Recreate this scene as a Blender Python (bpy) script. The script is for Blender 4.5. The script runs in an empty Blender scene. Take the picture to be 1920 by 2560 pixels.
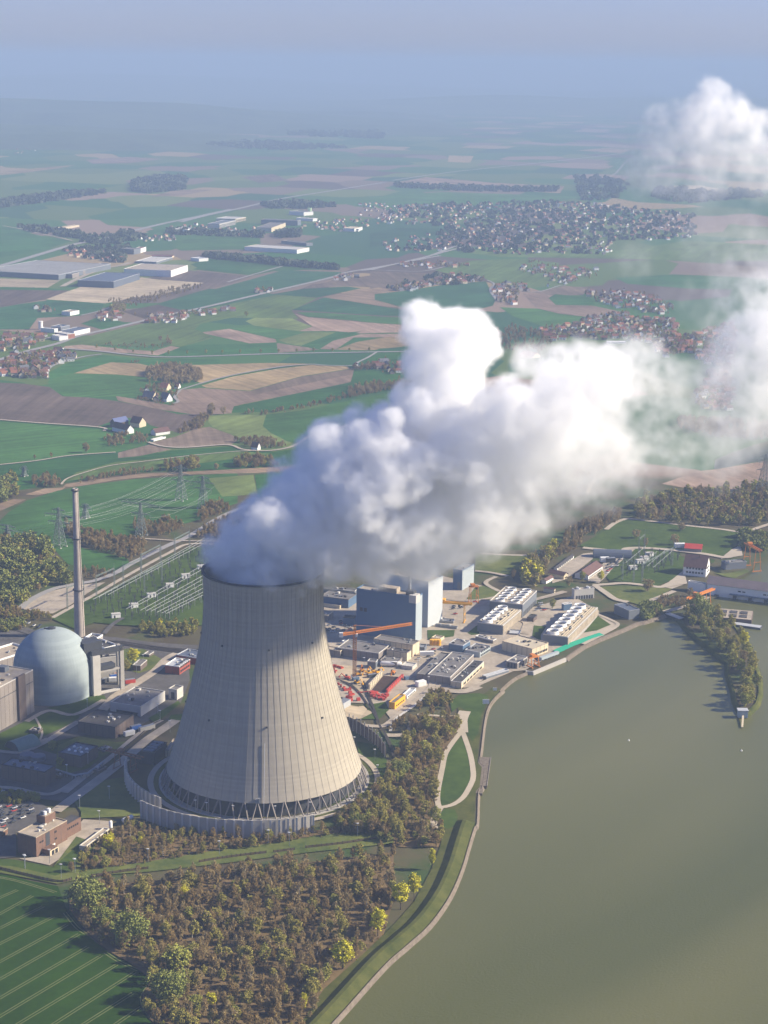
import bpy, bmesh, math, random
import numpy as np
from mathutils import Vector, Matrix
from mathutils.geometry import tessellate_polygon

S = bpy.context.scene
COL = S.collection

# ------------------------------------------------------------------ camera
CAM_H = 527.0
FPX = 4500.0                       # focal length in pixels of the 1920 x 2560 photograph
PITCH = math.radians(14.04)
ROLL = 0.012
cam = bpy.data.cameras.new('camera')
cam_ob = bpy.data.objects.new('camera', cam)
COL.objects.link(cam_ob)
S.camera = cam_ob
cam.sensor_fit = 'VERTICAL'
cam.sensor_height = 24
cam.lens = 24 * FPX / 2560
cam.clip_start = 1
cam.clip_end = 3e5
CR = (Matrix.Rotation(math.pi / 2 - PITCH, 4, 'X') @ Matrix.Rotation(ROLL, 4, 'Z'))
cam_ob.matrix_world = Matrix.Translation((0, 0, CAM_H)) @ CR
CR3 = CR.to_3x3()

# ------------------------------------------------------------------ sky, sun, exposure
SUN_EL = math.radians(30)
SUN_AZ = math.radians(1)           # 0 = straight along +X
SDIR = Vector((math.cos(SUN_EL) * math.cos(SUN_AZ), math.cos(SUN_EL) * math.sin(SUN_AZ), math.sin(SUN_EL)))
world = bpy.data.worlds.new('World')
S.world = world
world.use_nodes = True
wn = world.node_tree
sky = wn.nodes.new('ShaderNodeTexSky')
sky.sky_type = 'NISHITA'
sky.sun_disc = False
sky.sun_elevation = SUN_EL
sky.sun_rotation = math.atan2(SDIR.x, SDIR.y)
sky.air_density = 1.0
sky.dust_density = 0.4
sky.ozone_density = 3.0
tint = wn.nodes.new('ShaderNodeMix')
tint.data_type = 'RGBA'
tint.blend_type = 'MULTIPLY'
tint.inputs[0].default_value = 1.0
tint.inputs[7].default_value = (0.70, 0.755, 1.28, 1)
wn.links.new(sky.outputs[0], tint.inputs[6])
wn.links.new(tint.outputs[2], wn.nodes['Background'].inputs[0])
wn.nodes['Background'].inputs[1].default_value = 0.060
sun = bpy.data.lights.new('sun', 'SUN')
sun.energy = 5.0
sun.angle = math.radians(0.5)
sun.color = (1.0, 0.89, 0.69)
sun_ob = bpy.data.objects.new('sun', sun)
COL.objects.link(sun_ob)
sun_ob.rotation_euler = SDIR.to_track_quat('Z', 'Y').to_euler()
S.view_settings.view_transform = 'Standard'
S.view_settings.look = 'None'
S.view_settings.exposure = 1.08
S.view_settings.gamma = 1
S.view_settings.use_curve_mapping = False
S.cycles.volume_bounces = 10
S.cycles.max_bounces = 14
S.cycles.diffuse_bounces = 3
S.cycles.glossy_bounces = 2
S.cycles.transparent_max_bounces = 96
S.cycles.use_adaptive_sampling = True
S.cycles.adaptive_threshold = 0.02

# ------------------------------------------------------------------ picture -> place
# each tile: origin and magnification of a crop of the photograph in which a feature was read
TILE = {'S': (0, 0, 1), 'G': (0, 0, 1.728), 'H': (960, 0, 1.728), 'A': (0, 640, 1.728), 'B': (960, 640, 1.728), 'C': (0, 1280, 1.728),
        'D': (960, 1280, 1.728), 'E': (0, 1920, 1.728), 'F': (960, 1920, 1.728), 'tw': (300, 1360, 2.5136),
        'dm': (0, 1500, 3.456), 'lw': (0, 1800, 3.456), 'sw': (0, 1160, 2.9625), 'rx': (780, 1400, 4.1475),
        'cc': (1100, 1380, 3.7705), 'da': (1440, 1280, 3.456), 'pk': (860, 1720, 4.1475), 'ind': (0, 520, 2.765),
        'vil': (0, 820, 3.456), 'mid': (400, 480, 3.318), 'rv': (1160, 760, 2.183), 'tv': (900, 480, 2.765),
        'fw': (100, 2100, 2.592), 'lb': (0, 1960, 5.184), 'is': (1620, 1500, 5.53), 'p1': (480, 720, 2.592), 'p2': (1120, 640, 2.074)}

def sp(t, x, y):
    a = TILE[t]
    return a[0] + x / a[2], a[1] + y / a[2]

def ray(x, y):
    return CR3 @ Vector(((x - 960) / FPX, -(y - 1280) / FPX, -1))

def at(t, x, y, z=0.0):
    d = ray(*sp(t, x, y))
    k = (z - CAM_H) / d.z
    return Vector((d.x * k, d.y * k, z))

def at_depth(x, y, Y):
    d = ray(x, y)
    k = Y / d.y
    return Vector((d.x * k, Y, CAM_H + d.z * k))

def top_z(t, x, y, g):
    """height of the point that stands over ground point g and shows at this pixel"""
    d = ray(*sp(t, x, y))
    k = math.hypot(g.x, g.y) / math.hypot(d.x, d.y)
    return CAM_H + d.z * k

# ------------------------------------------------------------------ materials
MATS = {}

def mat(name, rgb, rough=0.9, var=0.18, scale=0.08, world_pos=False, metal=0.0, spec=0.3, rgb2=None, fine=6.0):
    if name in MATS:
        return MATS[name]
    m = bpy.data.materials.new(name)
    m.use_nodes = True
    t = m.node_tree
    b = t.nodes['Principled BSDF']
    b.inputs['Roughness'].default_value = rough
    b.inputs['Metallic'].default_value = metal
    b.inputs['Specular IOR Level'].default_value = .06 if world_pos else spec
    src = t.nodes.new('ShaderNodeNewGeometry').outputs['Position'] if world_pos else t.nodes.new('ShaderNodeTexCoord').outputs['Object']
    mixes = None
    for sc, det in ((scale, 5), (scale * fine, 3)):
        n = t.nodes.new('ShaderNodeTexNoise')
        n.inputs['Scale'].default_value = sc
        n.inputs['Detail'].default_value = det
        n.inputs['Roughness'].default_value = 0.6
        t.links.new(src, n.inputs['Vector'])
        if mixes is None:
            mixes = n.outputs[0]
        else:
            a = t.nodes.new('ShaderNodeMath')
            a.operation = 'MULTIPLY_ADD'
            t.links.new(n.outputs[0], a.inputs[0])
            a.inputs[1].default_value = 0.45
            t.links.new(mixes, a.inputs[2])
            mixes = a.outputs[0]
    r = t.nodes.new('ShaderNodeValToRGB')
    r.color_ramp.elements[0].position = 0.45
    r.color_ramp.elements[1].position = 1.0
    lo = rgb2 or tuple(c * (1 - var) for c in rgb)
    hi = tuple(c * (1 + var) for c in rgb)
    r.color_ramp.elements[0].color = (*lo, 1)
    r.color_ramp.elements[1].color = (*hi, 1)
    t.links.new(mixes, r.inputs[0])
    t.links.new(r.outputs[0], b.inputs['Base Color'])
    MATS[name] = m
    return m

# ground tones (linear albedo)
FIELD = {'wheat': (0.036, 0.112, 0.027), 'wheat2': (0.052, 0.13, 0.032), 'teal': (0.032, 0.094, 0.036), 'pale': (0.135, 0.175, 0.052), 'mead': (0.09, 0.14, 0.036),
         'plow': (0.105, 0.078, 0.062), 'earth': (0.185, 0.138, 0.1), 'pink': (0.26, 0.185, 0.135), 'gold': (0.3, 0.22, 0.115), 'reed': (.26, .185, .12), 'sand': (.42, .34, .23)}
for i, (k, c) in enumerate(FIELD.items()):
    m = mat('field ' + k, c, .95, .38, .008, True, fine=9)
    t = m.node_tree                                # drilled rows and tramlines: noise drawn out along the field
    mpn = t.nodes.new('ShaderNodeMapping')
    mpn.vector_type = 'TEXTURE'
    mpn.inputs['Rotation'].default_value = (0, 0, .35 + i * .23)
    mpn.inputs['Scale'].default_value = (420, 11, 1)
    t.links.new(t.nodes.new('ShaderNodeNewGeometry').outputs['Position'], mpn.inputs['Vector'])
    n = t.nodes.new('ShaderNodeTexNoise')
    n.inputs['Scale'].default_value = 1
    n.inputs['Detail'].default_value = 5
    n.inputs['Roughness'].default_value = .7
    t.links.new(mpn.outputs[0], n.inputs['Vector'])
    mr = t.nodes.new('ShaderNodeMapRange')
    for q, v in enumerate((.3, .7, .72, 1.28)):
        mr.inputs[q + 1].default_value = v
    t.links.new(n.outputs[0], mr.inputs[0])
    mx = t.nodes.new('ShaderNodeMix')
    mx.data_type = 'RGBA'
    mx.blend_type = 'MULTIPLY'
    mx.inputs[0].default_value = 1
    b = t.nodes['Principled BSDF']
    t.links.new(b.inputs['Base Color'].links[0].from_socket, mx.inputs[6])
    oi = t.nodes.new('ShaderNodeObjectInfo')
    rm = t.nodes.new('ShaderNodeMapRange')
    rm.inputs[3].default_value, rm.inputs[4].default_value = .80, 1.2
    t.links.new(oi.outputs['Random'], rm.inputs[0])
    mm = t.nodes.new('ShaderNodeMath')
    mm.operation = 'MULTIPLY'
    t.links.new(mr.outputs[0], mm.inputs[0])
    t.links.new(rm.outputs[0], mm.inputs[1])
    t.links.new(mm.outputs[0], mx.inputs[7])
    t.links.new(mx.outputs[2], b.inputs['Base Color'])
mat('asphalt', (.105, .098, .092), .9, .3, .05, True)
mat('concrete ground', (.37, .315, .245), .9, .30, .05, True)
mat('gravel path', (.42, .36, .28), .95, .12, .05, True)
mat('road pale', (.30, .285, .27), .9, .1, .05, True)
mat('lawn', (.062, .094, .017), .95, .3, .025, True, rgb2=(.030, .054, .011))
mat('lawn dry', (.125, .132, .034), .95, .3, .03, True, rgb2=(.045, .075, .022))
mat('wood floor', (.16, .11, .056), 1, .35, .06, True, rgb2=(.085, .064, .032))
mat('bank grass', (.085, .085, .024), 1, .3, .05, True, rgb2=(.042, .055, .013))
mat('riprap', (.17, .14, .11), 1, .35, .4, True)
mat('concrete', (.36, .335, .30), .9, .12, .03)
mat('pale concrete', (.50, .475, .43), .9, .12, .05)
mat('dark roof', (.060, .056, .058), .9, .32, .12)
mat('grey roof', (.17, .158, .15), .9, .32, .12)
mat('tan roof', (.37, .31, .235), .9, .32, .12)
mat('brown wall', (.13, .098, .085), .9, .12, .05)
mat('taupe wall', (.235, .205, .185), .9, .1, .05)
mat('brick', (.165, .098, .07), .9, .15, .3)
mat('red wall', (.30, .075, .055), .8, .15, .1)
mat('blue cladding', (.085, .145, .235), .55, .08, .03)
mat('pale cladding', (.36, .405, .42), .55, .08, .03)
mat('blue grey wall', (.145, .158, .18), .7, .1, .05)
mat('white', (.74, .73, .70), .7, .06, .1)
mat('cream', (.58, .49, .34), .8, .08, .1)
mat('window', (.025, .028, .035), .25, .1, .3, spec=.5)
mat('steel', (.30, .31, .32), .5, .15, .3, metal=.4)
mat('pylon steel', (.16, .19, .17), .6, .15, .3)
mat('wire', (.42, .43, .42), .5, .1, .3)
mat('orange paint', (.55, .19, .035), .5, .12, .3)
mat('yellow paint', (.75, .38, .03), .5, .1, .3)
mat('red paint', (.45, .055, .035), .5, .15, .3)
mat('blue paint', (.04, .12, .42), .5, .1, .3)
mat('red tile', (.19, .072, .052), .85, .2, .3)
mat('orange tile', (.27, .11, .066), .85, .2, .3)
mat('brown tile', (.13, .070, .060), .85, .2, .3)
mat('grey tile', (.13, .13, .14), .85, .2, .3)
mat('aluminium roof', (.45, .46, .47), .5, .08, .03)
mat('slate blue roof', (.105, .122, .155), .5, .1, .03)
mat('dome paint', (.27, .345, .365), .65, .14, .09)
mat('dark steel', (.055, .058, .065), .6, .15, .3)
mat('fence wood', (.085, .052, .038), .9, .2, .5)
mat('green net', (.02, .32, .19), .7, .1, .2)
mat('rust', (.22, .09, .05), .8, .2, .3)
mat('rail', (.055, .048, .045), .8, .2, .2, True)
mat('pit soil', (.065, .042, .034), 1, .3, .2, True)
mat('bark', (.085, .068, .052), 1, .3, .5)
mat('birch bark', (.46, .43, .39), .9, .3, .8)
mat('car dark', (.05, .055, .065), .35, .05, 1, spec=.5)
mat('car silver', (.5, .5, .52), .35, .05, 1, spec=.5)
mat('car red', (.45, .05, .04), .35, .05, 1, spec=.5)
mat('solar', (.11, .13, .24), .3, .1, .3, spec=.5)

# ------------------------------------------------------------------ mesh helpers
def link(o, parent=None):
    COL.objects.link(o)
    if parent is not None:
        o.parent = parent
    return o

def tag(o, label=None, cat=None, group=None, kind=None):
    if label:
        o['label'] = label
    if cat:
        o['category'] = cat
    if group:
        o['group'] = group
    if kind:
        o['kind'] = kind
    return o

def thing(name, label, cat, loc=(0, 0, 0), rz=0.0, group=None):
    o = link(bpy.data.objects.new(name, None))
    o.empty_display_size = 1
    o.location = loc
    o.rotation_euler = (0, 0, rz)
    return tag(o, label, cat, group)

class MB:
    """collects faces, then becomes ONE mesh object"""
    def __init__(s):
        s.v, s.f, s.m = [], [], []

    def poly(s, pts, mi=0):
        n = len(s.v)
        s.v += [tuple(p) for p in pts]
        s.f.append(tuple(range(n, n + len(pts))))
        s.m.append(mi)

    def box(s, x0, y0, z0, x1, y1, z1, mi=0, top=True, bottom=True, taper=0.0):
        n = len(s.v)
        t = taper
        s.v += [(x0, y0, z0), (x1, y0, z0), (x1, y1, z0), (x0, y1, z0), (x0 + t, y0 + t, z1), (x1 - t, y0 + t, z1), (x1 - t, y1 - t, z1), (x0 + t, y1 - t, z1)]
        fs = [(0, 1, 5, 4), (1, 2, 6, 5), (2, 3, 7, 6), (3, 0, 4, 7)]
        if top:
            fs.append((4, 5, 6, 7))
        if bottom:
            fs.append((3, 2, 1, 0))
        for f in fs:
            s.f.append(tuple(n + i for i in f))
            s.m.append(mi)

    def bar(s, a, b, w, mi=0, h=None):
        a, b = Vector(a), Vector(b)
        d = (b - a)
        if d.length < 1e-6:
            return
        d.normalize()
        up = Vector((0, 0, 1)) if abs(d.z) < .95 else Vector((1, 0, 0))
        x = d.cross(up).normalized() * (w / 2)
        y = x.cross(d).normalized() * ((h or w) / 2)
        n = len(s.v)
        for p in (a, b):
            s.v += [tuple(p + x + y), tuple(p - x + y), tuple(p - x - y), tuple(p + x - y)]
        for f in ((0, 1, 5, 4), (1, 2, 6, 5), (2, 3, 7, 6), (3, 0, 4, 7), (3, 2, 1, 0), (4, 5, 6, 7)):
            s.f.append(tuple(n + i for i in f))
            s.m.append(mi)

    def lathe(s, prof, seg=32, c=(0, 0), mi=0, a0=0.0, a1=None, cap=False):
        full = a1 is None
        a1 = a0 + 2 * math.pi if full else a1
        k = seg if full else seg + 1
        n = len(s.v)
        for r, z in prof:
            for i in range(k):
                a = a0 + (a1 - a0) * i / seg
                s.v.append((c[0] + r * math.cos(a), c[1] + r * math.sin(a), z))
        for j in range(len(prof) - 1):
            for i in range(seg):
                i2 = (i + 1) % k if full else i + 1
                s.f.append((n + j * k + i, n + j * k + i2, n + (j + 1) * k + i2, n + (j + 1) * k + i))
                s.m.append(mi)
        if cap and full:
            s.f.append(tuple(n + (len(prof) - 1) * k + i for i in range(k)))
            s.m.append(mi)

    def tube(s, pts, r, seg=6, mi=0):
        for a, b in zip(pts, pts[1:]):
            a, b = Vector(a), Vector(b)
            d = (b - a).normalized()
            up = Vector((0, 0, 1)) if abs(d.z) < .95 else Vector((1, 0, 0))
            x = d.cross(up).normalized()
            y = x.cross(d)
            n = len(s.v)
            for p in (a, b):
                for i in range(seg):
                    t = 2 * math.pi * i / seg
                    s.v.append(tuple(p + (x * math.cos(t) + y * math.sin(t)) * r))
            for i in range(seg):
                j = (i + 1) % seg
                s.f.append((n + i, n + j, n + seg + j, n + seg + i))
                s.m.append(mi)
            s.f.append(tuple(n + i for i in range(seg))[::-1])
            s.f.append(tuple(n + seg + i for i in range(seg)))
            s.m += [mi, mi]

    def build(s, name, mats, parent=None, smooth=False):
        me = bpy.data.meshes.new(name)
        me.from_pydata(s.v, [], s.f)
        if isinstance(mats, (str, bpy.types.Material)):
            mats = [mats]
        for m in mats:
            me.materials.append(MATS[m] if isinstance(m, str) else m)
        if len(mats) > 1:
            me.polygons.foreach_set('material_index', s.m)
        if smooth:
            me.polygons.foreach_set('use_smooth', [True] * len(me.polygons))
        me.update()
        return link(bpy.data.objects.new(name, me), parent)

def np_mesh(name, verts, faces, mats, midx=None, parent=None, do_link=True):
    """fast mesh from arrays: verts (n,3), faces (m,k)"""
    me = bpy.data.meshes.new(name)
    nv, (nf, k) = len(verts), faces.shape
    me.vertices.add(nv)
    me.vertices.foreach_set('co', np.asarray(verts, np.float32).ravel())
    me.loops.add(nf * k)
    me.loops.foreach_set('vertex_index', faces.astype(np.int32).ravel())
    me.polygons.add(nf)
    me.polygons.foreach_set('loop_start', np.arange(0, nf * k, k, dtype=np.int32))
    if midx is not None:
        me.polygons.foreach_set('material_index', np.asarray(midx, np.int32))
    for m in mats:
        me.materials.append(MATS[m] if isinstance(m, str) else m)
    me.update(calc_edges=True)
    o = bpy.data.objects.new(name, me)
    return link(o, parent) if do_link else o

def copy_thing(root, loc, rz=0.0, scale=1.0, label=None, group=None, kids=None):
    """a copy of a thing with copies of its parts and sub-parts"""
    r = root.copy()
    COL.objects.link(r)
    r.location = loc
    r.rotation_euler = (0, 0, rz)
    if isinstance(scale, (int, float)):
        scale = (scale,) * 3
    r.scale = scale
    if label:
        r['label'] = label
    if group:
        r['group'] = group
    for ch in list(root.children):
        c = ch.copy()
        COL.objects.link(c)
        c.parent = r
        for g in list(ch.children):
            d = g.copy()
            COL.objects.link(d)
            d.parent = c
    return r

def smooth_line(p, n=5, closed=False):
    """Catmull-Rom through the points"""
    out = []
    m = len(p)
    rng = range(m) if closed else range(m - 1)
    for i in rng:
        g = (lambda j: p[j % m]) if closed else (lambda j: p[max(0, min(m - 1, j))])
        a, b, c, d = g(i - 1), g(i), g(i + 1), g(i + 2)
        for k in range(n):
            t = k / n
            out.append(0.5 * ((2 * b) + (c - a) * t + (2 * a - 5 * b + 4 * c - d) * t * t + (3 * b - 3 * c + d - a) * t ** 3))
    if not closed:
        out.append(p[-1])
    return out

Z_NOW = {'field': .05, 'yard': .62, 'lawn': .80, 'road': 1.0}

def lift(layer):
    Z_NOW[layer] += .005
    return Z_NOW[layer]

def sheet(name, pts, m, layer='field', holes=None, kind='structure', parent=None):
    z = lift(layer)
    loops = [[Vector((p.x, p.y, 0)) for p in pts]] + [[Vector((p.x, p.y, 0)) for p in h] for h in (holes or [])]
    tri = tessellate_polygon(loops)
    flat = [p for l in loops for p in l]
    me = bpy.data.meshes.new(name)
    fs = []
    for a, b, c in tri:
        n = (flat[b] - flat[a]).cross(flat[c] - flat[a]).z
        fs.append((a, b, c) if n > 0 else (a, c, b))
    me.from_pydata([(p.x, p.y, z) for p in flat], [], fs)
    me.materials.append(MATS[m] if isinstance(m, str) else m)
    o = link(bpy.data.objects.new(name, me), parent)
    o['kind'] = kind
    return o

def pts(t, lst, smooth=0, closed=True):
    p = [at(t, x, y) for x, y in lst]
    return smooth_line(p, smooth, closed) if smooth else p

def ribbon(name, line, w, m, layer='road', z=None, kind='structure', mb=None):
    z = lift(layer) if z is None else z
    own = mb is None
    mb = mb or MB()
    n = len(mb.v)
    for i, p in enumerate(line):
        a, b = line[max(0, i - 1)], line[min(len(line) - 1, i + 1)]
        d = Vector((b.x - a.x, b.y - a.y, 0)).normalized()
        s = Vector((-d.y, d.x, 0)) * (w / 2)
        mb.v += [(p.x + s.x, p.y + s.y, z), (p.x - s.x, p.y - s.y, z)]
    for i in range(len(line) - 1):
        mb.f.append((n + 2 * i + 1, n + 2 * i + 3, n + 2 * i + 2, n + 2 * i))
        mb.m.append(0)
    if own:
        o = mb.build(name, m)
        o['kind'] = kind
        return o

def road(t, lst, w, m='road pale', name='road', smooth=5):
    return ribbon(name, pts(t, lst, smooth, False), w, m)

def inside(poly, x, y):
    c = False
    j = len(poly) - 1
    for i in range(len(poly)):
        a, b = poly[i], poly[j]
        if (a.y > y) != (b.y > y) and x < (b.x - a.x) * (y - a.y) / (b.y - a.y) + a.x:
            c = not c
        j = i
    return c

def scatter(poly, n, rng, mind=0.0, tries=40, avoid=()):
    x0, x1 = min(p.x for p in poly), max(p.x for p in poly)
    y0, y1 = min(p.y for p in poly), max(p.y for p in poly)
    out = []
    cell = {}
    for _ in range(n * tries):
        if len(out) >= n:
            break
        x, y = rng.uniform(x0, x1), rng.uniform(y0, y1)
        if not inside(poly, x, y) or any(inside(a, x, y) for a in avoid):
            continue
        if mind:
            k = (int(x // mind), int(y // mind))
            if any((x - q[0]) ** 2 + (y - q[1]) ** 2 < mind * mind for i in (-1, 0, 1) for j in (-1, 0, 1) for q in cell.get((k[0] + i, k[1] + j), ())):
                continue
            cell.setdefault(k, []).append((x, y))
        out.append((x, y))
    return out

# ================================================================== GROUND AND WATER
def mp(lst):
    return [at(t, x, y) for t, x, y in lst]

SHORE = mp([('E', 1250, 1300), ('E', 1440, 1106), ('F', 0, 862), ('F', 100, 772), ('F', 200, 680), ('F', 285, 560), ('F', 338, 440), ('F', 368, 340),
            ('F', 392, 262), ('pk', 1385, 1400), ('pk', 1400, 1080), ('pk', 1440, 1035), ('pk', 1462, 830), ('pk', 1415, 775), ('pk', 1432, 600),
            ('pk', 1462, 350), ('pk', 1502, 200), ('pk', 1572, 100), ('pk', 1659, 22), ('D', 500, 775), ('D', 560, 722), ('D', 618, 694),
            ('cc', 805, 1130), ('cc', 880, 1142), ('cc', 1000, 1092), ('cc', 1190, 1012), ('cc', 1215, 985), ('da', 60, 1165), ('da', 200, 1100), ('da', 400, 1020), ('da', 530, 962),
            ('da', 590, 950), ('da', 735, 905), ('da', 775, 890)])
ISLE = mp([('is', 415, 255), ('is', 520, 400), ('is', 700, 560), ('is', 900, 720), ('is', 1085, 870), ('is', 1085, 1000), ('is', 1150, 1200),
           ('is', 1190, 1400), ('is', 1255, 1540), ('is', 1310, 1600), ('is', 1400, 1560), ('is', 1520, 1440), ('is', 1560, 1300), ('is', 1560, 1100), ('is', 1490, 880),
           ('is', 1420, 690), ('is', 1310, 500), ('is', 1180, 330), ('is', 960, 240), ('is', 800, 190)])
DAMW = mp([('is', 745, 140), ('is', 800, 90), ('da', 1110, 790), ('da', 1235, 722), ('da', 1240, 700), ('da', 1659, 772), ('da', 2300, 862)])
LAKE = SHORE + ISLE + DAMW + [Vector((1500, 1500, 0)), Vector((1500, 400, 0))]
UPSTREAM = pts('da', [(1380, 590), (1500, 522), (1535, 470), (1600, 405), (1659, 362), (1900, 230), (2600, 160), (2600, 750), (2000, 660), (1659, 612)])
FARRIVER = pts('B', [(1425, 930), (1520, 905), (1600, 890), (1800, 850), (1800, 760), (1600, 815), (1500, 850), (1430, 880)])

def ground_mat():
    m = bpy.data.materials.new('ground')
    m.use_nodes = True
    t = m.node_tree
    N, L = t.nodes, t.links
    b = N['Principled BSDF']
    b.inputs['Roughness'].default_value = 1
    b.inputs['Specular IOR Level'].default_value = .1
    pos = N.new('ShaderNodeNewGeometry').outputs['Position']
    def cells(sx, sy, rot, ramp):
        mpn = N.new('ShaderNodeMapping')
        mpn.inputs['Rotation'].default_value = (0, 0, rot)
        mpn.inputs['Scale'].default_value = (1 / sx, 1 / sy, 0)
        L.new(pos, mpn.inputs['Vector'])
        v = N.new('ShaderNodeTexVoronoi')
        v.voronoi_dimensions = '2D'
        v.distance = 'CHEBYCHEV'
        v.inputs['Scale'].default_value = 1
        v.inputs['Randomness'].default_value = .85
        L.new(mpn.outputs[0], v.inputs['Vector'])
        s = N.new('ShaderNodeSeparateColor')
        L.new(v.outputs['Color'], s.inputs[0])
        r = N.new('ShaderNodeValToRGB')
        r.color_ramp.interpolation = 'CONSTANT'
        e = r.color_ramp.elements
        e[0].position, e[0].color = 0, (*ramp[0], 1)
        e[1].position, e[1].color = 1 / len(ramp), (*ramp[1], 1)
        for i, c in enumerate(ramp[2:]):
            q = e.new((i + 2) / len(ramp))
            q.color = (*c, 1)
        L.new(s.outputs[0], r.inputs[0])
        return r.outputs[0]
    F = FIELD
    far = cells(290, 430, .35, [F['wheat'], F['mead'], F['wheat2'], F['earth'], F['pale'], F['wheat'], F['pink'], F['mead'], F['wheat2'], F['teal'], F['wheat'], F['plow'], F['mead'], F['gold'], F['wheat2']])
    n = N.new('ShaderNodeTexNoise')
    n.inputs['Scale'].default_value = 1 / 55
    n.inputs['Detail'].default_value = 6
    L.new(pos, n.inputs['Vector'])
    r = N.new('ShaderNodeValToRGB')
    e = r.color_ramp.elements
    e[0].position, e[0].color = .35, (.075, .060, .036, 1)
    e[1].position, e[1].color = .62, (.048, .078, .022, 1)
    q = e.new(.5)
    q.color = (.095, .085, .042, 1)
    L.new(n.outputs[0], r.inputs[0])
    sx = N.new('ShaderNodeSeparateXYZ')
    L.new(pos, sx.inputs[0])
    mr = N.new('ShaderNodeMapRange')
    mr.inputs[1].default_value, mr.inputs[2].default_value = 2300, 2330
    L.new(sx.outputs[1], mr.inputs[0])
    mx = N.new('ShaderNodeMix')
    mx.data_type = 'RGBA'
    L.new(mr.outputs[0], mx.inputs[0])
    L.new(r.outputs[0], mx.inputs[6])
    L.new(far, mx.inputs[7])
    L.new(mx.outputs[2], b.inputs['Base Color'])
    return m

MATS['ground'] = ground_mat()
Z_NOW['field'] = -.005
FAR = 90000
o = sheet('ground', [Vector((-FAR, -3000, 0)), Vector((FAR, -3000, 0)), Vector((FAR, FAR, 0)), Vector((-FAR, FAR, 0))], 'ground', holes=[LAKE, UPSTREAM])
Z_NOW['field'] = .05

def water_mat():
    m = bpy.data.materials.new('water')
    m.use_nodes = True
    t = m.node_tree
    N, L = t.nodes, t.links
    b = N['Principled BSDF']
    b.inputs['Roughness'].default_value = .25
    b.inputs['Specular IOR Level'].default_value = .10
    pos = N.new('ShaderNodeNewGeometry').outputs['Position']
    mpn = N.new('ShaderNodeMapping')
    mpn.vector_type = 'TEXTURE'
    mpn.inputs['Rotation'].default_value = (0, 0, math.radians(57))
    mpn.inputs['Scale'].default_value = (650, 170, 1)
    mpn.inputs['Location'].default_value = (40, 30, 0)
    L.new(pos, mpn.inputs['Vector'])
    n = N.new('ShaderNodeTexNoise')
    n.inputs['Scale'].default_value = 1
    n.inputs['Detail'].default_value = 1.5
    n.inputs['Distortion'].default_value = .5
    L.new(mpn.outputs[0], n.inputs['Vector'])
    r = N.new('ShaderNodeValToRGB')
    e = r.color_ramp.elements
    e[0].position, e[0].color = .36, (.086, .091, .030, 1)
    e[1].position, e[1].color = .66, (.128, .125, .047, 1)
    L.new(n.outputs[0], r.inputs[0])
    L.new(r.outputs[0], b.inputs['Base Color'])
    rip = N.new('ShaderNodeTexNoise')
    rip.inputs['Scale'].default_value = .5
    rip.inputs['Detail'].default_value = 4
    L.new(pos, rip.inputs['Vector'])
    bp = N.new('ShaderNodeBump')
    bp.inputs['Strength'].default_value = .35
    bp.inputs['Distance'].default_value = .4
    L.new(rip.outputs[0], bp.inputs['Height'])
    L.new(bp.outputs[0], b.inputs['Normal'])
    return m

MATS['water'] = water_mat()
mb = MB()
mb.poly([(-200, 300, -2), (1600, 300, -2), (1600, 2200, -2), (-200, 2200, -2)])
tag(mb.build('lake', 'water'), kind='structure')
sheet('river', FARRIVER, 'water')

def bank(name, line, m, out=4.0, inn=3.0, z0=.45, crest=1.1):
    """sloped stone edge: crest on the land side, foot under the water (land on the left of the line's travel)"""
    mb = MB()
    rows = []
    for i, p in enumerate(line):
        a, b = line[max(0, i - 1)], line[min(len(line) - 1, i + 1)]
        d = Vector((b.x - a.x, b.y - a.y, 0)).normalized()
        s = Vector((-d.y, d.x, 0))
        rows.append([(p.x + s.x * (out + .4), p.y + s.y * (out + .4), 0), (p.x + s.x * out, p.y + s.y * out, crest), (p.x, p.y, z0), (p.x - s.x * inn, p.y - s.y * inn, -2.6)])
    n = 4
    for r_ in rows:
        mb.v += r_
    for i in range(len(rows) - 1):
        for k in range(n - 1):
            mb.f.append((i * n + k, i * n + k + 1, (i + 1) * n + k + 1, (i + 1) * n + k))
            mb.m.append(0)
    return tag(mb.build(name, m), kind='structure')

bank('embankment', smooth_line(SHORE[:22], 4), 'riprap', .5, 1.5, .3, .7)
def dike(line):
    mb = MB()
    prof = [(1.2, .8), (7.0, 3.6), (9.5, 3.7), (15.0, .75)]
    for i, p in enumerate(line):
        a, b = line[max(0, i - 1)], line[min(len(line) - 1, i + 1)]
        d = Vector((b.x - a.x, b.y - a.y, 0)).normalized()
        k = min(1, i / 6, (len(line) - 1 - i) / 6)
        mb.v += [(p.x - d.y * o, p.y + d.x * o, .75 + (z - .75) * k) for o, z in prof]
    for i in range(len(line) - 1):
        for k in range(3):
            mb.f.append((i * 4 + k, i * 4 + k + 1, i * 4 + k + 5, i * 4 + k + 4))
            mb.m.append(0)
    return tag(mb.build('dike', 'bank grass'), kind='structure')

dike(smooth_line(SHORE[0:10], 8))
bank('embankment', SHORE[21:26], 'concrete', 1.5, .6, .9, 1.4)
bank('embankment', SHORE[25:34], 'riprap', 1.5, 3.0, .3, .7)
bank('embankment', ISLE, 'bank grass', 2.0, 2.5)

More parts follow.
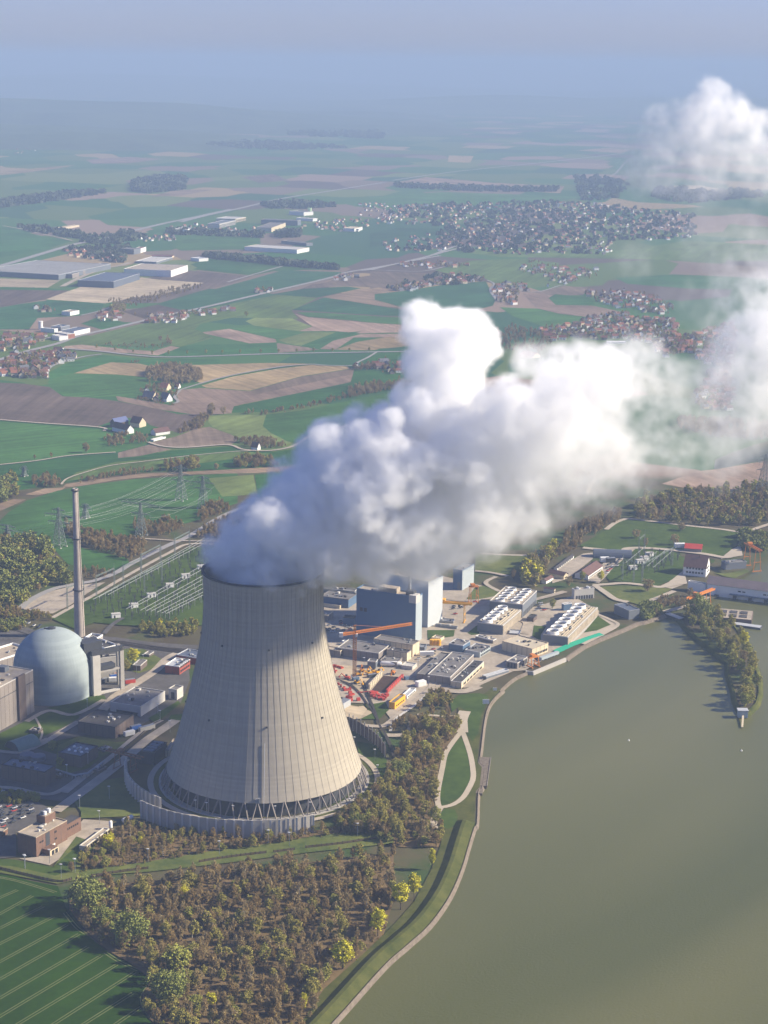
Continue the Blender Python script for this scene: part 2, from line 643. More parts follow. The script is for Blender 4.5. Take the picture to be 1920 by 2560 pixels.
# ------------------------------------------------------------------ hills on the horizon
def hill(x0, x1, y0, y1, h, seed, m):
    rng = np.random.default_rng(seed)
    nx, ny = 90, 26
    xs, ys = np.linspace(x0, x1, nx), np.linspace(y0, y1, ny)
    X, Y = np.meshgrid(xs, ys)
    Zv = np.zeros_like(X)
    for k in range(1, 7):
        for _ in range(3):
            a, p = rng.uniform(0, 6.28, 2)
            f = k * 2.2 / (x1 - x0) * math.pi
            Zv += np.sin((X * math.cos(a) + Y * math.sin(a) * 1.4) * f + p) / k
    Zv = (Zv - Zv.min()) / (np.ptp(Zv))
    ex = np.sin(np.clip((X - x0) / (x1 - x0), 0, 1) * math.pi) ** .5
    ey = np.sin(np.clip((Y - y0) / (y1 - y0), 0, 1) * math.pi) ** .7
    Zv = Zv * ex * ey * h - 3
    V = np.stack([X, Y, Zv], -1).reshape(-1, 3)
    idx = np.arange(nx * ny).reshape(ny, nx)
    Fq = np.stack([idx[:-1, :-1], idx[:-1, 1:], idx[1:, 1:], idx[1:, :-1]], -1).reshape(-1, 4)
    o = np_mesh('hills', V, Fq, [m])
    o['kind'] = 'structure'
    return o

mat('hill wood', (.085, .110, .060), 1, .35, .0025, True, rgb2=(.050, .070, .045))
mat('hill fields', (.12, .15, .075), 1, .3, .0012, True, rgb2=(.06, .085, .05))
hill(-9000, 600, 13500, 19500, 230, 3, 'hill wood')
hill(-5200, -900, 10800, 13400, 120, 5, 'hill wood')
hill(-2500, 9000, 19500, 27000, 200, 8, 'hill fields')
hill(2500, 14000, 26000, 36000, 240, 9, 'hill wood')
hill(-14000, 3000, 27000, 38000, 300, 10, 'hill fields')

# ------------------------------------------------------------------ fields
for t, k, p in [
    ('vil', 'plow', [(-60, 470), (200, 480), (430, 510), (540, 590), (760, 600), (1000, 630), (1130, 655), (1360, 700), (1540, 745), (1760, 745), (1790, 770), (1700, 870), (1560, 910), (1480, 890), (1300, 840), (1230, 790), (1060, 770), (900, 830), (830, 855), (400, 820), (-60, 792)]),
    ('vil', 'wheat2', [(430, 445), (640, 396), (960, 400), (1240, 420), (1310, 480), (1170, 540), (1190, 600), (1010, 590), (760, 600), (560, 590), (470, 530), (410, 470)]),
    ('vil', 'wheat', [(890, 232), (1200, 262), (1659, 268), (1900, 270), (1900, 310), (1280, 326), (1190, 305), (960, 298), (800, 340), (640, 392), (430, 445), (412, 430), (430, 380), (560, 310), (700, 270)]),
    ('A', 'gold', [(320, 506), (400, 482), (480, 459), (600, 465), (640, 474), (870, 470), (1150, 462), (1350, 466), (1200, 482), (1000, 517), (870, 550), (790, 520), (620, 522), (500, 512)]),
    ('A', 'gold', [(870, 560), (1000, 522), (1200, 487), (1350, 470), (1500, 478), (1530, 485), (1300, 520), (1080, 582), (890, 568)]),
    ('A', 'earth', [(1080, 584), (1300, 522), (1530, 487), (1525, 510), (1300, 556), (1100, 600)]),
    ('A', 'pink', [(760, 580), (870, 570), (1080, 584), (1100, 600), (1300, 556), (1525, 510), (1515, 545), (1300, 590), (1050, 640), (1010, 650), (1000, 680), (900, 685), (840, 685), (700, 665), (580, 640), (510, 625), (500, 605), (600, 620), (740, 645), (770, 630)]),
    ('A', 'wheat', [(1000, 677), (1010, 650), (1300, 592), (1515, 548), (1530, 495), (1800, 500), (1800, 545), (1659, 572), (1500, 610), (1350, 640), (1200, 672)]),
    ('A', 'wheat2', [(1150, 686), (1300, 668), (1659, 592), (1900, 540), (1900, 720), (1500, 735), (1400, 765), (1340, 795), (1290, 812), (1240, 800), (1170, 765), (1135, 735), (1140, 700)]),
    ('A', 'pale', [(905, 690), (1150, 686), (1135, 735), (1170, 765), (1240, 800), (1280, 816), (1230, 828), (1180, 800), (1050, 790), (1000, 770), (920, 740), (900, 718)]),
    ('A', 'earth', [(905, 738), (1000, 772), (1030, 792), (1000, 815), (850, 826), (720, 826), (650, 806), (760, 780), (850, 745)]),
    ('A', 'earth', [(510, 850), (645, 815), (740, 836), (600, 865), (510, 873)]),
    ('A', 'wheat2', [(-40, 712), (250, 735), (430, 750), (470, 768), (640, 805), (620, 822), (500, 848), (300, 865), (-40, 905)]),
    ('A', 'wheat', [(-40, 912), (300, 870), (505, 856), (505, 875), (600, 868), (740, 840), (1000, 822), (1180, 847), (1280, 833), (1340, 800), (1400, 772), (1900, 724), (1900, 880), (1290, 900), (1200, 900), (1000, 928), (850, 925), (600, 935), (400, 960), (270, 982), (100, 1010), (-40, 1010)]),
    ('A', 'mead', [(280, 975), (330, 935), (500, 890), (850, 860), (1050, 845), (1180, 855), (1050, 870), (800, 905), (600, 930), (400, 955)]),
    ('A', 'reed', [(285, 985), (400, 967), (600, 942), (850, 930), (1290, 906), (1290, 925), (1100, 938), (900, 942), (700, 948), (500, 968), (340, 995), (270, 1000)]),
    ('A', 'reed', [(110, 1030), (190, 1005), (282, 1000), (262, 1015), (160, 1034)]),
    ('A', 'reed', [(-20, 1075), (60, 1050), (112, 1052), (40, 1085), (-20, 1110)]),
    ('sw', 'wheat2', [(-60, 580), (-20, 440), (60, 360), (200, 270), (420, 200), (600, 165), (1000, 112), (1659, 72), (1760, 70), (1760, 290), (1640, 330), (1520, 400), (1380, 440), (1180, 450), (1050, 470), (980, 520), (900, 560), (760, 520), (600, 520), (500, 470), (470, 500), (600, 620), (760, 660), (940, 690), (960, 740), (860, 790), (760, 790), (640, 770), (500, 740), (390, 620), (200, 570)]),
    ('A', 'pale', [(900, 960), (1095, 945), (1112, 1030), (960, 1040)]),
    ('A', 'wheat', [(1100, 945), (1290, 932), (1500, 930), (1500, 1010), (1280, 985), (1150, 1000), (1118, 1060)]),
    # north of the tree-lined road
    ('A', 'teal', [(690, 207), (860, 162), (1100, 97), (1220, 62), (1480, 70), (1420, 97), (1200, 152), (880, 224)]),
    ('A', 'plow', [(605, 100), (820, 62), (1090, 88), (1000, 118), (870, 150), (690, 203), (560, 205), (460, 195), (860, 125)]),
    ('A', 'wheat2', [(830, 58), (960, 15), (1200, 30), (1480, 62), (1220, 58), (1090, 85)]),
    ('A', 'mead', [(612, 294), (870, 232), (1200, 167), (1370, 182), (1260, 236), (1290, 272), (1180, 267), (1000, 267), (870, 292), (770, 380), (600, 382), (450, 385), (330, 380), (400, 352)]),
    ('A', 'teal', [(1262, 233), (1402, 178), (1659, 220), (1800, 240), (1800, 262), (1659, 258), (1402, 242)]),
    ('A', 'wheat2', [(1282, 243), (1402, 246), (1659, 263), (1800, 268), (1800, 300), (1659, 290), (1330, 263)]),
    ('A', 'pink', [(1275, 250), (1330, 265), (1659, 293), (1800, 300), (1800, 330), (1659, 332), (1560, 335), (1450, 325), (1290, 325), (1350, 305)]),
    ('A', 'pale', [(1100, 267), (1262, 270), (1345, 305), (1290, 325), (1100, 302), (1060, 282)]),
    ('A', 'pink', [(862, 331), (990, 315), (1190, 360), (1195, 373), (1080, 378)]),
    ('A', 'wheat2', [(1000, 313), (1110, 302), (1250, 325), (1312, 332), (1200, 360)]),
    ('A', 'wheat', [(640, 440), (760, 384), (1080, 381), (1190, 376), (1200, 418), (900, 430), (700, 438)]),
    ('A', 'earth', [(1196, 376), (1330, 396), (1382, 405), (1200, 419)]),
    ('A', 'pale', [(1202, 364), (1320, 330), (1450, 330), (1300, 388), (1240, 378)]),
    ('A', 'wheat', [(1312, 388), (1500, 330), (1562, 326), (1420, 366), (1350, 394)]),
    ('A', 'pink', [(1382, 402), (1440, 366), (1560, 338), (1800, 335), (1800, 352), (1530, 352), (1450, 405)]),
    ('A', 'gold', [(1452, 405), (1540, 372), (1659, 352), (1800, 345), (1800, 385), (1600, 408)]),
    ('A', 'wheat', [(1612, 428), (1659, 424), (1850, 424), (1850, 460), (1659, 468), (1560, 466)]),
    ('A', 'teal', [(1610, 415), (1640, 400), (1800, 392), (1850, 415), (1659, 416)]),
    ('A', 'earth', [(1310, 140), (1440, 104), (1659, 78), (1800, 90), (1800, 140), (1659, 138), (1500, 130)]),
    ('A', 'teal', [(1180, 165), (1310, 142), (1500, 132), (1560, 140), (1390, 176), (1370, 180)]),
    ('A', 'reed', [(1392, 178), (1560, 142), (1659, 140), (1740, 150), (1750, 180), (1659, 200), (1740, 225), (1659, 218)]),
    ('A', 'plow', [(530, 240), (680, 210), (800, 237), (640, 277)]),
    ('ind', 'plow', [(-60, 565), (300, 570), (480, 570), (320, 632), (150, 660), (-60, 700)]),
    ('ind', 'teal', [(-60, 700), (150, 662), (320, 640), (720, 662), (700, 712), (560, 745), (260, 760), (200, 840), (-60, 840)]),
    ('ind', 'wheat', [(560, 800), (690, 750), (860, 790), (920, 790), (740, 850)]),
    ('ind', 'wheat', [(-60, 545), (320, 552), (480, 568), (-60, 564)]),
    ('ind', 'sand', [(-60, 485), (420, 500), (330, 552), (-60, 545)]),
    ('ind', 'sand', [(318, 632), (430, 590), (560, 545), (800, 545), (980, 480), (1080, 495), (1410, 518), (1300, 550), (1120, 600), (920, 620), (730, 660)]),
    ('ind', 'pink', [(450, 955), (560, 945), (900, 980), (1060, 990), (1180, 955), (1245, 965), (1090, 1020), (900, 1005), (700, 995), (430, 975)]),
    ('ind', 'mead', [(470, 940), (640, 880), (980, 800), (1180, 800), (1380, 850), (1480, 900), (1250, 960), (1080, 940), (960, 960), (700, 945)]),
    ('ind', 'wheat', [(-60, 130), (40, 130), (270, 190), (500, 228), (330, 280), (80, 330), (-60, 350)]),
    ('ind', 'wheat2', [(1170, 260), (1350, 190), (1659, 190), (1800, 210), (1800, 285), (1500, 290), (1250, 295)]),
    ('ind', 'wheat', [(1320, 390), (1440, 350), (1659, 375), (1700, 400), (1659, 455), (1380, 420)]),
    ('B', 'teal', [(-40, 165), (60, 155), (280, 122), (440, 110), (482, 190), (470, 215), (350, 245), (150, 240), (-40, 190)]),
    ('B', 'pink', [(600, 162), (700, 165), (745, 212), (900, 215), (1050, 246), (880, 264), (760, 250), (660, 226)]),
    ('B', 'earth', [(640, 157), (780, 130), (880, 136), (860, 170), (720, 170)]),
    ('B', 'wheat', [(710, 182), (740, 165), (890, 182), (910, 210), (742, 212)]),
    ('B', 'wheat2', [(500, 222), (660, 228), (760, 252), (870, 265), (780, 300), (690, 305), (560, 262)]),
    ('B', 'earth', [(-60, 66), (220, 77), (250, 92), (100, 116), (-60, 142)]),
    ('B', 'mead', [(220, 62), (370, 20), (600, 12), (760, 30), (700, 90), (600, 150), (470, 120), (430, 92), (290, 80)]),
    ('B', 'pink', [(1360, 930), (1440, 922), (1600, 893), (1800, 860), (1800, 980), (1659, 990), (1500, 1015), (1300, 1003), (1200, 985)]),
    ('B', 'wheat', [(535, 470), (640, 440), (750, 440), (730, 490), (620, 520), (540, 510)]),
    ('B', 'wheat', [(1000, 95), (1250, 80), (1500, 90), (1659, 100), (1659, 150), (1300, 140), (1050, 120)]),
    ('H', 'teal', [(-60, 1010), (60, 985), (330, 990), (180, 1020), (-60, 1070)]),
    ('H', 'mead', [(300, 1085), (700, 1070), (1060, 1080), (1300, 1040), (1700, 1060), (1700, 1130), (1100, 1120), (500, 1110)]),
    ('H', 'wheat2', [(-60, 850), (250, 830), (560, 840), (860, 850), (700, 880), (300, 890), (-60, 900)]),
    ('H', 'pink', [(40, 790), (180, 765), (480, 790), (780, 806), (760, 835), (320, 812)]),
    ('H', 'gold', [(280, 672), (388, 674), (372, 703), (275, 700)]),
    ('H', 'reed', [(830, 650), (960, 640), (1080, 646), (1020, 662)]),
    ('H', 'gold', [(262, 452), (340, 450), (405, 462), (300, 466)]),
    ('H', 'gold', [(-60, 505), (60, 502), (105, 516), (-40, 520)]),
    ('H', 'sand', [(1190, 806), (1360, 800), (1540, 832), (1300, 826)]),
    ('G', 'gold', [(-60, 750), (120, 730), (330, 713), (250, 728), (60, 752), (-60, 762)]),
    ('G', 'pink', [(370, 690), (560, 678), (700, 688), (560, 705), (400, 708)]),
    ('G', 'pink', [(1020, 445), (1120, 452), (1170, 472), (1080, 470)]),
    ('G', 'pink', [(-60, 445), (120, 452), (262, 466), (160, 476), (-60, 466)]),
    ('G', 'earth', [(880, 575), (1080, 578), (1220, 590), (1000, 602)]),
    ('G', 'pink', [(740, 640), (880, 632), (960, 640), (850, 648)]),
    ('G', 'reed', [(650, 850), (760, 820), (920, 820), (780, 845)]),
    ('G', 'earth', [(1040, 765), (1180, 752), (1250, 780), (1120, 790)]),
    ('G', 'pale', [(240, 345), (450, 335), (700, 352), (420, 362)]),
    ('G', 'pale', [(690, 440), (820, 430), (880, 455), (760, 470), (690, 462)]),
]:
    sheet('field', pts(t, p), 'field ' + k)

# foreground wheat with tractor tracks
FIELD_EDGE = [(-60, 452), (60, 470), (130, 490), (250, 512), (290, 620), (360, 712), (470, 800), (600, 880), (650, 915), (612, 975), (605, 1030), (640, 1090), (720, 1160), (720, 1300), (-60, 1300)]
mat('field front', (.022, .055, .004), .95, .30, .02, True, fine=12)
sheet('field', pts('E', FIELD_EDGE), 'field front')
mat('tractor track', (.16, .17, .07), 1, .2, .3, True)
mb = MB()
zt = lift('field') + .03
for a, b in [((-40, 580), (75, 530)), ((-40, 655), (140, 555)), ((-40, 715), (188, 600)), ((-40, 782), (232, 645)), ((-40, 862), (290, 680)), ((-40, 938), (342, 720)),
             ((-40, 1020), (380, 775)), ((-40, 1100), (440, 812)), ((60, 1120), (505, 852)), ((200, 1130), (583, 885)), ((330, 1130), (575, 975)), ((470, 1130), (610, 1035))]:
    pa, pb = at('E', *a), at('E', *b)
    d = (pb - pa).normalized()
    s = Vector((-d.y, d.x, 0))
    for k in (-1.0, 1.0):
        ribbon('', [pa + s * k, pb + s * k], .55, '', z=zt, mb=mb)
for line in ([(-40, 468), (60, 487), (150, 512), (240, 540)], [(280, 628), (330, 690), (372, 720)], [(455, 800), (520, 842), (600, 878)], [(640, 945), (615, 985), (620, 1030), (655, 1085), (700, 1120)]):
    ln = pts('E', line, 5, False)
    for k in (-1.0, 1.0):
        ribbon('', [p + Vector((k * .8, k * .6, 0)) for p in ln], .6, '', z=zt, mb=mb)
tag(mb.build('tractor_track', 'tractor track'), kind='structure')

# ------------------------------------------------------------------ wood floors, meadows, lawns and yards round the plant
WOOD = pts('E', [(300, 535), (420, 510), (650, 492), (1000, 452), (1340, 410), (1659, 372), (1700, 368), (1705, 560), (1659, 720), (1560, 815), (1500, 868), (1400, 958), (1330, 1106), (1330, 1300), (740, 1300), (720, 1160), (650, 1090), (612, 1030), (620, 975), (655, 918), (560, 845), (470, 795), (370, 705), (300, 615)])
WOOD2 = pts('E', [(340, 400), (400, 350), (480, 290), (545, 238), (660, 262), (900, 292), (1150, 296), (1380, 270), (1420, 262), (1520, 230), (1659, 200), (1659, 268), (1350, 310), (1100, 348), (900, 372), (660, 412), (480, 440), (345, 455)])
WOOD3 = pts('pk', [(60, 1260), (200, 1180), (300, 1100), (420, 980), (470, 860), (520, 800), (590, 620), (640, 470), (690, 330), (760, 300), (900, 300), (1180, 330), (1190, 430), (1120, 560), (1030, 700), (985, 900), (955, 1100), (960, 1240), (925, 1400), (1040, 1480), (980, 1659), (600, 1659), (330, 1600), (0, 1500), (-120, 1380)])
sheet('wood_floor', WOOD, 'wood floor', 'yard')
sheet('wood_floor', WOOD2, 'wood floor', 'yard')
sheet('wood_floor', WOOD3, 'wood floor', 'yard')
sheet('riverside_grass', mp([('E', 1215, 1300), ('E', 1415, 1106)]) + [p + Vector((-2.5, 0, 0)) for p in SHORE[2:19]] + mp([('D', 470, 760), ('D', 430, 790), ('pk', 1300, 60), ('pk', 1200, 100), ('pk', 1180, 220), ('pk', 1240, 450), ('pk', 1180, 470), ('pk', 1030, 760), ('pk', 975, 1000), ('pk', 950, 1230), ('pk', 930, 1400), ('pk', 1040, 1480), ('F', 240, 350), ('F', 200, 450), ('F', 130, 580), ('F', 60, 660), ('F', 0, 722), ('E', 1560, 815), ('E', 1400, 958), ('E', 1300, 1106), ('E', 1150, 1300)]), 'bank grass', 'yard')
for t, p, m in [
    ('pk', [(1215, 520), (1270, 600), (1310, 740), (1330, 850), (1325, 960), (1270, 1060), (1200, 1140), (1080, 1210), (1010, 1230), (985, 1160), (1000, 1040), (1030, 860), (1070, 710), (1140, 600)], 'lawn'),
    ('pk', [(990, 1310), (1050, 1265), (1150, 1270), (1180, 1340), (1160, 1420), (1090, 1470), (1010, 1460), (960, 1400)], 'lawn'),
    ('pk', [(1190, 80), (1400, 60), (1500, 90), (1420, 300), (1390, 480), (1330, 560), (1260, 440), (1290, 250), (1190, 200), (1120, 260), (1100, 160)], 'lawn'),
    ('pk', [(130, 560), (330, 600), (430, 730), (480, 860), (440, 960), (330, 1090), (230, 1170), (60, 1260), (-160, 1340), (-100, 1280), (120, 1180), (300, 1050), (330, 930), (290, 800), (160, 740)], 'lawn'),
    ('E', [(-60, 395), (60, 400), (230, 432), (330, 300), (420, 330), (345, 440), (480, 432), (660, 405), (900, 365), (1100, 340), (1350, 300), (1700, 255), (1700, 330), (1340, 368), (1000, 412), (650, 452), (420, 468), (250, 505), (130, 482), (-60, 445)], 'lawn dry'),
    ('E', [(-60, 395), (60, 400), (230, 432), (345, 330), (330, 440), (240, 470), (60, 430), (-60, 420)], 'lawn'),
    ('da', [(20, 300), (150, 225), (260, 160), (330, 110), (400, 78), (470, 70), (700, 95), (960, 128), (1400, 180), (1420, 240), (1340, 330), (1270, 385), (1000, 348), (800, 320), (600, 312), (440, 322), (400, 345)], 'lawn'),
    ('da', [(260, 560), (330, 480), (430, 400), (520, 318), (620, 330), (850, 355), (940, 400), (920, 515), (830, 590), (790, 610), (700, 648), (560, 625), (420, 612), (290, 600)], 'lawn'),
    ('da', [(200, 655), (300, 645), (420, 640), (600, 652), (830, 668), (740, 720), (650, 760), (590, 820), (480, 790), (330, 742), (260, 700)], 'lawn dry'),
    ('da', [(60, 1050), (190, 905), (300, 980), (180, 1030)], 'lawn'),
    ('da', [(930, 800), (1040, 760), (1100, 780), (1000, 810)], 'lawn dry'),
    ('da', [(1190, 530), (1290, 540), (1480, 500), (1500, 520), (1370, 580), (1290, 565)], 'lawn dry'),
    ('da', [(1140, 400), (1200, 420), (1190, 445), (1150, 450)], 'lawn'),
    ('cc', [(330, 10), (1000, 60), (960, 160), (760, 180), (630, 225), (330, 190)], 'lawn dry'),
    ('cc', [(330, 340), (410, 325), (560, 385), (560, 440), (450, 460), (250, 450)], 'lawn dry'),
    ('cc', [(870, 800), (885, 700), (1000, 710), (950, 790), (950, 850)], 'lawn'),
    ('cc', [(260, 770), (360, 690), (370, 780), (300, 790)], 'lawn'),
    ('rx', [(1195, 735), (1480, 735), (1470, 800), (1200, 835)], 'lawn'),
    ('rx', [(640, 1500), (760, 1480), (800, 1560), (700, 1659), (480, 1659)], 'lawn'),
    ('dm', [(400, 940), (600, 905), (790, 840), (900, 830), (915, 860), (800, 950), (690, 1000), (480, 960)], 'lawn'),
    ('dm', [(-40, 1180), (290, 1020), (480, 960), (690, 1010), (680, 1030), (540, 1110), (350, 1200), (240, 1280), (-40, 1320)], 'lawn'),
    ('dm', [(1280, 1030), (1540, 880), (1560, 900), (1390, 1040), (1330, 1060)], 'lawn'),
    ('dm', [(1450, 1040), (1480, 1000), (1620, 990), (1620, 1040), (1520, 1060)], 'lawn'),
    ('dm', [(1040, 430), (1240, 430), (1400, 520), (1330, 600), (1200, 640), (1060, 600)], 'lawn dry'),
    ('lw', [(640, 720), (840, 540), (1080, 500), (1130, 640), (1330, 760), (1330, 830), (1130, 840), (700, 860), (700, 800)], 'lawn dry'),
    ('lw', [(500, 230), (680, 150), (1000, 200), (1130, 190), (880, 330), (760, 430), (560, 480), (480, 420)], 'lawn dry'),
]:
    sheet('lawn', pts(t, p), m, 'lawn')
# switchyard meadow by the chimney
SWYARD = pts('sw', [(380, 1150), (560, 1050), (720, 980), (920, 880), (1400, 620), (1659, 610), (1900, 600), (1900, 1200), (1530, 1200), (1200, 1210), (900, 1200), (700, 1180), (560, 1230)])
sheet('lawn', SWYARD, 'lawn', 'lawn')
# yards
for t, p, m in [
    ('dm', [(-60, 250), (300, 290), (660, 350), (1050, 350), (1620, 420), (1640, 700), (1560, 900), (1300, 1040), (1160, 1120), (700, 1180), (300, 1260), (-60, 1300)], 'asphalt'),
    ('rx', [(60, 420), (460, 360), (1200, 500), (1700, 400), (1800, 700), (1800, 1000), (1300, 1300), (1000, 1520), (820, 1659), (700, 1500), (300, 1480), (100, 1000)], 'concrete ground'),
    ('cc', [(20, 230), (420, 330), (560, 430), (900, 520), (1250, 420), (1500, 560), (1500, 640), (1200, 900), (800, 1120), (500, 1150), (300, 1280), (-40, 1300), (-40, 500)], 'concrete ground'),
    ('lw', [(165, 1205), (430, 1262), (560, 1180), (720, 1080), (950, 940), (945, 880), (720, 865), (690, 900), (330, 1190)], 'concrete ground'),
    ('lw', [(-60, 740), (300, 700), (480, 800), (300, 900), (140, 980), (140, 1190), (-60, 1210)], 'asphalt'),
    ('lw', [(-60, 250), (200, 220), (480, 300), (900, 400), (840, 540), (620, 720), (-60, 640)], 'asphalt'),
    ('sw', [(150, 1075), (330, 960), (540, 905), (780, 880), (650, 960), (520, 1050), (390, 1112), (340, 1110)], 'concrete ground'),
    ('cc', [(1100, 180), (1180, 110), (1350, 20), (1440, 10), (1440, 70), (1290, 190), (1200, 260), (1060, 300), (1050, 230)], 'concrete ground'),
    ('da', [(720, 648), (800, 610), (930, 500), (960, 620), (830, 668)], 'gravel path'),
    ('da', [(1270, 388), (1340, 330), (1420, 290), (1440, 380), (1250, 410)], 'gravel path'),
    ('da', [(400, 345), (440, 322), (520, 318), (430, 400), (350, 470), (260, 560), (200, 620), (100, 600), (250, 430)], 'concrete ground'),
    ('cc', [(1180, 900), (1540, 780), (1659, 700), (1659, 660), (1500, 610), (1480, 620), (1350, 740)], 'gravel path'),
]:
    sheet('yard', pts(t, p), m, 'yard')

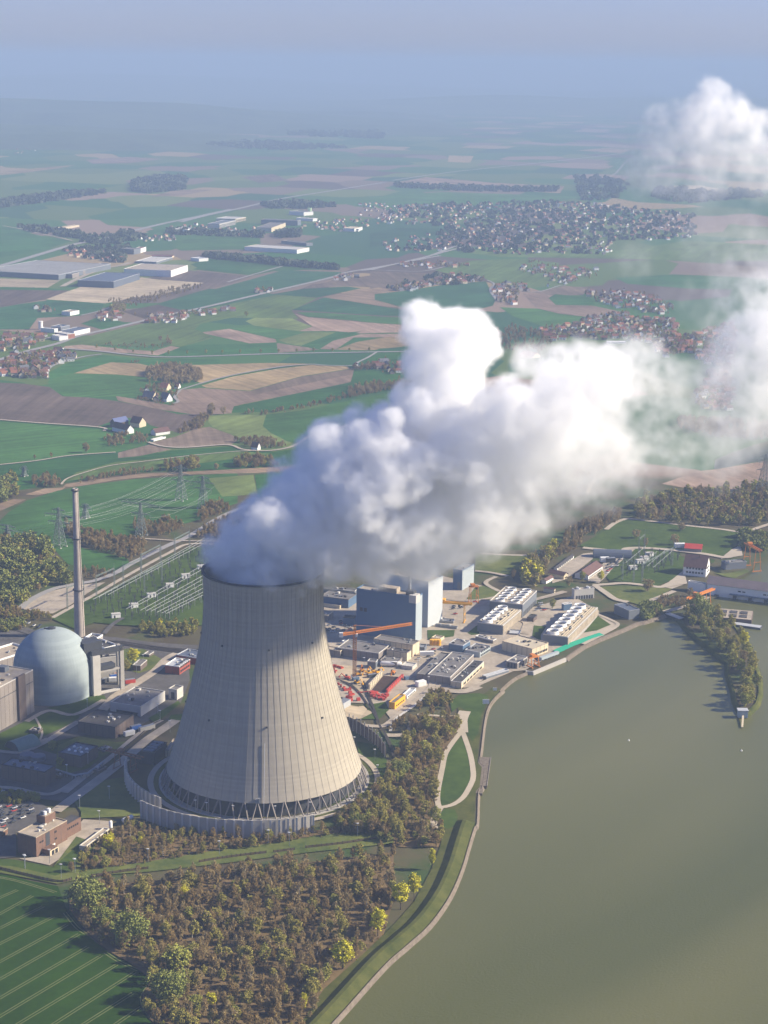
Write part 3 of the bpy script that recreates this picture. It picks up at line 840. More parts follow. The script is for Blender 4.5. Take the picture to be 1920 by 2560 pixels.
# ------------------------------------------------------------------ roads and paths
for t, p, w, m in [
    ('pk', [(1220, 455), (1170, 520), (1110, 600), (1050, 700), (1018, 850), (985, 1010), (968, 1130), (975, 1210), (990, 1250)], 4.2, 'gravel path'),
    ('pk', [(1225, 455), (1265, 560), (1310, 700), (1335, 840), (1338, 950), (1290, 1060), (1230, 1150), (1140, 1215), (1050, 1242), (990, 1250)], 4.2, 'gravel path'),
    ('pk', [(1000, 1245), (960, 1310), (938, 1380), (935, 1430), (965, 1470), (1010, 1472)], 5.5, 'gravel path'),
    ('pk', [(1255, 250), (1220, 330), (1220, 400), (1225, 470)], 10, 'gravel path'),
    ('pk', [(1220, 300), (1100, 305), (920, 295), (760, 285)], 4, 'gravel path'),
    ('pk', [(960, -120), (900, 0), (820, 85), (690, 190), (560, 290), (430, 395), (300, 405), (60, 375)], 6.0, 'concrete ground'),
    ('pk', [(845, 90), (720, 200), (560, 310), (500, 390), (480, 460)], 2.5, 'pale concrete'),
    ('pk', [(440, 500), (560, 500), (680, 480), (715, 360)], 7, 'concrete ground'),
    ('pk', [(900, 20), (1130, 50), (1270, 50), (1420, 0)], 5.0, 'concrete ground'),
    ('D', [(200, 760), (340, 775), (440, 735), (560, 685)], 5.0, 'concrete ground'),
    ('sw', [(1900, 290), (1659, 385), (1500, 480), (1380, 550), (1240, 610), (1080, 690), (960, 750), (880, 800), (780, 845), (680, 875), (560, 895), (400, 930), (250, 1000), (150, 1075)], 8, 'road pale'),
    ('sw', [(1659, 605), (1400, 598), (1250, 665), (1000, 800), (860, 880), (700, 975), (560, 1050), (390, 1145)], 5, 'gravel path'),
    ('sw', [(1700, 580), (1450, 575), (1300, 572), (950, 550)], 4, 'concrete ground'),
    ('dm', [(-60, 230), (150, 250), (420, 330), (700, 330), (1000, 350), (1300, 390), (1659, 415), (1900, 420)], 12, 'asphalt'),
    ('dm', [(1060, 160), (960, 230), (900, 300)], 5, 'asphalt'),
    ('dm', [(820, 1030), (940, 900), (1010, 830), (1160, 740), (1340, 620), (1440, 520), (1530, 470)], 9, 'concrete ground'),
    ('dm', [(230, 1060), (420, 965), (640, 1000), (900, 870)], 5, 'concrete ground'),
    ('dm', [(310, 1030), (345, 1100), (365, 1160), (345, 1220)], 1.8, 'gravel path'),
    ('dm', [(680, 1060), (560, 1130), (400, 1230), (260, 1300)], 6, 'concrete ground'),
    ('lw', [(480, 800), (560, 740), (740, 610), (900, 490), (1100, 330), (1260, 190), (1420, 80), (1520, 10)], 9, 'concrete ground'),
    ('lw', [(560, 640), (760, 480), (960, 330), (1150, 170), (1300, 60), (1400, 10)], 5, 'concrete ground'),
    ('lw', [(-60, 590), (120, 600), (300, 640), (440, 650), (560, 600), (700, 500)], 5, 'concrete ground'),
    ('lw', [(-60, 270), (180, 290), (350, 200), (420, 170)], 5, 'concrete ground'),
    ('da', [(150, 640), (290, 630), (420, 622), (600, 640), (720, 655), (820, 640), (940, 620)], 7, 'gravel path'),
    ('da', [(160, 640), (250, 700), (340, 760), (450, 785)], 7, 'gravel path'),
    ('da', [(850, 690), (740, 735), (650, 770), (612, 805), (640, 825)], 6, 'gravel path'),
    ('da', [(760, 870), (860, 845), (980, 815), (1060, 790), (1130, 740)], 7, 'gravel path'),
    ('da', [(60, 315), (250, 335), (400, 352), (440, 322), (600, 318), (830, 335), (1000, 355), (1130, 372), (1280, 398), (1350, 385)], 8, 'gravel path'),
    ('da', [(260, 158), (330, 105), (400, 75), (470, 67), (700, 92), (960, 124), (1250, 155), (1420, 178), (1520, 160), (1700, 100)], 6, 'gravel path'),
    ('da', [(170, 910), (60, 1040), (-60, 1150)], 3, 'pale concrete'),
    ('da', [(180, 890), (300, 940), (360, 985), (240, 1060), (60, 1150)], 4, 'gravel path'),
    ('cc', [(-40, 440), (60, 450), (280, 470), (560, 420), (640, 330)], 5, 'concrete ground'),
    ('cc', [(330, 185), (500, 205), (640, 235)], 6, 'concrete ground'),
    ('cc', [(530, 240), (430, 300), (560, 380)], 5, 'concrete ground'),
    ('cc', [(380, 22), (640, 36), (960, 42)], 5, 'gravel path'),
    ('cc', [(740, 640), (830, 680), (790, 780)], 10, 'tan roof'),
    ('cc', [(880, 460), (1040, 420), (1180, 380)], 7, 'concrete ground'),
    # country roads
    ('A', [(-60, 470), (30, 440), (130, 410), (250, 380), (330, 350), (480, 315), (610, 284), (700, 262), (870, 226), (1100, 172), (1420, 97), (1500, 72), (1659, 45), (1900, 0)], 13, 'road pale'),
    ('B', [(-60, 62), (0, 48), (150, 12), (200, 0), (330, -50)], 11, 'road pale'),
    ('A', [(255, 400), (420, 412), (560, 428), (700, 438), (900, 434), (1200, 424), (1659, 416), (1900, 414)], 9, 'road pale'),
    ('A', [(205, 530), (205, 500), (225, 478), (290, 455), (370, 435), (440, 426)], 6, 'road pale'),
    ('A', [(1625, 418), (1590, 440), (1545, 462), (1530, 475), (1400, 474), (1340, 470), (1200, 482), (1000, 518), (870, 552), (780, 580)], 5, 'road pale'),
    ('A', [(780, 580), (755, 610), (770, 630), (750, 640)], 5, 'road pale'),
    ('A', [(-60, 704), (150, 722), (430, 742), (450, 758)], 5, 'gravel path'),
    ('A', [(640, 806), (700, 824), (800, 830), (980, 818), (1050, 838), (1150, 844), (1240, 832), (1290, 812), (1330, 785), (1380, 768), (1460, 745), (1550, 728), (1700, 720)], 5, 'gravel path'),
    ('A', [(-60, 910), (150, 888), (300, 865), (500, 850)], 4, 'gravel path'),
    ('A', [(265, 990), (290, 965), (360, 940), (480, 908), (640, 888), (850, 862), (1050, 845), (1150, 844)], 3, 'gravel path'),
    ('ind', [(-60, 420), (100, 375), (300, 315), (480, 262), (590, 238), (700, 220), (900, 165), (1150, 105), (1300, 75), (1600, 10)], 22, 'road pale'),
    ('G', [(780, 960), (900, 930), (1050, 898), (1200, 862), (1400, 830), (1640, 792), (1659, 790)], 20, 'road pale'),
    ('H', [(40, 780), (230, 752), (420, 730), (760, 695), (960, 672), (1040, 662)], 18, 'road pale'),
    ('H', [(960, 770), (1000, 750), (1040, 705), (1060, 690)], 10, 'road pale'),
    ('ind', [(560, 745), (700, 712), (760, 690)], 6, 'road pale'),
    ('ind', [(80, 1000), (240, 930), (370, 890)], 6, 'road pale'),
    ('ind', [(500, 228), (380, 200), (270, 178), (160, 150), (20, 125)], 8, 'gravel path'),
    ('ind', [(430, 545), (560, 480), (700, 425), (830, 400), (900, 380)], 14, 'concrete ground'),
    ('mid', [(560, 750), (800, 680), (1010, 620)], 8, 'road pale'),
    ('tv', [(0, 545), (60, 540), (250, 500), (440, 455), (720, 380)], 12, 'road pale'),
    ('tv', [(60, 540), (200, 545), (430, 550), (600, 515)], 7, 'road pale'),
    ('tv', [(880, 612), (930, 640), (900, 680), (945, 750)], 6, 'road pale'),
    ('tv', [(1160, 695), (1250, 690), (1380, 650), (1420, 650)], 6, 'road pale'),
    ('B', [(880, 1030), (895, 990), (925, 955)], 5, 'gravel path'),
]:
    road(t, p, w, m, 'path' if m == 'gravel path' else 'road')
# ring path round the cooling tower, made below; railway in the yard
for p in ([(230, 1240), (380, 1290), (480, 1370), (560, 1480), (640, 1600), (690, 1700)], [(300, 1265), (420, 1330), (500, 1400), (570, 1500), (645, 1610), (690, 1700)], [(520, 1290), (545, 1360), (580, 1430), (640, 1560), (690, 1690)], [(535, 1270), (570, 1380), (615, 1480), (660, 1590), (695, 1700)]):
    ribbon('railway_track', pts('rx', p, 5, False), 1.3, 'rail')
ribbon('railway_track', pts('pk', [(340, 350), (395, 440), (450, 560), (500, 690), (530, 780), (545, 850)], 5, False), 1.3, 'rail')
ribbon('railway_track', pts('pk', [(400, 440), (470, 560), (520, 690), (550, 800), (560, 860)], 5, False), 1.3, 'rail')
for k in (0, 26):
    ribbon('railway_track', pts('lw', [(1030 + k * 2, 290), (1200 + k * 2, 150), (1330 + k * 2, 40), (1440 + k, 0)], 4, False), 1.2, 'rail')
for k in (0, 12, 24):
    ribbon('railway_track', pts('dm', [(900, 362 + k), (1060, 370 + k), (1300, 405 + k), (1620, 445 + k)], 4, False), 2.0, 'rail')

# ================================================================== BUILDINGS
def frame(t, base, top, a, c):
    g = at(t, *base)
    h = top_z(t, *top, g)
    A, C_ = at(t, *a, h), at(t, *c, h)
    vA, vC = Vector((A.x - g.x, A.y - g.y)), Vector((C_.x - g.x, C_.y - g.y))
    if vA.length > vC.length:
        y = vA.normalized()
        x = Vector((y.y, -y.x))
    else:
        x = vC.normalized()
        y = Vector((-x.y, x.x))
    return g, math.atan2(x.y, x.x), max(3.0, abs(vC.dot(x))), max(3.0, abs(vA.dot(y))), h

def windows_on(r, w, d, wins, m='window', name='window'):
    for face, u0, u1, z0, z1, n in wins:
        L = w if face in 'xX' else d
        step = (u1 - u0) * L / n
        for i in range(n):
            a, b = u0 * L + i * step + step * .14, u0 * L + (i + 1) * step - step * .14
            if n == 1:
                a, b = u0 * L, u1 * L
            mb = MB()
            if face == 'x':
                mb.box(a, -.14, z0, b, .05, z1)
            elif face == 'y':
                mb.box(-.14, a, z0, .05, b, z1)
            elif face == 'X':
                mb.box(a, d - .05, z0, b, d + .14, z1)
            else:
                mb.box(w - .05, a, z0, w + .14, b, z1)
            mb.build(name, m, r)

RNG = random.Random(7)

def flat(name, label, t, base, top, a, c, wall='taupe wall', roof='grey roof', edge='pale concrete', cat='building', group=None, vents=0, wins=(), doors=(), lip=.7, band=None, scale_d=None, fr=None):
    g, rz, w, d, h = fr or frame(t, base, top, a, c)
    if scale_d:
        d *= scale_d
    r = thing(name, label, cat, (g.x, g.y, 0), rz, group)
    mb = MB()
    mb.box(0, 0, -.6, w, d, h - lip, top=False, bottom=False)
    jm = 'brown wall' if wall in ('taupe wall', 'cream', 'brick', 'red wall') else 'dark roof' if wall == 'brown wall' else None
    if jm and h > 4.5 and max(w, d) > 12 and g.length < 2300:      # panel joints and downpipes
        for L_, fx in ((w, True), (d, False)):
            k = max(2, int(L_ / 5.5))
            for i in range(1, k):
                u = L_ * i / k
                if fx:
                    mb.box(u - .16, -.05, 0, u + .16, .02, h - lip, 1)
                else:
                    mb.box(-.05, u - .16, 0, .02, u + .16, h - lip, 1)
    mb.build('wall', [wall, jm] if jm else wall, r)
    mb = MB()
    e = min(.45, w * .05)
    mb.box(e, e, h - lip - .35, w - e, d - e, h - lip - .05)
    rf = mb.build('roof', roof, r)
    mb = MB()
    mb.box(-.08, -.08, h - lip, w + .08, e, h)
    mb.box(-.08, d - e, h - lip, w + .08, d + .08, h)
    mb.box(-.08, e, h - lip, e, d - e, h)
    mb.box(w - e, e, h - lip, w + .08, d - e, h)
    mb.build('parapet', edge or wall, r)
    if h > 4.5 and max(w, d) > 12 and g.length < 2300:
        vents += int(w * d / 170)
    for i in range(vents):
        s = RNG.uniform(.9, 2.2)
        x, y = RNG.uniform(.12, .85) * w, RNG.uniform(.15, .82) * d
        mb = MB()
        mb.box(x, y, h - lip - .06, x + s * RNG.uniform(.8, 1.8), y + s, h - lip + RNG.uniform(.7, 1.6))
        mb.build('roof_vent', RNG.choice(['steel', 'dark roof', 'pale concrete']), rf)
    windows_on(r, w, d, wins)
    windows_on(r, w, d, doors, 'dark steel', 'door')
    if band:
        mb = MB()
        z0, z1, m = band
        mb.box(-.1, -.1, z0, w + .1, d + .1, z1, top=False, bottom=False)
        mb.build('wall_band', m, r)
    return r, w, d, h

def gable(name, label, t, base, top, a, c, wall='cream', roof='red tile', rise=.38, cat='house', group=None, wins=(), ridge=None, over=.6, chimney=False, fr=None, doors=()):
    g, rz, w, d, h = fr or frame(t, base, top, a, c)
    r = thing(name, label, cat, (g.x, g.y, 0), rz, group)
    along_x = (w >= d) if ridge is None else ridge == 'x'
    half = (d if along_x else w) / 2
    top_ = h + half * 2 * rise
    mb = MB()
    mb.box(0, 0, -.5, w, d, h, top=False, bottom=False)
    if along_x:
        mb.poly([(0, d, h), (0, 0, h), (0, half, top_)])
        mb.poly([(w, 0, h), (w, d, h), (w, half, top_)])
    else:
        mb.poly([(0, 0, h), (w, 0, h), (half, 0, top_)])
        mb.poly([(w, d, h), (0, d, h), (half, d, top_)])
    mb.build('wall', wall, r)
    mb = MB()
    k = 2 * rise
    o, th = over, .28
    def P(u, v, z):
        return (u, v, z) if along_x else (v, u, z)
    L = w if along_x else d
    for sgn, e in ((0, -o), (1, 2 * half + o)):
        z_e = h - o * k
        lo = [P(-o, e, z_e + .05), P(L + o, e, z_e + .05), P(L + o, half, top_ + .05), P(-o, half, top_ + .05)]
        hi = [(p[0], p[1], p[2] + th) for p in lo]
        mb.poly(hi)
        mb.poly(lo[::-1])
        for i in range(4):
            j = (i + 1) % 4
            mb.poly([lo[i], lo[j], hi[j], hi[i]])
    rf = mb.build('roof', roof, r)
    if chimney:
        mb = MB()
        x, y = (L * .35, half * .8) if along_x else (half * .8, L * .35)
        mb.box(x, y, h, x + .9, y + .9, top_ + 1.1)
        mb.build('chimney', 'brick', rf)
    windows_on(r, w, d, wins)
    windows_on(r, w, d, doors, 'dark steel', 'door')
    return r, w, d, h

def box_part(r, name, m, *b, taper=0.0):
    mb = MB()
    mb.box(*b, taper=taper)
    return mb.build(name, m, r)

# ------------------------------------------------------------------ the cooling tower
TC = at('S', 661, 1949)
tower = thing('cooling_tower', 'huge flared concrete cooling tower with white steam pouring from its top', 'cooling tower', (TC.x, TC.y, 0))

def tower_mat(name='tower concrete', c0=(.10, .092, .078), c1=(.405, .36, .285), nr=76, lift_h=1.5, crown=.0035):
    m = bpy.data.materials.new(name)
    m.use_nodes = True
    t = m.node_tree
    N, L = t.nodes, t.links
    b = N['Principled BSDF']
    b.inputs['Roughness'].default_value = .9
    b.inputs['Specular IOR Level'].default_value = .2
    pos = N.new('ShaderNodeTexCoord').outputs['Object']
    sx = N.new('ShaderNodeSeparateXYZ')
    L.new(pos, sx.inputs[0])
    def math_(op, a, c=None, e=None):
        q = N.new('ShaderNodeMath')
        q.operation = op
        for i, v in enumerate((a, c, e)):
            if v is None:
                continue
            if isinstance(v, (int, float)):
                q.inputs[i].default_value = v
            else:
                L.new(v, q.inputs[i])
        return q.outputs[0]
    lift_n = math_('FLOOR', math_('DIVIDE', sx.outputs[2], lift_h))
    wn_ = N.new('ShaderNodeTexWhiteNoise')
    wn_.noise_dimensions = '1D'
    L.new(lift_n, wn_.inputs['W'])
    ang = math_('ARCTAN2', sx.outputs[1], sx.outputs[0])
    cmb = N.new('ShaderNodeCombineXYZ')
    L.new(math_('MULTIPLY', ang, 40), cmb.inputs[0])
    L.new(math_('MULTIPLY', sx.outputs[2], .02), cmb.inputs[1])
    st = N.new('ShaderNodeTexNoise')
    st.inputs['Scale'].default_value = .9
    st.inputs['Detail'].default_value = 4
    L.new(cmb.outputs[0], st.inputs['Vector'])
    pan = N.new('ShaderNodeTexWhiteNoise')
    pan.noise_dimensions = '2D'
    cm2 = N.new('ShaderNodeCombineXYZ')
    L.new(math_('FLOOR', math_('MULTIPLY', ang, nr / (2 * math.pi))), cm2.inputs[0])
    L.new(lift_n, cm2.inputs[1])
    L.new(cm2.outputs[0], pan.inputs['Vector'])
    big = N.new('ShaderNodeTexNoise')
    big.inputs['Scale'].default_value = .022
    big.inputs['Detail'].default_value = 4
    L.new(pos, big.inputs['Vector'])
    # darker weathering towards the crown where the steam condenses, thin dark joints at the lifts
    joint = math_('LESS_THAN', math_('FRACT', math_('DIVIDE', sx.outputs[2], lift_h)), .07)
    v = math_('MULTIPLY_ADD', wn_.outputs[0], .13, .77)
    v = math_('ADD', v, math_('MULTIPLY', math_('MULTIPLY_ADD', st.outputs[0], 1, -.5), math_('MULTIPLY_ADD', sx.outputs[2], crown, .25)))
    v = math_('ADD', v, math_('MULTIPLY_ADD', pan.outputs[0], .06, -.03))
    v = math_('ADD', v, math_('MULTIPLY_ADD', big.outputs[0], .30, -.15))
    v = math_('ADD', v, math_('MULTIPLY', joint, -.08))
    mx = N.new('ShaderNodeMix')
    mx.data_type = 'RGBA'
    L.new(v, mx.inputs[0])
    mx.inputs[6].default_value = (*c0, 1)
    mx.inputs[7].default_value = (*c1, 1)
    L.new(mx.outputs[2], b.inputs['Base Color'])
    return m

MATS['tower concrete'] = tower_mat()
MATS['dome concrete'] = tower_mat('dome concrete', (.11, .13, .135), (.335, .385, .39), 40, 2.6, .006)
mat('tower rib', (.30, .275, .235), .9, .15, .05)
PROF = [(73.2, 12.0), (70.4, 20), (67.0, 31), (63.4, 43), (59.8, 56), (56.3, 69), (53.0, 82), (50.0, 95), (47.6, 107), (45.8, 118), (44.7, 128), (44.1, 138), (44.0, 148), (44.2, 157), (44.7, 165)]

def tower_r(z):
    for (r0, z0), (r1, z1) in zip(PROF, PROF[1:]):
        if z <= z1:
            return r0 + (r1 - r0) * (z - z0) / (z1 - z0)
    return PROF[-1][0]

mb = MB()
outer = [(tower_r(z), z) for z in np.linspace(12, 165, 60)]
mb.lathe(outer + [(PROF[-1][0] - 1.1, 165)] + [(r - 1.1, z) for r, z in outer[::-1]] + [outer[0]], 152)
NR = 76
for i in range(NR):                                   # raised meridian ribs in a slightly darker tone
    a = 2 * math.pi * (i + .5) / NR
    ca, sa = math.cos(a), math.sin(a)
    zs = np.linspace(12.2, 163, 26)
    n = len(mb.v)
    for z in zs:
        r = tower_r(z)
        for dr, dt in ((-.05, -.10), (.14, -.08), (.14, .08), (-.05, .10)):
            mb.v.append(((r + dr) * ca - dt * sa, (r + dr) * sa + dt * ca, z))
    for j in range(len(zs) - 1):
        for k in range(3):
            mb.f.append((n + j * 4 + k, n + j * 4 + k + 1, n + (j + 1) * 4 + k + 1, n + (j + 1) * 4 + k))
            mb.m.append(1)
shell = mb.build('shell', ['tower concrete', 'tower rib'], tower, smooth=False)
for p in shell.data.polygons:
    if p.material_index == 0:
        p.use_smooth = True
mb = MB()
mb.lathe([(44.2, 164.6), (45.5, 164.6), (45.5, 165.5), (43.4, 165.5), (43.4, 164.4)], 152)
mb.build('rim', 'dark roof', tower, smooth=False)
NV = 48
for i in range(NV):
    a0 = 2 * math.pi * i / NV
    for s in (-1, 1):
        mb = MB()
        b = a0 + s * math.pi / NV * .80
        mb.bar((72.7 * math.cos(a0 + s * .006), 72.7 * math.sin(a0 + s * .006), 12.4), (78.2 * math.cos(b), 78.2 * math.sin(b), -.2), .78)
        mb.build('column', 'taupe wall', tower)
mb = MB()
mb.lathe([(79.3, -.3), (79.3, 1.3), (77.0, 1.3), (77.0, .4), (72, .4)], 96)
mb.build('basin_wall', 'concrete', tower)
mb = MB()
mb.lathe([(69, 0), (69, 10.5), (60, 11.5), (0.1, 12)], 72)
mb.build('cooling_fill', 'dark steel', tower)
for z, nn, off in ((118, 8, .15), (64, 8, .10)):
    for i in range(nn):
        a = 2 * math.pi * i / nn + off
        r = tower_r(z)
        mb = MB()
        mb.box(r - .1, -.55, z - .55, r + 1.0, .55, z + .55)
        o = mb.build('warning_light', 'dark steel', tower)
        o.rotation_euler = (0, 0, a)
mb = MB()
mb.box(-1.6, -75.6, 13.0, 1.4, -72.2, 15.4)
mb.box(.4, -75.8, 13.0, 1.9, -73.6, 16.6)
mb.build('service_platform', 'steel', tower)
mb = MB()
for z0, z1 in zip(np.linspace(2, 150, 30), np.linspace(2, 150, 30)[1:]):
    q0 = Vector((4.6, -math.sqrt(max(tower_r(max(z0, 12)) ** 2 - 21, 1)) - .7, z0))
    q1 = Vector((4.6, -math.sqrt(max(tower_r(max(z1, 12)) ** 2 - 21, 1)) - .7, z1))
    if z1 < 58:
        mb.bar(q0, q1, .32)
mb.build('ladder', 'white', tower)
# ring path
ring = [Vector((TC.x + 85.5 * math.cos(a), TC.y + 85.5 * math.sin(a), 0)) for a in np.linspace(0, 2 * math.pi, 97)]
ribbon('path', ring, 4.5, 'gravel path')
mb = MB()
mb.lathe([(79.4, .98), (83.2, .98)], 96, (TC.x, TC.y))
tag(mb.build('gravel_ring', 'bank grass'), kind='structure')

# ------------------------------------------------------------------ noise walls round the tower
def noise_wall(label, a0, a1, r0, r1, h, panels, wall='concrete', post='pale concrete', fin=1.4):
    w = thing('noise_wall', label, 'wall', (TC.x, TC.y, 0))
    P = []
    for i in range(panels + 1):
        k = i / panels
        a, r = math.radians(a0 + (a1 - a0) * k), r0 + (r1 - r0) * k
        P.append((Vector((r * math.cos(a), r * math.sin(a), 0)), Vector((math.cos(a), math.sin(a), 0))))
    mb = MB()
    for (p, n_), (q, m_) in zip(P, P[1:]):
        o_ = Vector((0, 0, h))
        b0, b1 = p - n_ * .5, q - m_ * .5
        mb.poly([p, q, q + o_, p + o_])
        mb.poly([b1, b0, b0 + o_, b1 + o_])
        mb.poly([p + o_, q + o_, b1 + o_, b0 + o_])
    mb.build('panel', wall, w)
    for p, n_ in P:
        mb = MB()
        mb.bar(p + n_ * (fin / 2) + Vector((0, 0, -.3)), p + n_ * (fin / 2) + Vector((0, 0, h + .25)), .5, h=fin)
        o = mb.build('buttress', post, w)
    return w, P

noise_wall('long curved concrete noise wall in front of the tower base', 222, 293, 111, 104, 13.6, 21)
noise_wall('shaded curved concrete noise wall beside the orange rusty gantry', 176, 224, 105, 97, 13.0, 15)
# brown wall with tall posts behind the tower on the river side
wl = [at('pk', *p) for p in ((-30, 412), (60, 425), (140, 465), (220, 515), (300, 570), (360, 625), (430, 725))]
w = thing('noise_wall', 'dark red brown noise wall with tall pale posts', 'wall', wl[0])
mb = MB()
for a, b in zip(wl, wl[1:]):
    mb.bar(a - wl[0] + Vector((0, 0, 5.0)), b - wl[0] + Vector((0, 0, 5.0)), .5, h=10.4)
mb.build('panel', 'brown wall', w)
for p in smooth_line(wl, 2):
    mb = MB()
    mb.bar(p - wl[0] + Vector((-.6, -.4, -.3)), p - wl[0] + Vector((-.6, -.4, 13.5)), .7)
    mb.build('post', 'pale concrete', w)

# ------------------------------------------------------------------ reactor dome, chimney and the buildings round them
DC = at('S', 134.5, 1733)
dome = thing('reactor_dome', 'pale blue grey domed concrete reactor building', 'reactor dome', (DC.x, DC.y, 0))
DR = 97 / FPX * (CR3.transposed() @ (DC + Vector((0, 0, 25)) - Vector((0, 0, CAM_H)))).z * -1
DH = top_z('dm', 465, 262, DC) - DR * .94
mb = MB()
mb.lathe([(DR, -.5), (DR, DH * .5), (DR, DH)] + [(DR * math.cos(t), DH + DR * math.sin(t)) for t in np.linspace(0.06, math.pi / 2 - .02, 22)], 96)
sh = mb.build('shell', 'dome concrete', dome, smooth=True)
mb = MB()
mb.lathe([(3.4, DH + DR - .8), (3.6, DH + DR + .5), (2.2, DH + DR + 1.2)], 16, cap=True)
mb.box(-6.5, -1.2, DH + DR - 1.6, -3, .9, DH + DR + .3)
mb.build('vent_cap', 'dark steel', dome)


CB = at('S', 199.5, 1592)
chz = top_z('sw', 552, 180, CB)
ch = thing('chimney', 'tall slender ventilation chimney with ring platforms behind the dome', 'chimney', (CB.x, CB.y, 0))
mb = MB()
mb.lathe([(5.0, -.5), (4.6, chz * .18), (3.9, chz * .36), (3.25, chz * .62), (2.55, chz), (2.0, chz), (2.0, chz - 3)], 28)
mb.build('shaft', mat('chimney concrete', (.36, .31, .27), .9, .2, .12), ch, smooth=True)
for zz, rr in ((chz * .32, 4.0), (chz * .665, 3.15), (chz - 2.2, 2.6)):
    mb = MB()
    mb.lathe([(rr - .3, zz), (rr + 1.2, zz), (rr + 1.2, zz + .9), (rr + 1.0, zz + .9), (rr + 1.0, zz + .2), (rr - .3, zz + .2)], 24)
    mb.build('ring_platform', 'dark steel', ch)
mb = MB()
for k in range(24):
    z0, z1 = chz * k / 24, chz * (k + 1) / 24
    r0, r1 = 5.2 - 2.6 * k / 24, 5.2 - 2.6 * (k + 1) / 24
    mb.bar((r0 * .85, -r0 * .5, z0), (r1 * .85, -r1 * .5, z1), .35)
mb.build('ladder', 'dark steel', ch)

r, w, d, h = flat('auxiliary_building', 'large grey block beside the dome with a dark buttress on its front', 'dm', (298, 970), (286, 600), (-150, 828), (0, 556), 'taupe wall', 'tan roof', 'pale concrete', vents=0)
box_part(r, 'buttress', 'brown wall', -2.0, d * .20, -.4, 0, d * .34, h + 1.2)
box_part(r, 'wall_band', 'dark steel', -.12, .5, h * .72, .04, d - .5, h * .735)
for u, v in ((.45, .40), (.55, .12), (.80, .5)):
    mb = MB()
    mb.box(w * u, d * v, h - 1, w * u + 7, d * v + 6, h + 3.5)
    mb.build('roof_vent', 'blue grey wall', r)
flat('stair_block', 'narrow box clinging to the front of the dome', 'dm', (380, 852), (382, 650), (295, 615), (400, 618), 'blue grey wall', 'dark roof', 'pale concrete')
# equipment portal on the right flank of the dome
pb = at('dm', 830, 825)
pc = at('dm', 1062, 775)
ph = top_z('dm', 830, 478, pb)
dirx = (pc - pb)
pw = math.hypot(dirx.x, dirx.y)
r = thing('equipment_portal', 'concrete portal frame with steel deck on the right flank of the dome', 'portal', (pb.x, pb.y, 0), math.atan2(dirx.y, dirx.x))
box_part(r, 'pillar', 'pale concrete', -3.5, -3, -.5, 3.5, 6, ph)
box_part(r, 'pillar', 'concrete', pw - 2.5, -1.5, -.5, pw + 1, 2, ph + 3)
box_part(r, 'pillar', 'concrete', pw + 2.0, 12, -.5, pw + 5, 15, ph + 1)
box_part(r, 'beam', 'dark steel', -3.5, -1.5, ph, pw + 1, 1.5, ph + 4.2)
box_part(r, 'beam', 'concrete', 3.5, -1, ph * .55, pw - 2.5, 1, ph * .55 + 2)
box_part(r, 'deck', 'dark steel', 3.5, -2, ph * .62, pw * .7, 5, ph * .62 + 3.8)
box_part(r, 'lift_house', 'dark steel', -9, 2, ph - 4, 8, 16, ph + 11)
box_part(r, 'lower_beam', 'pale concrete', 3.5, -1, 0, pw - 2.5, 2, 2.2)
flat('annex_hall', 'grey hall wall behind the concrete portal frame', 'dm', (1030, 660), (1030, 480), (860, 500), (1080, 455), 'concrete', 'dark roof', 'pale concrete', vents=3)
flat('annex_roof', 'low wide roof with pale parapet left behind the dome', 'dm', (290, 520), (292, 420), (-30, 520), (330, 300), 'taupe wall', 'tan roof', 'white', vents=2, lip=1.6)
flat('annex_roof', 'flat roofed hall with pale parapet behind chimney foot', 'dm', (905, 470), (905, 412), (700, 335), (998, 378), 'brown wall', 'dark roof', 'white', vents=2, lip=1.4)
flat('annex_block', 'small raised block with white parapet by the chimney foot', 'dm', (832, 400), (832, 330), (745, 312), (888, 296), 'concrete', 'dark roof', 'white', lip=1.5)
flat('storage_hall', 'long grey roofed hall with pale sunlit wall right of the dome', 'dm', (1217, 1014), (1216, 920), (946, 882), (1425, 785), 'pale concrete', 'grey roof', 'pale concrete', vents=1, doors=[('y', .1, .8, .0, 3.5, 1)])
flat('storage_annex', 'stepped pale annex at the far end of the long grey roofed hall', 'dm', (1530, 870), (1528, 775), (1428, 780), (1582, 742), 'pale concrete', 'grey roof', 'pale concrete', doors=[('y', .3, .7, 1, 7, 1)])
flat('workshop', 'dark flat roofed workshop below the long grey hall', 'dm', (997, 1200), (997, 1097), (674, 1047), (1161, 991), 'brown wall', 'dark roof', 'dark roof', vents=2)
flat('office_building', 'red brick office block with window rows left of the tower', 'dm', (1552, 652), (1554, 575), (1446, 545), (1642, 512), 'red wall', 'aluminium roof', 'white', vents=4, wins=[('x', .05, .95, 2.2, 4.2, 5), ('x', .05, .95, 6.2, 8.2, 5), ('x', .05, .95, 10.2, 12.0, 5)])
flat('office_building', 'grey blue roofed office block beside the red brick office', 'dm', (1700, 560), (1700, 500), (1525, 470), (1750, 440), 'red wall', 'slate blue roof', 'aluminium roof', vents=2)
flat('gate_house', 'small brown brick building on the lawn near the road', 'dm', (1215, 622), (1215, 565), (1157, 549), (1271, 515), 'brown wall', 'grey roof', 'pale concrete')
flat('gate_house', 'small brown brick building behind the yellow green tree', 'dm', (1290, 500), (1290, 470), (1245, 460), (1330, 445), 'brown wall', 'grey roof', 'pale concrete')
r, w, d, h = flat('skylight_building', 'dark block with six white skylight domes on its roof', 'lw', (700, 425), (700, 312), (505, 275), (846, 221), 'brown wall', 'slate blue roof', 'dark roof')
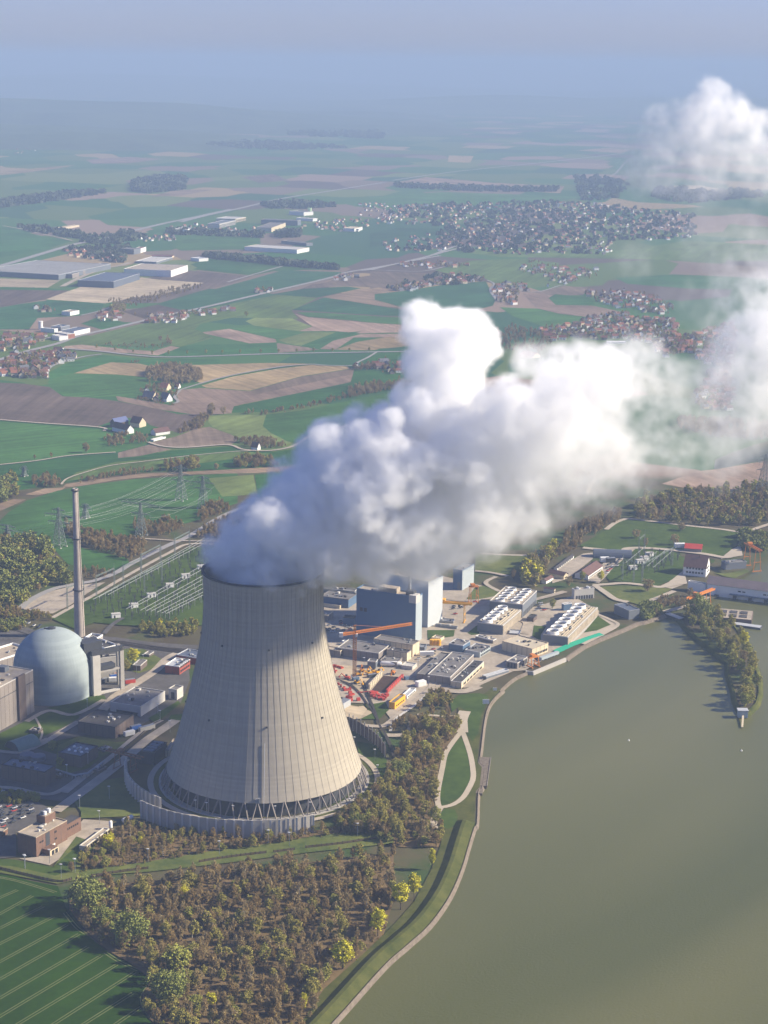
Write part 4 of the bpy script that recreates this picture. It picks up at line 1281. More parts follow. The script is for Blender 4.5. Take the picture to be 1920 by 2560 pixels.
for i in range(3):
    for j in range(2):
        mb = MB()
        cx, cy = w * (.34 + .3 * j), d * (.22 + .28 * i)
        mb.lathe([(1.25, h - .9), (1.2, h - .2), (.8, h + .35), (.05, h + .55)], 12, (cx, cy), cap=True)
        mb.build('skylight', 'white', r)
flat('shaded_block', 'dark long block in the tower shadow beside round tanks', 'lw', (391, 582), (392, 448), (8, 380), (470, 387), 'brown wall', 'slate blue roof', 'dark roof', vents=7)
g = at('lw', 100, 265)
r = thing('shelter', 'greenish barrel vaulted shelter on the dark lawn', 'shelter', (g.x, g.y, 0), math.radians(50))
mb = MB()
seg = [(-9 * math.cos(t), 7.5 * math.sin(t)) for t in np.linspace(0, math.pi, 15)]
for (x0, z0), (x1, z1) in zip(seg, seg[1:]):
    mb.poly([(0, x0, z0), (22, x0, z0), (22, x1, z1), (0, x1, z1)])
mb.build('vault', mat('tarpaulin green', (.17, .23, .19), .7, .15, .2), r)
mb = MB()
mb.poly([(21.6, x, z) for x, z in seg])
mb.poly([(.6, x, z) for x, z in seg][::-1])
mb.build('end_wall', 'dark steel', r)
for k, (px, py) in enumerate(((235, 335), (330, 348))):
    g = at('lw', px, py)
    r = thing('tank', ['round pale tank by the dark block, farther from the tower', 'round pale tank by the dark block, nearer to the tower'][k], 'tank', (g.x, g.y, 0))
    mb = MB()
    mb.lathe([(5.6, -.3), (5.6, 4.0)], 28)
    mb.build('body', 'blue grey wall', r, smooth=True)
    mb = MB()
    mb.lathe([(5.7, 4.0), (4, 4.5), (.05, 4.9)], 28, cap=True)
    mb.build('roof', 'slate blue roof', r)

# brown brick plant building in the lower left
r, w, d, h = flat('brick_building', 'brown brick building with tan roof beside the concrete court', 'lb', (475, 955), (470, 688), (205, 632), (868, 468), 'brick', 'tan roof', 'tan roof', vents=3, wins=[('x', .10, .24, 9, 10.2, 2), ('x', .58, .66, 10.5, 12, 2), ('x', .58, .66, 5.5, 6.8, 2)])
box_part(r, 'recess', 'dark steel', w * .30, -.16, 0.2, w * .43, .05, h - 1.2)
box_part(r, 'porch', 'brick', w * .17, -7.0, -.3, w * .44, -.1, 4.6)
box_part(r, 'porch_front', 'cream', w * .172, -7.25, 0, w * .438, -7.02, 4.4)
windows_on(r, w, d, [('x', .50, .60, .3, 3.4, 2)], 'white', 'door')
mb = MB()
for k in range(2):
    mb.box(w * (.22 + .11 * k), -7.45, .8, w * (.30 + .11 * k), -7.26, 3.8)
mb.build('window', 'window', r)
box_part(r, 'rear_wing', 'brick', w + .05, d * .1, -.4, w + 17, d * .62, h * .70)
box_part(r, 'rear_wing_roof', 'dark roof', w + .5, d * .12, h * .70, w + 16.6, d * .6, h * .70 + .3)
windows_on(r, w, d, [], 'window')
mb = MB()
for k in range(6):
    mb.box(w + 1.5 + k * 2.2, d * .1 - .14, h * .42, w + 2.9 + k * 2.2, d * .1 + .05, h * .52)
mb.build('window', 'window', r)
box_part(r, 'roof_tower', 'brick', w * .60, d * .52, h - .3, w * .94, d * .98, h + 5.2)
box_part(r, 'roof_tower_top', 'tan roof', w * .62, d * .54, h + 5.2, w * .92, d * .96, h + 5.5)
box_part(r, 'roof_unit', 'white', w * .66, d * .62, h + 5.5, w * .72, d * .72, h + 8.0)
box_part(r, 'roof_unit', 'white', w * .80, d * .62, h + 5.5, w * .86, d * .74, h + 8.4)
box_part(r, 'roof_unit', 'blue grey wall', w * .70, d * .74, h + 5.5, w * .88, d * .92, h + 7.0)
r, w, d, h = flat('garage_row', 'long low garage with white window front by the court', 'lb', (1105, 882), (1103, 808), (1030, 792), (1415, 575), 'cream', 'tan roof', 'pale concrete', wins=[('x', .10, .93, 1.0, 3.2, 9)])
flat('brick_shed', 'small red brick shed at the photo edge by the car park', 'lb', (40, 700), (38, 612), (-60, 590), (100, 565), 'brick', 'tan roof', 'tan roof')
g = at('lw', 1060, 905)
r = thing('gas_tank', 'white horizontal gas tank at the wood edge by the court', 'tank', (g.x, g.y, 0), math.radians(52))
mb = MB()
mb.lathe([(.05, 0), (1.2, .25), (1.7, 1.0), (1.7, 9), (1.2, 9.8), (.05, 10)], 20)
o = mb.build('vessel', 'white', r, smooth=True)
o.rotation_euler = (0, math.radians(90), 0)
o.location = (0, 0, 3.0)
for x in (2.2, 7.8):
    box_part(r, 'saddle', 'concrete', x - .4, -1.4, 0, x + .4, 1.4, 1.6)
g = at('lw', 957, 950)
r = thing('silo', 'white upright gas bottle silo at the end of the garage', 'silo', (g.x, g.y, 0))
mb = MB()
mb.lathe([(1.3, 0), (1.3, 6.3), (.9, 6.9), (.05, 7.1)], 16, cap=True)
mb.build('vessel', 'white', r, smooth=True)
box_part(r, 'base', 'concrete', -1.6, -1.6, -.2, 1.6, 1.6, .3)
# rusty gantry by the noise wall and the dark cooler block behind the tower
def gantry(label, t, f0, f1, zt, depth, m, name='gantry_crane', cab=True, overhang=4.0, beam=1.6):
    a, b = at(t, *f0), at(t, *f1)
    v = b - a
    L = math.hypot(v.x, v.y)
    r = thing(name, label, 'crane', (a.x, a.y, 0), math.atan2(v.y, v.x))
    for x in (0, L):
        for y in (0, depth):
            mb = MB()
            mb.bar((x, y, -.3), (x + (L / 2 - x) * .04, depth / 2 + (y - depth / 2) * .5, zt), .5)
            mb.build('leg', m, r)
        mb = MB()
        mb.bar((x, 0, zt * .45), (x, depth, zt * .45), .5)
        mb.build('tie_beam', m, r)
        mb = MB()
        mb.bar((x, -1, .8), (x, depth + 1, .8), .9)
        mb.build('sill_beam', m, r)
    for y in (depth * .3, depth * .7):
        mb = MB()
        mb.bar((-overhang, y, zt + beam * .35), (L + overhang, y, zt + beam * .35), .7, h=beam * .7)
        mb.build('girder', m, r)
    if cab:
        box_part(r, 'trolley', m, L * .1, depth * .2, zt + beam, L * .1 + 4, depth * .8, zt + beam + 1.8)
        box_part(r, 'cab', 'dark steel', L * .75, depth * .3, zt - 2.4, L * .75 + 2, depth * .7, zt)
    return r

gantry('rusty brown gantry crane at the end of the shaded noise wall', 'lw', (980, 435), (1120, 470), 13, 9, 'rust', overhang=9)
r, w, d, h = flat('cooler_block', 'dark blue cooler block with four roof panels behind the tower', 'lw', (1330, 390), (1330, 285), (1190, 285), (1440, 190), 'dark steel', 'dark roof', 'dark steel')
for k in range(4):
    box_part(r, 'roof_panel', 'slate blue roof', w * (.08 + .23 * k), d * .15, h - .7, w * (.25 + .23 * k), d * .85, h + .5)
flat('pump_shed', 'small tan shed at the tower edge behind the cooler block', 'lw', (1462, 320), (1462, 258), (1440, 255), (1530, 160), 'cream', 'tan roof', 'tan roof')
for args in [
    ('switch_house', 'low dark switch house between the skylight block and shaded long block', (520, 520), (520, 478), (430, 462), (590, 452)),
    ('switch_house', 'small dark house on the lawn beside the diagonal road', (860, 470), (860, 432), (800, 420), (920, 400)),
    ('switch_house', 'dark flat shed at the photo edge above the hedge', (90, 690), (90, 650), (-40, 628), (150, 625)),
    ('switch_house', 'dark house behind the greenish barrel shelter', (330, 130), (330, 95), (250, 85), (390, 70)),
    ('switch_house', 'low dark house between workshop and orange rusty gantry', (900, 290), (900, 262), (820, 250), (970, 235)),
]:
    flat(args[0], args[1], 'lw', *args[2:6], 'brown wall', 'dark roof', 'taupe wall', vents=3)
pl = [at('lw', *p) for p in ((480, 470), (640, 520), (760, 500), (900, 395))]
mb = MB()
for k in (0, .9, 1.8):
    mb.tube([p + Vector((0, k, 3.6)) for p in pl], .35, 6)
for a, b in zip(pl, pl[1:]):
    for q in (.1, .5, .9):
        p = a.lerp(b, q)
        mb.bar(p + Vector((0, -.6, .2)), p + Vector((0, -.6, 3.6)), .4)
        mb.bar(p + Vector((0, 2.4, .2)), p + Vector((0, 2.4, 3.6)), .4)
tag(mb.build('pipe_rack', 'steel'), 'grey pipe rack winding through the shaded yard beside the skylight block', 'pipe rack')
# containers and vehicles in the left yard
def container(label, t, p, L, w_, h_, rz, m, cat='container', group=None):
    g = at(t, *p)
    r = thing('container', label, cat, (g.x, g.y, .7), math.radians(rz), group)
    box_part(r, 'body', m, 0, 0, .15, L, w_, h_)
    mb = MB()
    for i in range(int(L / .8)):
        mb.box(i * .8 + .2, -.06, .3, i * .8 + .5, .0, h_ - .2)
    mb.box(L, .1, .2, L + .07, w_ - .1, h_ - .1)
    mb.build('ribbing', m, r)
    box_part(r, 'roof', 'steel' if m != 'white' else 'white', .05, .05, h_, L - .05, w_ - .05, h_ + .06)
    return r

for lab, p, L, rz, m in [('white container beside the blue one below the dark workshop', (1085, 1190), 9, 40, 'white'), ('blue container between two white ones below the dark workshop', (1140, 1140), 9, 40, 'blue paint'), ('long pale trailer box beside the blue container', (1215, 1150), 14, 40, 'pale concrete'),
                         ('red container by the road near the portal frame', (1085, 735), 9, 25, 'red paint'), ('white container under the portal frame', (940, 715), 7, 10, 'white'), ('dark container under the portal frame', (875, 735), 9, 55, 'dark steel'), ('blue container under the portal frame', (955, 690), 6, 30, 'blue paint'), ('orange lift machine box under the portal frame', (985, 670), 5, 35, 'orange paint')]:
    container(lab, 'dm', p, L, 3.2, 3.6, rz, m)

# ------------------------------------------------------------------ the middle of the plant
r, w, d, h = flat('reactor_block', 'tall dark blue clad reactor block just behind the cooling tower', 'rx', (1068, 868), (1072, 383), (462, 290), (1195, 350), 'blue cladding', 'tan roof', 'blue cladding', lip=1.2, vents=0, wins=[])
mb = MB()
mb.box(-.2, d * .82, h * .52, .05, d * .87, h * .60)
mb.box(-.2, d * .89, h * .52, .05, d * .94, h * .60)
mb.build('louvre', 'dark steel', r)
box_part(r, 'lit_side_paint', 'pale cladding', .3, -.22, 0, w * .98, .02, h - 1.3)  # sunlit face painted paler than the dark blue shaded face
box_part(r, 'corner_step', 'pale concrete', -.1, -.3, h - 6.5, 9, 7, h + 1)
box_part(r, 'exhaust_stack', 'dark steel', 3.5, 4, h - 1, 9.5, 12, h + 4)
box_part(r, 'exhaust_pipe', 'steel', 6.5, 9, h + 4, 9.0, 11.5, h + 17)
box_part(r, 'roof_house', 'tan roof', w * .15, d * .35, h - 1, w * .8, d * .65, h + 4)
r, w2, d2, h2 = flat('turbine_block', 'tall pale clad block adjoining the dark blue reactor block', 'rx', (1199, 708), (1203, 225), (700, 120), (1372, 168), mat('light cladding', (.47, .50, .51), .6, .06, .03), 'tan roof', 'pale cladding', lip=1.2)
r, w, d, h = flat('reactor_block', 'second blue clad block half hidden by steam behind the pale block', 'cc', (205, 368), (205, 172), (38, 205), (322, 112), 'blue cladding', 'grey roof', 'blue cladding')
box_part(r, 'lit_side_paint', 'pale cladding', .3, -.22, 0, w - .3, .02, h - 1)  # paler colour stands in for sunlight on this face
box_part(r, 'gate', 'blue grey wall', -.2, d * .15, 0, .03, d * .5, 9)
for args in [
    ('blue_hall', 'blue grey hall with grey roof behind the tower rim', (377, 507), (377, 408), (90, 372), (458, 345), 'blue cladding', 'grey roof', 'grey roof', 6),
    ('blue_hall', 'farther grey roofed hall under the steam behind the blue grey hall', (442, 362), (440, 322), (90, 290), (470, 300), 'blue grey wall', 'grey roof', 'pale concrete', 4),
    ('low_building', 'low tan roofed building behind the tower beside the blue grey hall', (288, 512), (287, 474), (60, 438), (332, 448), 'cream', 'tan roof', 'cream', 1),
    ('low_building', 'low tan building touching the tower edge near dark yard', (165, 642), (165, 572), (60, 552), (222, 528), 'taupe wall', 'tan roof', 'cream', 1),
    ('dark_block', 'dark blue low block against the foot of reactor block', (440, 690), (440, 600), (322, 590), (465, 575), 'blue cladding', 'dark roof', 'dark steel', 0),
    ('long_hall', 'long low hall with grey roof behind the orange tower crane', (690, 1062), (694, 965), (262, 905), (826, 880), 'taupe wall', 'grey roof', 'pale concrete', 2),
    ('long_hall', 'low hall with rounded end between tower and long grey hall', (292, 1022), (292, 942), (120, 912), (318, 912), 'taupe wall', 'tan roof', 'cream', 0),
    ('service_building', 'tan walled service building at the foot of the reactor block', (1042, 1012), (1046, 880), (640, 812), (1098, 833), 'cream', 'grey roof', 'tan roof', 1),
    ('service_building', 'stepped service building with tan lit wall beside the white tank', (984, 1058), (984, 960), (775, 925), (1030, 932), 'cream', 'dark roof', 'taupe wall', 3),
    ('service_building', 'grey roofed building right behind the white tank', (880, 1122), (884, 1062), (702, 1040), (951, 1012), 'taupe wall', 'grey roof', 'taupe wall', 2),
    ('service_building', 'small square building at the end of the long grey hall', (660, 1132), (660, 1055), (574, 1046), (692, 1030), 'blue grey wall', 'grey roof', 'pale concrete', 0),
    ('service_building', 'small pale flat building near the corner of the brown hall', (1040, 1150), (1040, 1105), (925, 1088), (1096, 1070), 'pale concrete', 'pale concrete', 'pale concrete', 0),
    ('stair_tower', 'small white topped stair tower by the crane jib', (346, 890), (346, 845), (310, 836), (371, 836), 'white', 'white', 'white', 0),
    ('transformer_house', 'small blue grey box at the corner of the reactor block', (1166, 962), (1165, 906), (1105, 890), (1191, 872), 'blue grey wall', 'steel', 'blue grey wall', 0),
    ('pale_kiosk', 'pale tan block above the yellow drums', (1330, 850), (1330, 815), (1240, 800), (1380, 790), 'cream', 'tan roof', 'cream', 1),
    ('blue_office', 'light blue two storey office beside the brown hall', (1563, 965), (1562, 886), (1392, 878), (1641, 836), 'blue cladding', 'grey roof', 'aluminium roof', 3),
    ('brown_hall', 'large brown flat roofed hall, its broad main part', (1432, 1302), (1435, 1213), (1200, 1182), (1677, 978), 'taupe wall', 'grey roof', 'pale concrete', 14),
    ('brown_hall', 'lower strip of the brown hall along the yard road', (1200, 1262), (1200, 1192), (1083, 1182), (1440, 968), 'taupe wall', 'grey roof', 'grey roof', 2),
    ('brown_hall', 'dark roofed lower wing of the brown hall facing the lake', (1548, 1336), (1550, 1268), (1437, 1252), (1783, 1050), 'cream', 'dark roof', 'pale concrete', 5),
]:
    flat(args[0], args[1], 'rx', *args[2:6], args[6], args[7], args[8], vents=args[9], wins=[('x', .08, .92, 1.5, 3.4, 6)] if args[0] in ('brown_hall', 'blue_office', 'long_hall') else ())
r, w, d, h = flat('blue_office', 'light blue office wing with rooftop pipes behind the brown hall', 'cc', (375, 1002), (375, 945), (214, 932), (476, 882), 'pale cladding', 'grey roof', 'aluminium roof', vents=5, wins=[('x', .06, .94, 1.2, 3.0, 6), ('x', .06, .94, 4.6, 6.4, 6)])
flat('white_shed', 'white sloping roofed shed on the shore road', 'cc', (436, 1208), (437, 1172), (388, 1162), (650, 1108), 'blue grey wall', 'aluminium roof', 'aluminium roof')
r, w, d, h = flat('pump_house', 'tan roofed pump house at the lake shore', 'cc', (866, 1005), (865, 912), (586, 838), (1025, 852), 'cream', mat('sand roof', (.50, .43, .31), .9, .08, .05), 'tan roof', wins=[('x', .05, .95, 2.0, 4.2, 9)])
r, w, d, h = flat('screen_house', 'low open fronted screen house in front of the pump house', 'cc', (728, 1108), (729, 1045), (645, 1010), (830, 985), 'taupe wall', 'grey roof', 'pale concrete', doors=[('x', .1, .95, .4, 5, 3), ('y', .1, .9, .4, 5, 3)])
flat('grey_cube', 'plain grey block beside the bushes at the shore', 'da', (455, 932), (458, 852), (331, 796), (548, 836), 'blue grey wall', 'slate blue roof', 'steel')
flat('grey_workshop', 'grey flat roofed workshop beside the river crane', 'da', (1292, 502), (1296, 440), (1240, 420), (1475, 425), 'blue grey wall', 'grey roof', 'steel', vents=2)
r, w, d, h = flat('yellow_hut', 'long orange yellow site hut with grey roof beside the excavation', 'rx', (858, 1556), (858, 1480), (788, 1478), (968, 1395), 'yellow paint', 'grey roof', 'yellow paint', wins=[('x', .1, .9, 2, 3.2, 5)])
flat('site_hut', 'pale grey site hut behind the orange yellow hut', 'rx', (985, 1448), (985, 1412), (930, 1400), (1078, 1330), 'white', 'aluminium roof', 'white', wins=[('x', .1, .9, 1, 2.2, 5)])
container('white container at the yard road beside the pale site hut', 'rx', (1100, 1330), 9, 5, 4.5, 35, 'white')
container('white container foot behind the tower beside bare sandy ground', 'rx', (325, 1560), 12, 7, 5.5, 60, 'aluminium roof')
container('long white trailer parked at the reactor block corner', 'rx', (1118, 1005), 13, 3.4, 4, 5, 'white', 'trailer')
g = at('rx', 705, 1108)
r = thing('tank', 'white horizontal cylinder tank lying in front of service building', 'tank', (g.x, g.y, 0), math.radians(-2))
mb = MB()
mb.lathe([(.05, 0), (1.6, .3), (2.1, 1.2), (2.1, 18), (1.6, 19.2), (.05, 19.5)], 20)
o = mb.build('vessel', 'white', r, smooth=True)
o.rotation_euler = (0, math.radians(90), 0)
o.location = (0, 0, 3.4)
for x in (3, 10, 16):
    box_part(r, 'saddle', 'concrete', x - .5, -1.6, 0, x + .5, 1.6, 2)
for k in range(3):
    g = at('rx', 1245 + 33 * k, 888)
    r = thing('drum', ['yellow drum, outermost of three below the pale tan block', 'yellow drum, middle one of three below the pale tan block', 'yellow drum, nearest the lawn of three below pale block'][k], 'drum', (g.x, g.y, .6))
    mb = MB()
    mb.lathe([(.05, 0), (2.4, .1), (2.4, 5.4), (.05, 5.6)], 18)
    mb.build('body', 'yellow paint', r, smooth=False)
    mb = MB()
    mb.lathe([(2.5, 2.5), (2.6, 2.6), (2.6, 3.0), (2.5, 3.1)], 18)
    mb.build('hoop', 'orange paint', r)
r = gantry('orange yellow gantry crane beside the tall pale block', 'rx', (1300, 640), (1572, 660), 18, 10, 'yellow paint', overhang=7, beam=2.4)
box_part(r, 'counterweight', 'orange paint', -8 + 60, -8, 0, -8 + 72, -4, 7)
flat('transformer', 'grey transformer unit under the orange yellow gantry crane', 'rx', (1465, 665), (1465, 635), (1305, 625), (1490, 610), 'steel', 'steel', 'steel', vents=5, cat='transformer')
flat('transformer', 'long grey cooler bank in front of the gantry crane', 'rx', (1500, 725), (1500, 695), (1275, 665), (1530, 690), 'steel', 'aluminium roof', 'steel', vents=6, cat='transformer')
gantry('small orange lifting frame behind the tall pale block', 'cc', (292, 495), (362, 490), 17, 8, 'orange paint', overhang=1)
gantry('orange stop log crane over the island channel', 'da', (1025, 905), (1165, 850), 19, 7, 'orange paint', overhang=9, beam=2.6)
gantry('orange river crane beside the grey workshop', 'da', (1440, 470), (1530, 520), 24, 9, 'orange paint', overhang=5, beam=2.2)
gantry('orange red trash rack crane on the quay before the pump house', 'cc', (868, 1100), (935, 1085), 9, 7, 'orange paint', overhang=1.5)

# cell cooling blocks
def fans(r, spots, h, R, m='white', fh=2.6):
    for x, y in spots:
        mb = MB()
        mb.lathe([(R * .98, h - .9), (R * .86, h + fh * .5), (R * .95, h + fh), (R * .88, h + fh), (R * .80, h + fh * .5), (R * .80, h - .4)], 24, (x, y))
        f = mb.build('fan_ring', m, r, smooth=True)
        mb = MB()
        for k in range(6):
            a = k * math.pi / 3
            mb.bar((x + .5 * math.cos(a), y + .5 * math.sin(a), h + fh * .55), (x + R * .7 * math.cos(a), y + R * .7 * math.sin(a), h + fh * .6), .9, h=.12)
        mb.lathe([(.7, h - .2), (.7, h + fh * .7)], 8, (x, y), cap=True)
        mb.lathe([(R * .79, h - .1), (.1, h - .1)], 24, (x, y))  # dark disc paints in the shade down the fan opening
        mb.build('fan_blade_and_shade', 'dark steel', f)

def cell_block(label, base, top, a, c, n, rows, deck, wallm='blue grey wall', side='taupe wall', opening=False, R=None):
    r, w, d, h = flat('cell_cooler', label, 'cc', base, top, a, c, wallm, 'tan roof', 'pale concrete', cat='cooling block', lip=.9)
    long_x = w >= d
    L, Wd = (w, d) if long_x else (d, w)
    if rows == 1:
        vs = [.68] if deck else [.5]
    else:
        vs = [.27, .73]
    R = R or min(L / n * .47, Wd / (2.3 if rows == 1 else 4.4))
    for v in vs:
        spots = [((i + .5) / n * L, v * Wd) if long_x else (v * Wd, (i + .5) / n * L) for i in range(n)]
        fans(r, spots, h, R, fh=2.6 if rows == 1 else 1.3)
    if deck:                                       # slatted intake deck along the sunny side
        mb = MB()
        for i in range(4):
            y0 = Wd * (.03 + .10 * i)
            mb.box(.6, y0, h - .85, L - .6, y0 + Wd * .05, h - .25)
        mb.build('louvre_deck', 'cream', r)
        mb = MB()
        for z in np.linspace(1.5, h - 2, 7):
            mb.box(.4, -.5, z, L - .4, -.02, z + (h / 7) * .45)
        mb.build('louvre', 'tan roof', r)
        for i in range(n):
            box_part(r, 'hatch', 'dark steel', (i + .4) / n * L, Wd * .26, h - .2, (i + .4) / n * L + 2.2, Wd * .32, h + .35)
    if opening:
        windows_on(r, w, d, [('x', .06, .96, .2, h * .38, 7)], 'dark steel', 'air_inlet')
    return r, w, d, h

cell_block('long cooling block by the lake with a row of eight white fans', (1200, 892), (1212, 800), (958, 782), (1488, 520), 8, 1, True)
cell_block('shorter cooling block with a row of five white fans', (590, 788), (605, 690), (361, 652), (766, 542), 5, 1, True)
cell_block('tall cooling block with ten dark fans in two rows', (775, 626), (778, 492), (474, 452), (913, 362), 5, 2, False, 'blue grey wall', opening=True)
cell_block('small isolated pale cooling block with four fans', (1265, 452), (1265, 357), (1194, 346), (1456, 340), 2, 2, False, 'pale concrete', opening=True)
flat('filter_house', 'low row of vertical filters near the blue office', 'cc', (500, 870), (500, 830), (334, 790), (512, 812), 'taupe wall', 'tan roof', 'white', vents=9)
flat('white_roof_hut', 'small pale hut beside the tan ramp between cooling blocks', 'cc', (750, 790), (750, 770), (650, 760), (765, 735), 'blue grey wall', 'aluminium roof', 'steel')
flat('dark_pump_hut', 'dark hut in the courtyard between the cooling blocks', 'cc', (880, 668), (880, 620), (835, 600), (915, 590), 'brown wall', 'dark roof', 'dark steel')
flat('shed', 'dark shed leaning on the far end of the long cooling block', 'cc', (1165, 560), (1165, 490), (1145, 480), (1245, 480), 'blue cladding', 'dark roof', 'white')
# green debris net along the shore
gl = [at('cc', *p) for p in ((1110, 955), (1250, 890), (1400, 835), (1540, 790))]
mb = MB()
for a, b in zip(gl, gl[1:]):
    s = (b - a).normalized()
    s = Vector((-s.y, s.x, 0))
    mb.poly([a + s * 5 + Vector((0, 0, 2.0)), a - s * 1.5 + Vector((0, 0, .95)), b - s * 1.5 + Vector((0, 0, .95)), b + s * 5 + Vector((0, 0, 2.0))])
    mb.poly([a + s * 5 + Vector((0, 0, 1.0)), a + s * 5 + Vector((0, 0, 2.0)), b + s * 5 + Vector((0, 0, 2.0)), b + s * 5 + Vector((0, 0, 1.0))])
    mb.poly([a - s * 1.5 + Vector((0, 0, .9)), a + s * 5 + Vector((0, 0, .9)), b + s * 5 + Vector((0, 0, .9)), b - s * 1.5 + Vector((0, 0, .9))])
tag(mb.build('safety_net', 'green net'), 'bright green net strip along the shore below the long cooling block', 'net')
mb = MB()
mb.bar(at('cc', 945, 1035) + Vector((0, 0, 3)), at('cc', 1110, 975) + Vector((0, 0, 3)), 3, h=2.5)
for k in np.linspace(0, 1, 6):
    p = at('cc', 945 + 165 * k, 1035 - 60 * k)
    mb.bar(p + Vector((0, 0, -1)), p + Vector((0, 0, 2)), .6)
tag(mb.build('pipe_bridge', 'pale cladding'), 'pale blue pipe bridge along the quay by the pump house', 'pipe bridge')

# barracks and halls by the second switchyard
for args in [
    ('barracks', 'long white house with dark red roof by the sandy court', (1397, 262), (1396, 222), (1284, 196), (1532, 130), 'white', 'brown tile', [('x', .05, .95, 1.2, 2.6, 9)]),
    ('barracks', 'white gabled house with brown roof at the sandy court corner', (1166, 264), (1166, 222), (1022, 192), (1200, 205), 'cream', 'brown tile', [('x', .2, .8, 1.2, 2.8, 2)]),
    ('barracks', 'brown roofed house with long white wall behind yellow green trees', (1000, 302), (1000, 272), (962, 262), (1068, 236), 'white', 'brown tile', []),
    ('barracks', 'small detached house with dark roof near the small cooling block', (1076, 392), (1076, 352), (976, 336), (1126, 352), 'cream', 'brown tile', [('x', .2, .8, 1.2, 2.6, 2)]),
    ('barracks', 'long white walled shed along the far edge of the sandy court', (1105, 176), (1104, 150), (1084, 138), (1262, 32), 'white', 'dark roof', [('x', .05, .95, 1, 2.2, 9)]),
]:
    gable(args[0], args[1], 'cc', *args[2:6], args[6], args[7], wins=args[8], cat='building', rise=.30)
r, w, d, h = gable('red_roof_barn', 'barn with bright red roof on the meadow', 'da', (1083, 356), (1085, 322), (940, 312), (1112, 290), 'taupe wall', 'red paint', cat='barn', rise=.2)
r, w, d, h = gable('power_house', 'four storey white power house with dark red roof at the weir', 'da', (1120, 565), (1122, 488), (930, 468), (1156, 440), 'white', 'brown tile', cat='building', rise=.45, wins=[('y', .1, .9, 3, 5, 6), ('y', .1, .9, 7.5, 9.5, 6), ('x', .2, .8, 3, 5, 2), ('x', .2, .8, 7.5, 9.5, 2)], chimney=True)
# weir hall: long, roof facing the camera
wa, wb = at('da', 1130, 702), at('da', 2000, 815)
v = wb - wa
L = math.hypot(v.x, v.y)
wr = thing('weir_hall', 'long white weir hall with purple brown roof spanning the river', 'weir hall', (wa.x, wa.y, 0), math.atan2(v.y, v.x))
wh = top_z('da', 1130, 612, wa)
mb = MB()
mb.box(0, 0, -3, L, 17, wh, top=False, bottom=False)
mb.poly([(0, 17, wh), (0, 0, wh), (0, 8.5, wh + 5.5)])
mb.poly([(L, 0, wh), (L, 17, wh), (L, 8.5, wh + 5.5)])
mb.build('wall', 'white', wr)
mb = MB()
mb.poly([(-1, -1, wh - .55), (L + 1, -1, wh - .55), (L + 1, 8.5, wh + 5.8), (-1, 8.5, wh + 5.8)])
mb.poly([(-1, 8.5, wh + 5.8), (L + 1, 8.5, wh + 5.8), (L + 1, 18, wh - .55), (-1, 18, wh - .55)])
mb.poly([(-1, -1, wh - .8), (-1, -1, wh - .55), (L + 1, -1, wh - .55), (L + 1, -1, wh - .8)][::-1])
mb.build('roof', mat('weir roof', (.20, .155, .15), .85, .15, .1), wr)
for k in range(9):
    mb = MB()
    x = 32 + k * 26
    mb.box(x, -.2, wh * .5, x + 3.2, .03, wh * .62)
    mb.box(x + 4.5, -.2, wh * .5, x + 7.7, .03, wh * .62)
    mb.build('window', 'window', wr)
for k in range(14):
    box_part(wr, 'pier', 'dark roof', 28 + k * 16, -4, -3, 31 + k * 16, -.05, 2.4)
box_part(wr, 'walkway', 'blue grey wall', 24, -3.4, 2.4, L, -.05, 3.0)
r, w, d, h = flat('weir_block', 'white block ending the weir hall on the bank', 'da', (1112, 702), (1112, 622), (968, 595), (1128, 612), 'white', 'grey roof', 'white')
flat('control_hut', 'small white hut with a flat roof in front of the weir hall', 'da', (1190, 722), (1190, 680), (1146, 672), (1208, 662), 'white', 'aluminium roof', 'white')
g = at('da', 150, 400)
r = thing('nissen_hut', 'grey half round metal store beside the sandy court', 'store', (g.x, g.y, .3), math.radians(-4))
mb = MB()
seg = [(7 - 7 * math.cos(t), 8.5 * math.sin(t)) for t in np.linspace(0, math.pi, 13)]
for (x0, z0), (x1, z1) in zip(seg, seg[1:]):
    mb.poly([(0, x0, z0), (42, x0, z0), (42, x1, z1), (0, x1, z1)])
mb.build('vault', 'slate blue roof', r)
mb = MB()
mb.poly([(41.7, x, z) for x, z in seg])
mb.poly([(.3, x, z) for x, z in seg][::-1])
mb.build('end_wall', 'blue grey wall', r)
for lab, p, L, rz, m in [('dark container near the half round store', (265, 445), 10, 10, 'dark steel'), ('white container between the half round store and dark container', (215, 440), 10, 10, 'white'), ('white container on the meadow side of the switchyard road', (855, 318), 12, 5, 'white')]:
    container(lab, 'da', p, L, 5, 5, rz, m)
# floating platform, barge, quay wall
g = at('is', 790, 195)
r = thing('timber_platform', 'brown timber platform in the channel behind the island', 'platform', (g.x, g.y, -2), math.radians(-14))
box_part(r, 'hull', 'brown wall', 0, -17, -.4, 46, 14, 5.0)
mb = MB()
for i in range(4):
    for j in range(2):
        mb.box(4 + i * 10, -12 + j * 12, 5.0, 11 + i * 10, -4 + j * 12, 5.8)
mb.build('hatch', 'dark roof', r)
box_part(r, 'deck', 'tan roof', .5, -16.5, 5.0, 45.5, 13.5, 5.15)
g = at('is', 1180, 315)
r = thing('barge', 'dark flat barge with pale deck moored by timber platform', 'barge', (g.x, g.y, -2), math.radians(-25))
box_part(r, 'hull', 'dark steel', 0, -5, -.4, 28, 5, 1.8, taper=.3)
box_part(r, 'deck', 'aluminium roof', 1, -4, 1.8, 27, 4, 2.0)
a, b = at('da', 772, 890), at('da', 890, 935)
v = b - a
